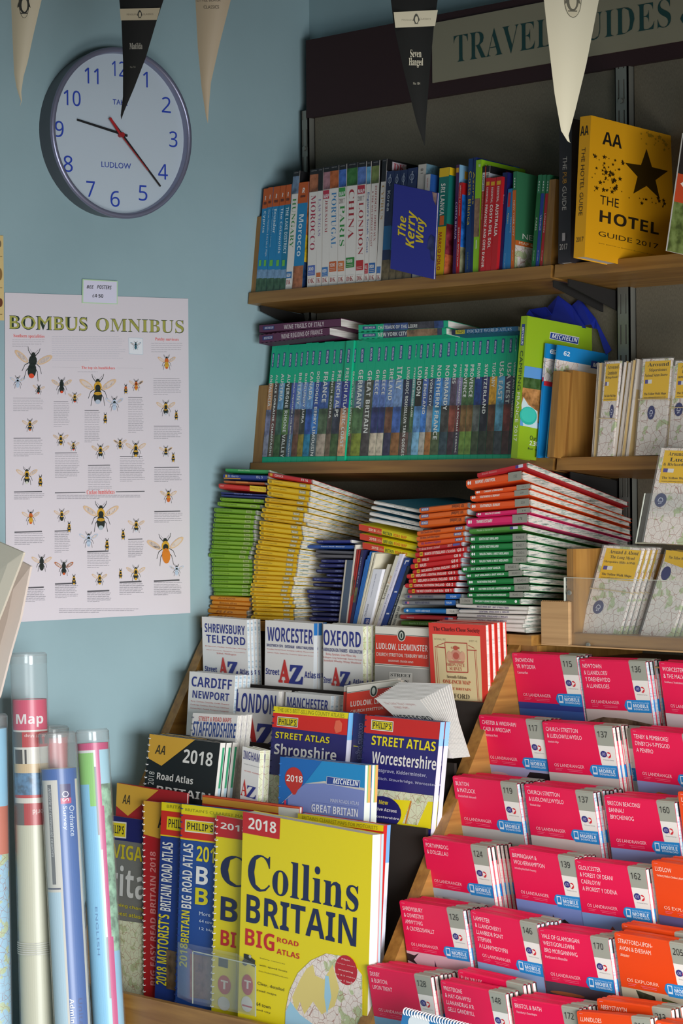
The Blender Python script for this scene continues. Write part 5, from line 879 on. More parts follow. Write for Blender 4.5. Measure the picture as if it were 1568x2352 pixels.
# ---------------------------------------------------------------- rack of pink and orange folded maps
rack = thing('map_rack', 'oak-effect sloping map rack at the lower right, holding pink folded maps', 'map rack', (1.2, -.3, 0))
RQ = [.2805+.0605*i for i in range(6)]; RZ = [1.2755-.0922*i for i in range(6)]
mb = MB(); mb.prism([(.852, y, z) for y, z in ((-.03, 1.262), (-.045, 1.262), (-.50, .56), (-.60, .54), (-.60, .02), (-.03, .02))], (.8, 0, 0), 'x:woodd'); mb.build('sloping_back', rack)
for i in range(6):
    z = RZ[i]-.237; mb = MB(); yb = -(.19+(1.04-z)*.652)+.004
    mb.box(.853, -(RQ[i]-.030), z-.004, 1.65, yb, z-.0005, 'x:woodd'); mb.build('ledge', rack)
LEAN = math.radians(10)
PK, PO, GY = 'e00c4a', 'e0440a', '9a9c90'
def osmap(row, TLp, TRp, lines, sub, num, photo, copies, kind='pink', series='OS LANDRANGER', dq=0., h=.235, short=None, extra=()):
    q = RQ[row]+dq; col = PK if kind == 'pink' else PO
    P0 = onax(TLp[0], TLp[1], 1, -q); n = Vector((0, -math.cos(LEAN), -math.sin(LEAN)))
    A = P0; B = onpl(TRp[0], TRp[1], P0, n); V = Vector((0, math.sin(LEAN), -math.cos(LEAN)))*h; U = B-A
    th = .0072; c = boxcell(A, U, V, Vector((0, math.cos(LEAN), math.sin(LEAN)))*th)
    nm = short or lines[0].strip('/')
    root = thing('folded_map', ('%s folded map titled %s, number %s, front of its pocket' % (kind, nm, num)) if num else '%s folded map titled %s in the sloping rack' % (kind, nm), 'map', c.base(), 'pink and orange folded maps in the sloping rack')
    W = U.length; H = h
    pb = .335; g = .745
    ops = [('R', 0, 0, g, pb, col), ('R', g, 0, 1, .128, GY), ('R', g+.02, .128, 1, .26, 'e6e2dc'), ('R', .0, pb, 1, pb+.3, photo[0]), ('R', 0, pb+.3, 1, 1, photo[0])]
    ops = [('R', 0, 0, g, pb, col), ('R', g-.01, 0, 1, .13, GY), ('P', [(g, .13), (1, .13), (1, .27), (g+.045, .27)], 'e6e2dc'), ('P', [(g-.012, 0), (g+.0, 0), (g+.05, pb), (g-.01, pb)], col),
           ('R', 0, pb, 1, 1, photo[0])]
    ops += list(photo[1:])
    ops += [('P', [(g+.045, .27), (1, .26), (1, pb+.005), (g-.1, pb+.005), (g-.1, .27)], '1a86cc'), ('P', [(g-.09, .262), (1, .258), (1, pb+.008), (g-.09, pb+.008), (g-.13, pb-.015), (g-.145, .3), (g-.12, .27)], '1a86cc'),
            ('R', g-.1, .272, g-.035, .325, 'dfeaf4'), ('R', g-.09, .278, g-.045, .312, '1a86cc'), ('T', 'NOW INCLUDES', g-.01, .273, .975, .283, 'bcdcf0'), ('T', 'MOBILE', g-.01, .287, .96, .31, 'e8f2fa', 'b'), ('T', 'DOWNLOAD', g-.005, .314, .965, .327, 'cfe4f4', 'b'),
            ('E', .835, .185, .045, .021, '2a2c78'), ('E', .905, .19, .032, .02, 'cc2a34'), ('P', [(.88, .175), (.93, .185), (.9, .2), (.885, .21)], 'e6e2dc'), ('T', 'OS', .81, .175, .86, .195, 'c8c8e0', 'i'), ('T', 'Ordnance Survey', .82, .219, .97, .228, '8a8a90')]
    for i, t in enumerate(lines): ops.append(('T', t, .045+.006*i, .03+.0445*i, None, .0575+.0445*i, 'f2d4dc' if kind == 'pink' else 'f6dccc', 'n', 0, .82))
    k = len(lines)
    if sub: ops.append(('T', sub, .055, .032+.0445*k, None, .05+.0445*k, 'f0b0c0' if kind == 'pink' else 'f4c8b0', 'b', 0, .8))
    ops += [('T', series, .1, .272, .53, .293, 'f2c0cc' if kind == 'pink' else 'f6d0b8'), ('R', .11, .304, .22, .3065, 'e8708f'), ('R', .28, .306, .5, .3085, 'e8708f'), ('R', .11, .314, .2, .3165, 'e8708f'), ('R', .3, .316, .5, .3185, 'e8708f')]
    if num: ops.append(('T', num, .79, .035, .925, .075, '1c1c1c', 'g'))
    mb = MB(); e = .0006/th
    # rounded fold at the top
    f = c.face('front')
    c.sub(mb, 0, 1, 0, e, .008, 1, col); c.sub(mb, 0, 1, 1-e, 1, .008, 1, col)
    for (b0, c0, b1, c1) in ((0, .008, .2, .0), (.2, 0, .8, 0), (.8, 0, 1, .008)):
        for a0, a1, m in ((0, g, col), (g, 1, GY)): mb.poly([c.pt(a0, b0, c0), c.pt(a1, b0, c0), c.pt(a1, b1, c1), c.pt(a0, b1, c1)], m)
    ops[0] = ('R', 0, .008, g, pb, col); ops[1] = ('R', g-.01, .008, 1, .13, GY)
    ops.append(('R', .04, .0085, .09, .0105, 'f0a0b4'))
    art(mb, f, ops, .0002, .00005)
    R = Cell(*c.c); rf = Face(c.pt(1, .95, 0), c.pt(1, 1, 0)-c.pt(1, .95, 0), c.pt(1, 0, 1)-c.pt(1, 0, 0))
    mb.build('cover', root)
    mb = MB(); c.sub(mb, .006, .994, e, 1-e, .012, .995, 'x:foldw' if row % 2 else 'x:foldb'); 
    mb.build('folded_sheets', root)
    mb = MB(); c.sub(mb, .9, 1.003, 1-e*1.5, 1.0+e, .01, .10, '1c1c1e'); mb.build('back_tab', root); mb = MB(); c.sub(mb, .9, 1.003, 1-e*1.5, 1+e, .26, .34, '1a86cc'); mb.build('back_tab', root)
    for i in range(copies):
        d = Vector((.0006*((i*3) % 4)-.0005, .0086*(i+1), .0008*((i*5) % 3)+.0002))
        clone(root, d, '%s folded map, %s behind the one titled %s' % (kind, ORD[i], nm), 'pink and orange folded maps in the sloping rack')
    return root
SKY = lambda *e: ('8ea0cc',)+e
osmap(0, (1175, 1500), (1323, 1507), ['SNOWDON/', 'YR WYDDFA'], 'Caernarfon', '115', ('2a3f8c', ('R', 0, .38, 1, .5, '3a5fa8'), ('R', 0, .5, 1, 1, '4a6a5a~')), 3)
osmap(0, (1330, 1513.6), (1481.5, 1518.5), ['NEWTOWN', '& LLANIDLOES/', 'Y DRENEWYDD', 'A LLANIDLOES'], '', '136', ('c8bcb8', ('P', [(0, .42), (.25, .385), (.6, .39), (1, .42), (1, 1), (0, 1)], '6a5a48~')), 3)
osmap(0, (1512.6, 1520), (1664, 1531), ['WORCESTER', '& THE MALVERNS'], 'Evesham & Tewkesbury', '150', ('cfc0c4', ('P', [(.2, .43), (.6, .39), (1, .4), (1, 1), (0, 1), (0, .45)], '4a3a44~')), 3)
osmap(1, (1099, 1642.7), (1244, 1655), ['CHESTER & WREXHAM/', 'CAER A WRECSAM'], 'Ellesmere Port', '117', ('a8a8cc', ('P', [(.55, .45), (.7, .36), (1, .36), (1, 1), (.55, .5)], '1c1c20'), ('E', .2, .4, .15, .02, 'd8b0b8'), ('l', 0, 0, 0, 0, .0001, '1c1c20')), 4)
osmap(1, (1244.8, 1658), (1405, 1669), ['CHURCH STRETTON', '& LUDLOW/LLWYDLO'], 'Wenlock Edge', '137', ('cbc0bc', ('E', .6, .44, .25, .02, '8a6a7a')), 3, dq=.004, short='CHURCH STRETTON, second row')
osmap(1, (1290, 1662), (1447, 1674), ['CHURCH STRETTON', '& LUDLOW/LLWYDLO'], 'Wenlock Edge', '137', ('a8c4cc',), 2, dq=-.026, short='STRETTON & LUDLOW, half hidden')
osmap(1, (1447, 1674), (1606, 1690), ['TENBY & PEMBROKE/', 'DINBYCH-Y-PYSGOD', 'A PENFRO'], '', '158', ('8a92c4', ('P', [(.2, .46), (.22, .41), (.3, .395), (.42, .4), (.45, .44), (.4, .5), (.2, .5)], 'c87a28')), 5)
osmap(2, (1038.8, 1782.7), (1186, 1799), ['BUXTON', '& MATLOCK'], 'Chesterfield, Bakewell', '119', ('b8bcb8', ('R', 0, .42, 1, .46, '9ab8a8')), 6)
osmap(2, (1202.8, 1802), (1361, 1819), ['CHURCH STRETTON', '& LUDLOW/LLWYDLO'], 'Wenlock Edge', '137', ('cbc0bc', ('E', .6, .46, .25, .02, '8a6a7a')), 6, short='CHURCH STRETTON, third row')
osmap(2, (1386.8, 1827), (1548, 1842), ['BRECON BEACONS/', 'BANNAU', 'BRYCHEINIOG'], '', '160', ('8a98cc', ('R', 0, .42, 1, 1, '6a7ab0~')), 6)
osmap(2, (1556, 1819), (1716, 1838), ['LUDLOW', 'Tenbury Wells'], '', '', ('6a6a9c',), 3, 'orange', 'OS EXPLORER', short='LUDLOW at the right frame edge')
osmap(3, (970, 1924), (1118, 1945), ['PORTHMADOG', '& DOLGELLAU'], '', '124', ('a8b8c4', ('R', 0, .39, 1, 1, 'c0b8bc~')), 5)
osmap(3, (1168.4, 1946.5), (1319, 1969), ['BIRMINGHAM &', 'WOLVERHAMPTON'], 'including the Black Country', '139', ('7a8cc8', ('P', [(.5, .48), (.55, .4), (.6, .45), (.72, .42), (.9, .48), (.9, .6), (.5, .6)], '3a3234~')), 4)
osmap(3, (1319.5, 1974.7), (1482, 1995), ['GLOUCESTER', '& FOREST OF DEAN/', 'CAERLOYW', 'A FFOREST Y DDENA'], '', '162', ('7a9ad0', ('P', [(.3, .48), (.42, .4), (.55, .48), (.55, .7), (.3, .7)], '7a4a38')), 3)
osmap(3, (1495.5, 1977), (1662, 2002), ['LUDLOW'], 'Tenbury Wells & Cleobury Mortimer', '203', ('5a5480', ('R', 0, .42, 1, 1, '6a7a58~')), 6, 'orange', 'OS EXPLORER')
osmap(4, (916.8, 2069), (1062.4, 2090), ['SHREWSBURY', '& OSWESTRY/', 'AMWYTHIG', 'A CROESOSWALLT'], '', '126', ('dcb4c0', ('P', [(.42, .45), (.44, .37), (.47, .45)], '4a2a48'), ('P', [(0, .35), (.12, .36), (.2, .34), (.1, .39), (.15, .42), (.0, .4)], '2a1c24')), 5)
osmap(4, (1079.6, 2091), (1232, 2122), ['LAMPETER', '& LLANDOVERY/', 'LLANBEDR PONT', 'STEFFAN', 'A LLANYMDDYFRI'], '', '146', ('8aa4cc', ('R', 0, .45, 1, 1, 'a8c0d0~')), 5)
osmap(4, (1235.5, 2132), (1396, 2156), ['VALE OF GLAMORGAN', 'WEST/GORLLEWIN', 'BRO MORGANNWG'], 'Porthcawl & Rhondda', '170', ('4a4450', ('E', .3, .4, .25, .012, 'a8603a'), ('R', 0, .42, 1, 1, '3a3440~')), 5)
osmap(4, (1409.8, 2142), (1580, 2170), ['STRATFORD-UPON-', 'AVON & EVESHAM'], 'Alcester', '205', ('b8b098', ('P', [(.2, .34), (.45, .36), (.5, .5), (.3, .5)], '2a3424~'), ('P', [(.55, .36), (.8, .38), (.8, .55), (.5, .55)], '4a5a2a~')), 2, 'orange', 'OS EXPLORER')
osmap(4, (1426.7, 2121.5), (1590, 2148), ['STRATFORD-UPON-'], '', '', ('b8b098',), 2, 'orange', 'OS EXPLORER', dq=-.031, short='STRATFORD, raised behind number 205')
osmap(5, (842, 2219), (988, 2243), ['DERBY', '& BURTON', 'UPON TRENT'], '', '128', ('7ab0d8', ('R', 0, .42, 1, 1, 'd8dcd0~')), 6)
osmap(5, (1011, 2252), (1160, 2282), ['PRESTEIGNE', '& HAY-ON-WYE/', 'LLANANDRAS A’R', 'GELLI GANDRYLL'], '', '148', ('8ea0cc',), 2)
osmap(5, (1051, 2228), (1200, 2262), ['ELAN VALLEY'], '', '', ('8ea0cc',), 2, dq=-.03, short='ELAN VALLEY, raised behind number 148')
osmap(5, (1174, 2291.5), (1328, 2316), ['BRISTOL & BATH'], 'Thornbury & Chew Magna', '172', ('8ea0cc',), 5)
osmap(5, (1324, 2323), (1492, 2338), ['LLANIDLOES'], '', '214', ('8ea0cc',), 1, 'orange', 'OS EXPLORER', dq=.008)
osmap(5, (1370, 2294.5), (1540, 2318), ['ABERYSTWYTH'], '', '213', ('8ea0cc',), 3, 'orange', 'OS EXPLORER', dq=-.02)
osmap(5, (1504.8, 2345), (1665, 2372), ['RADNOR'], '', '', ('8ea0cc',), 3, 'orange', 'OS EXPLORER', short='RADNOR at the lower right corner')
# spiral calendar in front of the rack
A_, B_ = (928, 2315), (1118, 2362)
P0 = onax(928, 2318, 1, -.68)
root, c = panelthing('spiral_calendar', 'blue wire-bound booklet poking up before the lowest pink maps', 'booklet', (926, 2318), (1120, 2368), (912, 2400), .68, .005, '2a78b4', [('e', 962, 2352, 26, 22, 'dce6ec'), ('p', [(1000, 2350), (1120, 2372), (1120, 2420), (1000, 2420)], '4a98cc')], h=.2)
mb = MB(); U = c.c[1]-c.c[0]
for i in range(30):
    p = c.c[0]+U*((i+.5)/30)+Vector((0, .0025, -.003))
    mb.tube([p+Vector((0, .0052*math.cos(a), .0052*math.sin(a))) for a in [j*math.pi*2/10 for j in range(11)]], .0009, 'e4e4e8', 5, cap=False)
mb.build('wire_binding', root)
mb = MB(); b = c.base(); mb.box(b.x-.09, b.y-.05, 0, b.x+.12, b.y+.03, b.z, 'x:woodz'); tag(mb.build('plinth'), 'oak-effect block under the blue wire-bound booklet', 'plinth')
# ---------------------------------------------------------------- tray and map packets at the right
mb = MB(); mb.box(.9, -.262, 1.2875, 1.65, -.03, 1.2895, 'x:card'); mb.box(.9, -.262, 1.262, 1.65, -.03, 1.264, 'x:card'); tag(mb.build('cardboard_sheet', kind=None), 'flat sheets of brown cardboard between the pink maps and the tray', 'cardboard')
def zpx(x, y, q): return onax(x, y, 1, -q)
a = zpx(1241, 1497, .262); t_ = zpx(1241, 1381, .262); b = zpx(1298, 1374, .262)
root = thing('cardboard_box', 'brown corrugated cardboard box beside the tall right pile', 'box', ((a.x+b.x)/2, -.2, 1.29))
x0, x1, z1 = a.x+.002, .962, t_.z
mb = MB(); mb.box(x0, -.262, 1.2897, x1, -.258, z1, 'x:card'); mb.box(x0, -.10, 1.2897, x1, -.096, z1, 'x:card'); mb.box(x1-.004, -.258, 1.2897, x1, -.1, z1, 'x:card'); mb.box(x0, -.258, 1.2897, x0+.004, -.1, z1, 'x:card'); mb.build('walls', root)
mb = MB()
pts = [(x0+(x1-x0)*i/30, -.2585-.003*(i % 2), z1+.0003) for i in range(31)]
for i in range(30): mb.prism([pts[i], pts[i+1], Vector(pts[i+1])+Vector((0, .001, 0)), Vector(pts[i])+Vector((0, .001, 0))], (0, 0, .0012), '8a6840m')
mb.build('corrugated_edge', root)
QT = .255
bl = zpx(1303, 1490, QT); x0 = bl.x; zb = 1.2897
root = thing('wooden_tray', 'oak-effect tray with a clear front, holding bagged walk maps at the right', 'tray', (x0+.3, -.2, zb))
mb = MB(); mb.box(x0, -QT, zb+.0, x0+.6, -.11, zb+.0185, 'x:woodx'); mb.build('base_board', root)
zt_ = zpx(1303, 1261, QT).z
mb = MB(); mb.box(x0, -QT, zb+.0187, x0+.0145, -.11, zt_, 'x:woodz'); mb.build('end_board', root)
mb = MB(); mb.box(x0+.0147, -.122, zb+.0187, x0+.6, -.11, zt_-.01, 'x:woodz'); mb.build('back_board', root)
zp = zpx(1298, 1326, QT+.004).z
mb = MB(); mb.box(x0-.003, -QT-.004, zb-.001, x0+.6, -QT-.001, zp, 'x:acrylic'); 
for e in ((x0-.003, zb, x0-.002, zp), (x0-.003, zp-.0007, x0+.6, zp)): mb.box(e[0], -QT-.0042, e[1], e[2], -QT-.0008, e[3], 'c4c8bc')
mb.build('clear_front', root)
for x, y in ((1307.5, 1361.5), (1350.7, 1481.7)):
    p = zpx(x, y, QT+.005); mb = MB(); mb.tube([(p.x, -QT-.0065, p.z), (p.x, -QT-.004, p.z)], .0038, 'x:steel', 12); mb.tube([(p.x, -QT-.007, p.z), (p.x, -QT-.0066, p.z)], .0018, '6a6a64', 8); mb.build('screw', root)
YL = 'ecba0a'
def packet(lbl, O, U, V, D, ops, band=None, body='x:map', group='bagged walk maps'):
    c = boxcell(O, U, V, D); root = thing('map_packet', lbl, 'map', c.base(), group)
    mb = MB(); c.sub(mb, .012, .988, .1, .9, .006, .994, body)
    f = Face(c.pt(0, .1, 0), c.c[1]-c.c[0], c.c[3]-c.c[0]); art(mb, f, ops, .0001, .00006); mb.build('map_sheet', root)
    mb = MB(); c.sub(mb, -.004, 1.004, -.25, 1.05, -.004, 1.0, 'x:clear')
    for i in range(5):
        a = R_.uniform(.05, .8); cc = R_.uniform(.1, .9); p = c.pt(a, -.28, cc); d = (c.c[1]-c.c[0])*R_.uniform(.08, .2)+(c.c[3]-c.c[0])*R_.uniform(-.06, .06)
        mb.prism([p, p+d, p+d+Vector((0, 0, -.0008)), p+Vector((0, 0, -.0006))], (0, .0002, 0), 'x:clear')
    mb.build('clear_sleeve', root)
    if band is not None:
        mb = MB(); U_ = c.c[1]-c.c[0]
        mb.tube([c.pt(-.01, 1, band), c.pt(-.012, -.3, band), c.pt(.5, -.34, band+.004), c.pt(1.012, -.3, band+.012), c.pt(1.01, 1, band+.02)], .0008, 'c8b48c', 6); mb.build('rubber_band', root)
    return root, c
def lab(l1, l2, l3, y1=.34, dot=(.28, .5)):
    return [('R', .1, .03, .97, y1, YL), ('T', l1, .2, .045, .92, .085, '2c2410', 's'), ('T', l2, .25, .105, .86, .145, '2c2410', 's'), ('T', l3, .13, .16, .9, .19, '3a3014', 's'), ('R', .15, .22, .38, .26, 'e4e0dc'), ('R', .15, .22, .25, .26, '4a4090'),
            ('T', 'The Yellow Walk Maps', .15, y1-.065, .9, y1-.035, '2c2410', 's'), ('T', 'www.yellowpublications.co.uk', .15, y1-.025, .9, y1-.006, '5a4a1c'), ('E', dot[0], dot[1], .13, .072, '2c2a66'), ('P', [(dot[0]-.06, dot[1]+.015), (dot[0]-.05, dot[1]-.01), (dot[0]-.02, dot[1]-.028), (dot[0]+.03, dot[1]-.024), (dot[0]+.06, dot[1]-.002), (dot[0]+.05, dot[1]+.016)], 'd8d8e8'),
            ('P', [(dot[0]-.045, dot[1]+.01), (dot[0]-.035, dot[1]-.008), (dot[0]-.01, dot[1]-.02), (dot[0]+.025, dot[1]-.016), (dot[0]+.045, dot[1]), (dot[0]+.04, dot[1]+.01)], '2c2a66'), ('E', dot[0]-.02, dot[1]+.035, .012, .009, 'd8d8e8'), ('E', dot[0]+.02, dot[1]+.03, .012, .009, 'd8d8e8')]
def leanpack(lbl, TLp, TRp, BLp, q, lean, ops, n, th=.006, band=None, body='x:map'):
    P0 = onax(TLp[0], TLp[1], 1, -q); nn = Vector((0, -math.cos(lean), math.sin(lean)))
    A, B, C = (onpl(p[0], p[1], P0, nn) for p in (TLp, TRp, BLp)); D = -nn*th
    r, c = packet(lbl, A, B-A, C-A, D, ops, band, body)
    for i in range(n):
        clone(r, -nn*(th*1.35)*(i+1)+Vector((.004*(i+1), 0, .002*(i+1))), '%s copy behind the %s' % (ORD[i], lbl.split(',')[0].replace('Bagged', 'bagged').split(' leaning')[0].split(' in the')[0]), 'bagged walk maps')
    return r, c
leanpack('Bagged walk map of The Long Mynd leaning in the wooden tray', (1385.4, 1251), (1477, 1258), (1326.5, 1464), .205, math.radians(13), lab('Around & About', 'The Long Mynd', 'Shropshire Hills AONB', .36, (.3, .66)), 3, band=.47)
leanpack('Bagged walk map with a plain map side, right of the Long Mynd packet', (1529, 1263), (1600, 1272), (1468, 1461), .2, math.radians(13),
         [('P', [(.0, 0), (1, 0), (1, .2), (.05, .13)], YL), ('T', 'The Yellow Walk Maps', .15, .06, .95, .1, '2c2410', 's'), ('E', -.0+.22, .26, .15, .08, '2c2a66')], 2)
# upper pocket
leanpack('Bagged walk map of Ludlow & Richards Castle in the upper clear pocket', (1517, 1027), (1622, 1030), (1475, 1246), .225, math.radians(10), lab('Around & About', 'Ludlow', '& Richards Castle', .37, (.22, .55)), 1)
root = thing('clear_pocket', 'clear acrylic pocket above the tray, holding the Ludlow walk map', 'holder', zpx(1520, 1248, .24))
mb = MB(); pane(mb, [(1480, 1133), (1650, 1133), (1650, 1250), (1458.5, 1248)], .243, 'x:acrylic', .0015); pane(mb, [(1479, 1133), (1480.5, 1133), (1459.5, 1248), (1458, 1248)], .244, 'c4c8bc', .0015); mb.build('front_pane', root)
mb = MB(); pane(mb, [(1458, 1246), (1650, 1250), (1650, 1252), (1458, 1248.5)], .244, 'b8b49c', .05); mb.build('base', root)
# packets standing on the middle right shelf
def shelfpack(lbl, xb0, xb1, xt0, yt, prot, ops, band=None, th=.006, body='x:map'):
    c, yb = spine_cell(2, xb0, xb1, xt0, yt, th, prot)
    return packet(lbl, c.c[0], c.c[1]-c.c[0], c.c[3]-c.c[0], c.c[4]-c.c[0], ops, band, body)
for i, (x0_, w, t0_) in enumerate(((1357.5, 3, 1371.5), (1361.5, 3.2, 1375.5), (1365.5, 3, 1380), (1407, 3, 1432.5), (1411, 3.4, 1437), (1416, 3, 1442.5), (1421, 3, 1448), (1426, 3.2, 1453), (1431, 3.2, 1458), (1436, 3.2, 1462), (1441, 3, 1466))):
    sbook(2, x0_, x0_+w, t0_, [833, 834, 833, 832, 830, 833, 829, 827, 824, 825, 826][i], 'thin bagged walk map seen edge-on, %s from the left on the middle right shelf' % ORD[i], ['d4cbc2', 'c9ae7a', 'c0b8b0'][i % 3], [('R', .2, 0, .5, 1, 'x:foldw')], .09, prot=.004*(i % 2), name='map_packet', cat='map', group='edge-on bagged maps on the middle right shelf', pg='x:foldw')
shelfpack('Bagged walk map of Kingsland on the middle right shelf', 1370, 1405.5, 1388.5, 829.5, .008, lab('Around', 'Leominster', 'Kingsland', .42, (.72, .53)), .6)
shelfpack('Bagged walk map of the Stiperstones nature reserve, middle right shelf', 1456.6, 1524, 1475, 824, .01, lab('Around', 'Stiperstones', 'National Nature Reserve', .42, (.45, .56)), .42)
shelfpack('Bagged walk map at the right frame edge of the middle right shelf', 1530, 1605, 1549.5, 828, .012, lab('Around', 'Pembridge', 'and district', .4, (.25, .52)), .5)
# ---------------------------------------------------------------- blue wall: clock
CY = onax(279, 305, 0, .045); cx_, cy_, cz_ = .045, CY.y, CY.z; CY = Vector((0, (onax(118, 300, 0, .045).y+onax(440, 320, 0, .045).y)/2, (onax(279, 110, 0, .045).z+onax(279, 500, 0, .045).z)/2)); RC = .1495
root = thing('wall_clock', 'round silver-rimmed wall clock with blue numerals reading LUDLOW on the blue wall', 'clock', (0, CY.y, CY.z-RC))
def ring(mb, prof, k, n=72):
    vs = []; fs = []
    for i in range(n):
        a = 2*math.pi*i/n; vs += [(x, CY.y+r*math.cos(a), CY.z+r*math.sin(a)) for r, x in prof]
    m = len(prof)
    for i in range(n):
        for j in range(m-1): fs.append((i*m+j, ((i+1) % n)*m+j, ((i+1) % n)*m+j+1, i*m+j+1))
    mb.add(vs, fs, k)
mb = MB(); ring(mb, [(RC-.004, .0005), (RC-.002, .02), (RC, .036), (RC+.001, .042)], 'x:side'); o = mb.build('case', root, smooth=True)
mb = MB(); ring(mb, [(RC+.001, .042), (RC, .0455), (RC-.004, .047), (RC-.0075, .046), (RC-.0085, .043), (RC-.0095, .034)], 'x:rim'); mb.build('rim', root, smooth=True)
mb = MB(); n = 72; mb.poly([(.034, CY.y+(RC-.0092)*math.cos(2*math.pi*i/n), CY.z+(RC-.0092)*math.sin(2*math.pi*i/n)) for i in range(n)], 'c4d0dc')
f = Face((.034, CY.y-RC, CY.z+RC), (0, 2*RC, 0), (0, 0, -2*RC)); CB = '2343b4'
NP = {'12': (256.5, 139, 288, 177), '1': (328, 164, 339, 201), '2': (371, 222, 392, 260), '3': (388, 301, 407, 339), '4': (362.5, 376, 385, 413), '5': (318, 425, 338, 462), '6': (253, 438, 274.5, 476), '7': (197.5, 415.5, 217.5, 453), '8': (145, 357, 166.5, 396), '9': (125.5, 277, 145.5, 316), '10': (145.5, 206, 184.5, 245), '11': (193.5, 155, 225.5, 194)}
art(mb, f, [('t', k, *v, CB, 'g') for k, v in NP.items()]+[('t', 'LUDLOW', 232, 371, 300, 389, '3a50b0', 'n'), ('t', 'TAKE', 258, 228, 292, 243, '3a50b0', 'n')], .0003)
mb.build('dial', root)
def hand(x0, y0, x1, y1, w, col, X, name, tail=None):
    a, b_ = onax(x0, y0, 0, X), onax(x1, y1, 0, X); d = (b_-a).normalized().cross(Vector((1, 0, 0)))*w/2
    mb = MB(); mb.prism([a-d, b_-d*.8, b_+d*.8, a+d], (.0012, 0, 0), col); mb.build(name, root)
hand(292, 312, 177, 275, .0045, '14161a', .037, 'hour_hand'); hand(258, 279, 368, 428, .0036, '1c1416', .0395, 'minute_hand'); hand(252, 271, 277, 310, .005, 'b01c22', .0415, 'second_hand_tail'); hand(277, 310, 340, 392, .0014, 'b01c22', .0415, 'second_hand')
p = onax(277, 310, 0, .037); mb = MB(); mb.tube([(.0345, p.y, p.z), (.0435, p.y, p.z)], .0045, 'a01c22', 16); mb.build('hub', root)
mb = MB(); mb.poly([(.0438, CY.y+(RC-.0088)*math.cos(2*math.pi*i/n), CY.z+(RC-.0088)*math.sin(2*math.pi*i/n)) for i in range(n)], 'x:lens'); mb.build('lens', root)
# ---- poster
def wallsheet(name, lbl, cat, quad, X, mat, ops, group=None, nm='sheet', seed=0):
    P = [onax(x, y, 0, X) for x, y in quad]; root_ = None
    mb = MB(); mb.prism([P[0], P[3], P[2], P[1]], (-.0006, 0, 0), mat)
    f = Face(P[0], P[1]-P[0], P[3]-P[0]); art(mb, f, ops, .0001, .000012); o = mb.build(name); return tag(o, lbl, cat, group)
PP = []
BK, WG, RED = '1c2622', 'd8b894', 'd8483c'
def bee(x, y, s, th='d8a028', ab='1c2622', tail='d8d8dc', rot=0., nowing=False, wing=WG, band='d8a028'):
    """small bumblebee figure printed on the poster; s = body length in pixels"""
    o = []; cr, sr = math.cos(rot), math.sin(rot); s = s*.8
    def T(u, v): return (x+s*(u*cr-v*sr)*.8, y+s*(u*sr+v*cr))
    def ell(u, v, ru, rv, m, k=12, a=0.): 
        ca, sa = math.cos(a), math.sin(a)
        o.append(('p', [T(u+ru*math.cos(j*2*math.pi/k)*ca-rv*math.sin(j*2*math.pi/k)*sa, v+ru*math.cos(j*2*math.pi/k)*sa+rv*math.sin(j*2*math.pi/k)*ca) for j in range(k)], m))
    if not nowing:
        for sg in (-1, 1):
            ell(sg*.66, -.3, .46, .15, wing, 12, -sg*.5); ell(sg*.64, -.29, .36, .1, 'd6c8c2', 10, -sg*.5)
    for sg in (-1, 1):
        for (u0, v0, u1, v1, u2, v2) in ((.1, -.4, .3, -.62, .34, -.78), (.15, -.1, .42, .05, .55, .35), (.12, .05, .32, .3, .4, .7)):
            k = .55 if nowing else 1
            o.append(('l', *T(sg*u0, v0), *T(sg*u1*k, v1), .00035*s/20+.0003, BK)); o.append(('l', *T(sg*u1*k, v1), *T(sg*u2*k, v2), .0002*s/20+.0003, BK))
        o.append(('l', *T(sg*.04, -.5), *T(sg*.25, -.7), .0003, BK))
    ell(0, -.44, .12, .13, BK); ell(0, -.18, .23, .26, th if th else BK); ell(0, -.14, .16, .16, BK if th != 'c86428' else th)
    ell(0, .25, .24, .36, ab); ell(0, .12, .23, .08, band); ell(0, .5, .15, .11, tail)
    return o
def para(x0, y0, x1, n, dy, hdr=True, sl=.0, col='8f8c94', w=.9):
    o = []
    if hdr: o.append(('r', x0, y0, x0+(x1-x0)*.9, y0+1.1, '55545a')); y0 += dy*1.15
    for i in range(n):
        xx = x1-(x1-x0)*R_.uniform(0, .12) if i < n-1 else x0+(x1-x0)*.5
        x = x0
        while x < xx-2:
            w_ = min(R_.uniform(4, 11), xx-x); o.append(('r', x, y0+i*dy, x+w_, y0+i*dy+w, col)); x += w_+1.0
    return o
PP += [('t', 'BOMBUS', 21, 723.5, 201, 761, '27382c', 's'), ('t', 'OMNIBUS', 220, 730, 422, 766, '27382c', 's')]
PP += [('t', 'BOMBUS', 22, 725, 200, 759.5, 'a3a24e', 'T'), ('t', 'OMNIBUS', 221, 731.5, 421, 764.5, 'a3a24e', 'S')]
PP2 = [('t', 'Southern specialities', 31, 767, 102, 778, RED, 's'), ('t', 'Patchy survivors', 356, 775, 410, 785, RED, 's'), ('t', 'The top six bumblebees', 187, 841, 264, 850, RED, 's'), ('t', 'Cuckoo bumblebees', 199, 1125, 263, 1134.5, RED, 's'),
       ('r', 120, 843, 184, 843.8, '55545a'), ('r', 267, 845.3, 328, 846, '55545a'), ('r', 126, 1131, 196, 1131.8, '55545a'), ('r', 266, 1128.6, 332, 1129.4, '55545a'), ('p', [(295, 775.5), (328, 777), (328.5, 814.5), (296, 813)], 'a8c0d0'), ('p', [(296, 776.3), (327.3, 777.8), (327.8, 813.7), (296.8, 812.2)], 'dfe2e8')]
PP2 += bee(311.5, 794, 18, '3a6a7a', '3a6a7a', '3a6a7a', wing='7a9ab0', band='3a6a7a')
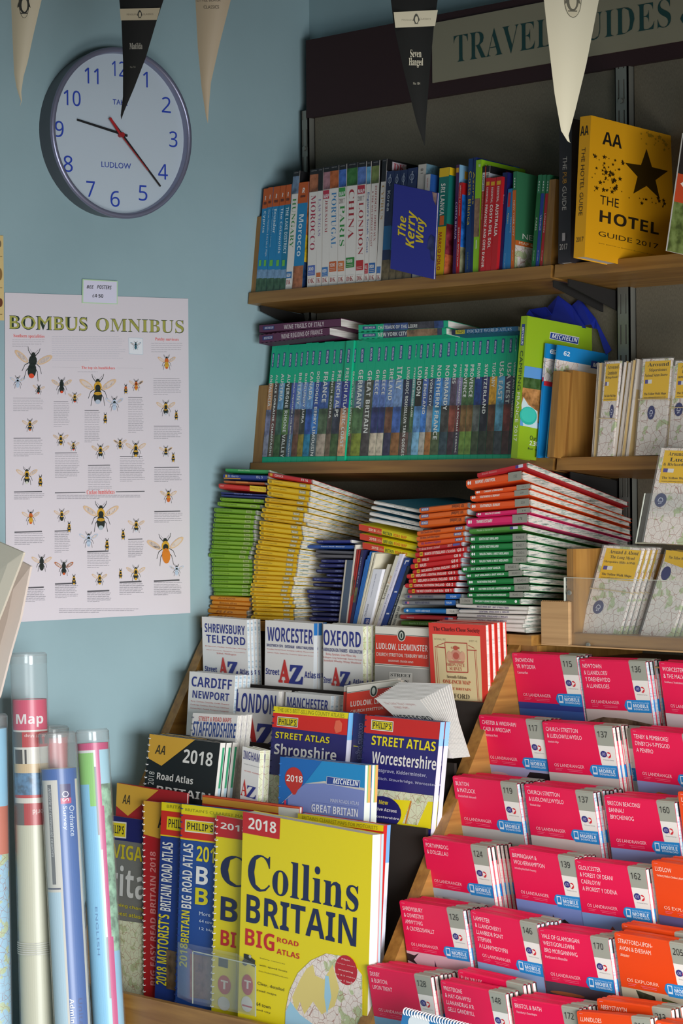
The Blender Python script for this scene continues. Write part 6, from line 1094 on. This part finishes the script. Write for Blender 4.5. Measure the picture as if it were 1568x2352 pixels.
for x0, y0, x1, n_, h in ((28, 780, 103, 4, 0), (119, 773, 290, 12, 0), (347, 788, 421, 5, 0), (178, 854, 270, 1, 0), (30, 914, 100, 7, 1), (31, 1006, 100, 10, 1), (123, 922, 160, 14, 1), (194, 942, 230, 18, 1), (294, 912, 330, 20, 1), (352, 869, 418, 9, 1), (353, 978, 418, 7, 1), (126, 1040, 182, 14, 1), (202, 1068, 258, 14, 1), (275, 1048, 332, 14, 1), (354, 1073, 417, 8, 1),
     (32, 1129, 103, 4, 1), (130, 1137, 328, 3, 0), (33, 1221, 103, 7, 1), (125, 1219, 162, 12, 1), (200, 1266, 254, 9, 1), (294, 1238, 330, 10, 1), (354, 1174, 420, 6, 1), (55, 1349, 105, 8, 1), (126, 1340, 180, 8, 1), (200, 1357, 256, 6, 1), (274, 1336, 330, 7, 1), (353, 1333, 418, 8, 1), (135, 1398, 318, 3, 0), (356, 1333, 356, 0, 0)):
    if n_: PP2 += para(x0, y0, x1, n_, 4.9 if (x0, y0) in ((119, 773), (28, 780), (347, 788)) else 4.0, bool(h), col='b6b4c0' if (x0, y0) == (119, 773) else '98959c')
gh = 'b4c4d8'
for x, y, s in ((40, 878, 26), (262, 928, 30), (203, 1240, 32), (405, 1310, 24)): PP2 += bee(x, y, s, gh, gh, gh, wing=gh, band=gh)
Y_, O_, W_ = 'd0a030', 'c86428', 'c4ccd8'
BEES = [(74, 838, 64, None, BK, 'd84a28', .12), (88, 895, 20, None, BK, 'd84a28', .1), (141, 887, 34, None, BK, 'd84a28', 0), (171, 914, 22, Y_, BK, 'd84a28', .0), (224, 898, 62, Y_, BK, 'b0bccc', 0), (312, 885, 24, O_, O_, Y_, 0), (382, 833, 30, O_, Y_, O_, 0), (380, 938, 32, Y_, BK, W_, 0), (68, 977, 26, Y_, BK, O_, 0),
        (139, 1010, 26, Y_, BK, Y_, 0), (168, 1025, 20, Y_, BK, 'd84a28', 0), (230, 1037, 30, Y_, BK, W_, 0), (275, 1020, 22, Y_, BK, Y_, 0), (311, 1033, 34, Y_, BK, Y_, 0), (380, 1037, 22, Y_, BK, W_, 0), (61, 1094, 36, Y_, BK, 'c8c8b8', 0), (70, 1189, 30, O_, Y_, O_, 0), (141, 1184, 26, Y_, BK, BK, 0), (231, 1188, 60, Y_, BK, 'a8b4bc', 0),
        (386, 1140, 28, Y_, O_, O_, 0), (312, 1208, 28, Y_, BK, W_, 0), (380, 1264, 62, Y_, 'd07a24', 'd07a24', -.08), (95, 1294, 34, None, BK, BK, 0), (146, 1305, 32, None, BK, 'c85a28', 0), (228, 1330, 26, Y_, BK, Y_, 0), (311, 1317, 32, Y_, BK, Y_, 0)]
for x, y, s, th, ab, tl, rt in BEES:
    PP2 += bee(x, y, s, th, ab, tl, rt, wing='b0602c' if (x, y) == (146, 1305) else WG, band=(BK if th is None else ('d07a24' if ab == 'd07a24' else Y_)))
for x, y, s in ((288, 894, 20), (241, 961, 22), (404, 954, 20), (397, 1051, 20), (92, 1105, 24), (158, 1211, 22), (245, 1251, 24), (282, 1228, 22), (169, 1332, 22), (276, 1318, 20)): PP2 += bee(x, y, s, O_ if x == 288 else Y_, BK, Y_, nowing=True)
wallsheet('bee_poster', 'large white poster titled BOMBUS OMNIBUS covered in bumblebee drawings', 'poster', [(11, 672), (432, 686), (437, 1408), (14, 1430)], .0022, 'd6cfd6', PP+PP2)
wallsheet('price_card', 'small handwritten white card reading BEE POSTERS £4.50', 'card', [(189.5, 641), (270, 645.5), (270, 699), (188.5, 696)], .0042, 'b8d8b0', [('p', [(192, 643.5), (268, 647.5), (268, 697), (191, 694)], 'd6d4e8'), ('t', 'BEE', 199, 655, 215, 663, '26282c', 'z'), ('t', 'POSTERS', 223, 654.5, 256, 665, '26282c', 'z'), ('t', '£4·50', 212, 674.5, 237, 684, '26282c', 'z')])
wallsheet('card_poster', 'edge of a yellow poster with brown marks at the left frame edge', 'poster', [(-60, 539), (7.5, 541), (9.5, 736), (-60, 735)], .0022, 'd2ba80', [('e', 0, 630, 5, 14, '8a6a3a'), ('e', 1, 695, 5, 10, '6a3a24'), ('e', -1, 560, 4, 8, '7a6a50'), ('r', 0, 588, 5, 590, '9a8458'), ('r', 0, 660, 5, 662, '9a8458'), ('r', 0, 721, 5, 723, '8a7448')])
# ---------------------------------------------------------------- bunting
def penguin(cx, cy, s, m, bg): return [('e', cx, cy, s*.28, s*.5, m), ('e', cx+s*.02, cy+s*.05, s*.16, s*.36, bg), ('e', cx, cy-s*.42, s*.13, s*.14, m), ('p', [(cx-s*.28, cy-s*.1), (cx-s*.36, cy+s*.2), (cx-s*.22, cy+s*.1)], m), ('p', [(cx+s*.28, cy-s*.1), (cx+s*.36, cy+s*.2), (cx+s*.22, cy+s*.1)], m), ('r', cx-s*.2, cy+s*.47, cx+s*.2, cy+s*.52, m)]
def bunting(lbl, flags, dist, yaw, cord):
    P0 = CAM+Vector((cF.x, cF.y, 0)).normalized()*dist; n = Vector((math.cos(yaw), math.sin(yaw), 0))
    top = onpl(cord[0][0], cord[0][1], P0, n); root = thing('bunting', lbl, 'bunting', top)
    mb = MB(); mb.tube([onpl(x, y, P0, n) for x, y in cord], .0012, 'd8d0bc', 6); mb.build('cord', root)
    u = Vector((0, 0, 1)).cross(n)
    for L, Rr, col, ops, flbl in flags:
        mb = MB(); yy = sorted(set([p[1] for p in L]+[p[1] for p in Rr])); 
        def xa(E, y):
            for i in range(len(E)-1):
                if E[i][1] <= y <= E[i+1][1]: t = (y-E[i][1])/max(E[i+1][1]-E[i][1], 1e-6); return E[i][0]+(E[i+1][0]-E[i][0])*t
            return E[-1][0]
        row = [(xa(L, y), xa(Rr, y), y) for y in yy]; K = 6; vs = []; fs = []
        wtop = row[0][1]-row[0][0]
        for side_ in (0, 1):
            for a, b_, y in row:
                for k in range(K+1):
                    t = k/K; p = onpl(a+(b_-a)*t, y, P0, n); vs.append(p+n*(.0 if 1 else 0)-n*(.0005*side_)-n*((2*t-1)**2)*.010*((b_-a)/wtop))
        m_ = K+1; N = len(row)*m_
        for s_ in (0, 1):
            for i in range(len(row)-1):
                for k in range(K):
                    q = (s_*N+i*m_+k, s_*N+i*m_+k+1, s_*N+(i+1)*m_+k+1, s_*N+(i+1)*m_+k); fs.append(q if s_ else q[::-1])
        mb.add(vs, fs, col)
        O = onpl(row[0][0], row[0][2], P0, n); f = Face(O, u*.1, Vector((0, 0, -.1)))
        f.open = True; art(mb, f, ops, .0005, .0001)
        o = mb.build('flag', root, smooth=True); o['label'] = flbl
CR, BKF = 'c8bca0', '0b0c0am'
F1 = ([(12, -70), (24, 0), (28, 89), (32, 168), (37.5, 200), (44.6, 223), (48, 232), (46, 243)], [(112, -70), (93.6, 0), (75, 82), (62.5, 143), (53.6, 175), (48.6, 211), (50.4, 230), (46.4, 243)], CR, [('e', 55.5, 8, 11.5, 34, BK), ('e', 55.5, 8, 10.5, 33, CR)]+penguin(55.5, 10, 42, '2a2a24', CR), 'cream flag with a bird emblem')
F2 = ([(266, -70), (273, 0), (278, 46), (282, 143), (282, 221), (277, 264), (278, 274)], [(400, -70), (374, 0), (359, 46), (334, 132), (307, 203), (286, 253), (278.4, 274)], BKF, [('p', [(275, 20.5), (368, 18), (360, 46), (277.5, 47)], 'b5a88c'), ('t', 'PENGUIN', 291, 31.5, 314, 35, '5a5244'), ('t', 'CLASSICS', 328, 31, 352, 34.5, '5a5244')]+penguin(321, 33, 17, '2a2a24', 'b5a88c')+[('t', 'Matilda', 297.5, 99, 327, 113, 'a09c90', 's'), ('t', 'No 718', 299, 152, 311, 156.5, '7a776c')], 'black flag lettered Matilda with a beige band')
F3 = ([(440, -70), (448, 0), (453.6, 107), (462.5, 200), (473, 268), (477, 283)], [(548, -70), (528.6, 0), (503.6, 100), (484, 189), (478.6, 257), (477.4, 283)], 'b5a388', [('t', 'LITTLE BLACK', 452, -4, 507, 3.5, '6a6050'), ('t', 'CLASSICS', 468, 13, 503, 20, '6a6050')], 'beige flag lettered CLASSICS')
F4 = ([(893, -70), (900, 0), (907.6, 63), (929, 164), (957.5, 283), (974.6, 334)], [(1020, -70), (1007, 0), (998, 62), (988.6, 158.5), (979, 272), (975.4, 334)], '0b0d0cm', [('p', [(903.5, 28), (1005, 23), (998.5, 60), (907.5, 64)], 'd0c8ae'), ('t', 'PENGUIN', 922, 44, 947, 48, '8a8470'), ('t', 'CLASSICS', 962, 41.5, 989, 46, '8a8470')]+penguin(955.5, 44, 22, '3a3a30', 'd0c8ae')+[('t', 'Seven', 941, 114, 967, 132, 'ccc6b0', 's'), ('t', 'Hanged', 938, 133.5, 971, 156, 'ccc6b0', 's'), ('t', 'No 184', 948, 189, 964, 195, 'a8a494')], 'black flag lettered Seven Hanged')
F5 = ([(1243, -70), (1252, 0), (1260.4, 85), (1274.6, 215), (1288.7, 300), (1303, 324), (1309.6, 328)], [(1400, -70), (1377.6, 0), (1348, 147), (1322.7, 249), (1305.7, 311), (1308, 326), (1310, 328)], 'f0e8cc', [('e', 1315, -2, 20, 43, '6a6654'), ('e', 1315, -2, 18.6, 41.6, 'dcd2b4')]+penguin(1314, 0, 52, '6a6654', 'dcd2b4'), 'large cream flag with an oval bird emblem')
bunting('left string of pennant flags hanging before the clock and blue wall', [F1, F2, F3], 4.6, math.radians(-40), [(-200, -60), (15, -66), (110, -68), (265, -70), (400, -71), (545, -68), (640, -60)])
bunting('right string of pennant flags hanging before the fascia sign', [F4, F5], 4.1, math.radians(-30), [(700, -90), (890, -70), (1020, -70), (1240, -70), (1400, -70), (1700, -80)])
# ---------------------------------------------------------------- map tubes and bags at the lower left
def tubepos(x, y, q): return onax(x, y, 1, -q)
def maptube(lbl, top, bot, q, rp, roll_y, fn, capcol='x:clear', texts=(), rb=None, name='map_tube', rings=None):
    A = tubepos(*top, q); B = tubepos(*bot, q); ax = (B-A).normalized(); r = rp/FPX*(A-CAM).dot(cF)
    B = A+ax*((A.z-.004)/-ax.z)       # down to the floor
    L = (B-A).length; root = thing(name, lbl, 'map tube', B)
    w = (CAM-A); w -= ax*w.dot(ax); w.normalize(); u = ax.cross(w)
    if u.dot(cR) < 0: u = -u
    P = lambda th, s, rr: A+ax*s+(u*math.sin(th)+w*math.cos(th))*rr
    sy = lambda y: (onpl_axis(y, A, ax, q))
    n = 32
    mb = MB(); mb.tube([A+ax*.002, B], r, 'x:tube', n, cap=False); mb.build('clear_tube', root, smooth=True)
    mb = MB(); mb.tube([A-ax*.001, A+ax*.0035, A+ax*.0045], [r*.9, r*1.02, r*1.02], 'x:tube', n); mb.tube([A+ax*.004, A+ax*.018], r*1.015, 'x:clear', n, cap=False); mb.tube([A+ax*.0005, A+ax*.0012], r*.86, 'x:clear', n); mb.build('end_cap', root, smooth=True)
    rr = r*.93; s0 = sy(roll_y); K = 48
    ss = [s0]; 
    ys = fn('ys')
    for y in ys: ss.append(sy(y))
    ss.append(L-.01)
    yc = [roll_y]+list(ys)+[9999]
    mb = MB()
    for i in range(len(ss)-1):
        y0, y1 = yc[i], yc[i+1]; m = max(1, int((ss[i+1]-ss[i])/.02)) if fn('fine') else 1
        for t in range(m):
            a, b_ = ss[i]+(ss[i+1]-ss[i])*t/m, ss[i]+(ss[i+1]-ss[i])*(t+1)/m; ym = y0+(min(y1, 2352)-y0)*(t+.5)/m
            for k in range(K):
                th0 = -math.pi+2*math.pi*k/K; th1 = th0+2*math.pi/K; xm = math.sin((th0+th1)/2) if math.cos((th0+th1)/2) > 0 else -2
                mb.poly([P(th0, a, rr), P(th0, b_, rr), P(th1, b_, rr), P(th1, a, rr)], fn((xm, ym)))
    mb.tube([A+ax*(s0+.001), A+ax*(s0+.0015)], rr*.97, 'd8d8d4', n)
    for (tx, x0, y0, x1, y1, col, st, rot) in texts:
        vs, fs, asp = glyphs(tx, st); out = []
        for x, y in vs:
            if rot == 90: x, y = 1-y, x
            elif rot == 180: x, y = 1-x, 1-y
            xx = max(-.98, min(.98, x0+(x1-x0)*x)); out.append(P(math.asin(xx), sy(y0)+(sy(y1)-sy(y0))*y, rr+.0006))
        mb.add(out, fs, col)
    mb.build('rolled_map', root)
    if rings:
        mb = MB()
        for y in rings: mb.tube([P(j*2*math.pi/24, sy(y), r*1.01) for j in range(25)], .0009, 'c8c8c0', 5, cap=False)
        mb.build('ribs', root)
    return root
def onpl_axis(y, A, ax, q):
    lo, hi = 0., 2.0
    for _ in range(30):
        m = (lo+hi)/2
        if proj(A+ax*m)[1] < y: lo = m
        else: hi = m
    return lo
def f1(a):
    if a == 'ys': return [1720, 1850, 1960, 2080]
    if a == 'fine': return False
    x, y = a
    if 1830 < y < 1930 and x > .3: return 'c86a50'
    return 'x:mapb' if y > 1960 else '8fc4e0'
maptube('light blue map tube cut by the left frame edge', (-20, 1641), (-8, 2352), .765, 37, 1672, f1)
def f2(a):
    if a == 'ys': return [1636, 1675, 1679, 1714, 1719, 1742, 1752, 1773, 1823, 1830, 1842, 1892]
    if a == 'fine': return False
    x, y = a
    if y < 1675: return 'cf3a62' 
    if y < 1679: return 'd8d4cc'
    if y < 1714: return '5c5856' if x < -.45 else 'b82028'
    if y < 1719: return 'd8d4cc'
    if y < 1752: return '2c2a2a' if (x < -.2 and int(x*60) % 2) else 'd2ccc2'
    if y < 1773: return 'd0b48a'
    if y < 1823: return '4a7aa0~'
    if y < 1830: return 'b82028'
    if y < 1842: return 'd2ccc2'
    if y < 1892: return '5c5856' if x < -.45 else 'b01c24'
    return 'c4c2ac'
maptube('tallest clear map tube, with a pink label reading Map', (65, 1500), (88, 2352), .72, 42, 1606, f2, texts=[('Map', -.8, 1638, .75, 1668, 'e6e0e0', 'b', 0), ('Wall Map', -.35, 1683, .9, 1692, 'd8b8b4', 'b', 180), ('World', .0, 1856, .95, 1868, 'd8b8b4', 'b', 180)], rings=(2162, 2167, 2172, 2177, 2182, 2187))
def f3(a):
    if a == 'ys': return [1785, 1866, 1942, 1952, 1954, 1993]
    if a == 'fine': return False
    x, y = a
    if y < 1785: return 'c83a40' if x > -.5 else 'd8d0c8'
    if y < 1866: return 'c02028'
    if y < 1952: return 'a8b8c0~'
    if y < 1993: return 'c02028'
    return '58aed0'
maptube('map tube with red bands half hidden behind the front clear tube', (120, 1668), (118, 2352), .648, 38, 1690, f3)
def f4(a):
    if a == 'ys': return [1790, 1800, 1832, 1845, 2028, 2036, 2040, 2046, 2352]
    if a == 'fine': return False
    x, y = a
    if x == -2: return 'd8d8d4'
    cr_ = -.28+.0001*(y-1790); 
    if y < 1790: return '1f5ba6'
    if x > .86: return 'd4d4cc'
    if x > cr_+.1:
        if -.02 < x < .62 and 1800 < y < 1832: return '2a2468'
        if -.02 < x < .62 and 1832 < y < 1845: return 'c0386a'
        return '1f5ba6'
    if x > cr_+.04: return 'd0ccc4'
    if y < 1800: return 'd4d0c8'
    if y < 2028: return '6a6c70' if -.72 < x < -.45 else 'd4d0c8'
    if y < 2036: return 'd4d0c8'
    if y < 2040: return '5a5e70'
    if y < 2046: return 'd4d0c8'
    return 'b4d0e0'
maptube('front clear tube holding a blue rolled map lettered Ordnance Survey', (130.5, 1682), (167, 2352), .705, 43, 1765, f4,
        texts=[('Historic or ceremonial counties', -.66, 1808, -.5, 1965, 'b0b2b4', 'z', 90), ('Ordnance', .46, 1850, .74, 1920, 'd0dcec', 'n', 90), ('Survey', .04, 1850, .34, 1905, 'd0dcec', 'n', 90), ('OS', .1, 1816, .48, 1840, 'e0dce8', 'n', 90), ('Administrative', -.1, 2290, .15, 2420, 'e0e0e0', 'b', 90), ('Unitary', .3, 2290, .62, 2380, '2a4a8a', 'b', 90)])
def f5(a):
    if a == 'ys': return [1722, 1728, 1760, 1800, 1850, 1950, 2050, 2150, 2250, 2290]
    if a == 'fine': return True
    x, y = a
    if x == -2: return 'd8d8d4'
    if y < 1722: return 'c43a74'
    e = .12+.00035*(y-1722)
    if x > e+.28: return ('a4cfe0' if y < 1800 else '8fb89c~') if y < 2200 else '8fc0dc'
    if x > e: return 'c23a7c'
    if x > e-.07: return 'd8dcdc'
    if x > e-.12: return '6a6e78'
    if y < 1728: return 'd8dcdc'
    if y < 1830 and x > -1.2+(y-1760)*.012: return '86c468'
    return '80c0e4'
maptube('rightmost clear map tube, with a pink stripe over green and blue', (211, 1676), (250, 2352), .632, 38, 1706, f5, texts=[('ENGLISH', -.45, 2080, -.3, 2190, '4a80b0', 'g', 90)])
# paper roll and tote bags
def plainroll(lbl, top, bot, q, rp, col):
    A = tubepos(*top, q); B = tubepos(*bot, q); ax = (B-A).normalized(); B = A+ax*((A.z-.004)/-ax.z); mb = MB()
    r = rp/FPX*(A-CAM).dot(cF); mb.tube([A, B], r, col, 24); mb.tube([A-ax*.0005, A], r*.8, '6a645cm', 24); return tag(mb.build('paper_roll', smooth=False), lbl, 'paper roll')
plainroll('rolled cream paper behind the tallest map tube at the left edge', (10, 1545), (32, 2352), .80-.16, 16, 'd2c8b8')
def bag(lbl, pts, q, col, d=.02):
    P = [onax(x, y, 1, -q) for x, y in pts]; n = len(P); c0 = sum(P, Vector())/n; mb = MB()
    root = thing('tote_bag', lbl, 'bag', P[0])
    inner = [p+(c0-p)*.4+Vector((0, -.006, 0)) for p in P]
    vs = [tuple(p) for p in P]+[tuple(p) for p in inner]+[tuple(c0+Vector((0, -.008, 0)))]+[tuple(p+Vector((0, .004, 0))) for p in P]
    fs = [(i, (i+1) % n, (i+1) % n+n, i+n) for i in range(n)]+[(i+n, (i+1) % n+n, 2*n) for i in range(n)]+[tuple(2*n+1+i for i in range(n-1, -1, -1))]+[(i, 2*n+1+i, 2*n+1+(i+1) % n, (i+1) % n) for i in range(n)]
    mb.add(vs, fs, col); mb.build('cloth_body', root, smooth=False)
    return
    for i in range(n-1):
        if pts[i][0] < -20 and pts[i+1][0] < -20: continue
        a, b_ = P[i]+(c0-P[i])*.06, P[i+1]+(c0-P[i+1])*.06
        mb.tube([a+Vector((0, -.004, 0)), b_+Vector((0, -.004, 0))], .0006, 'bdb29c', 4)
    mb.build('hem', root)
    hk = MB(); hk.tube([P[-1]+Vector((0, .0, 0)), P[-1]+Vector((-.01, .002, .10)), P[-1]+Vector((-.03, .003, .13))], .005, 'c9bfa8', 6); hk.build('handle', root)
bag('cream cotton bag hanging at the left edge, nearer of two', [(53.5, 1269), (53, 1273), (47, 1291), (30, 1335), (8, 1393), (-70, 1590), (-150, 1500), (-120, 1190), (-40, 1228), (0, 1246)], .80, 'x:cloth')
bag('pinkish cream cotton bag hanging behind the nearer cream bag', [(70, 1301), (66, 1320), (46, 1420), (23, 1500), (-2, 1600), (-60, 1700), (-160, 1600), (-120, 1270), (0, 1280), (50, 1290)], .765, 'e2d3c8m')
print('objects', len(bpy.data.objects), 'labels', len(LABELS))
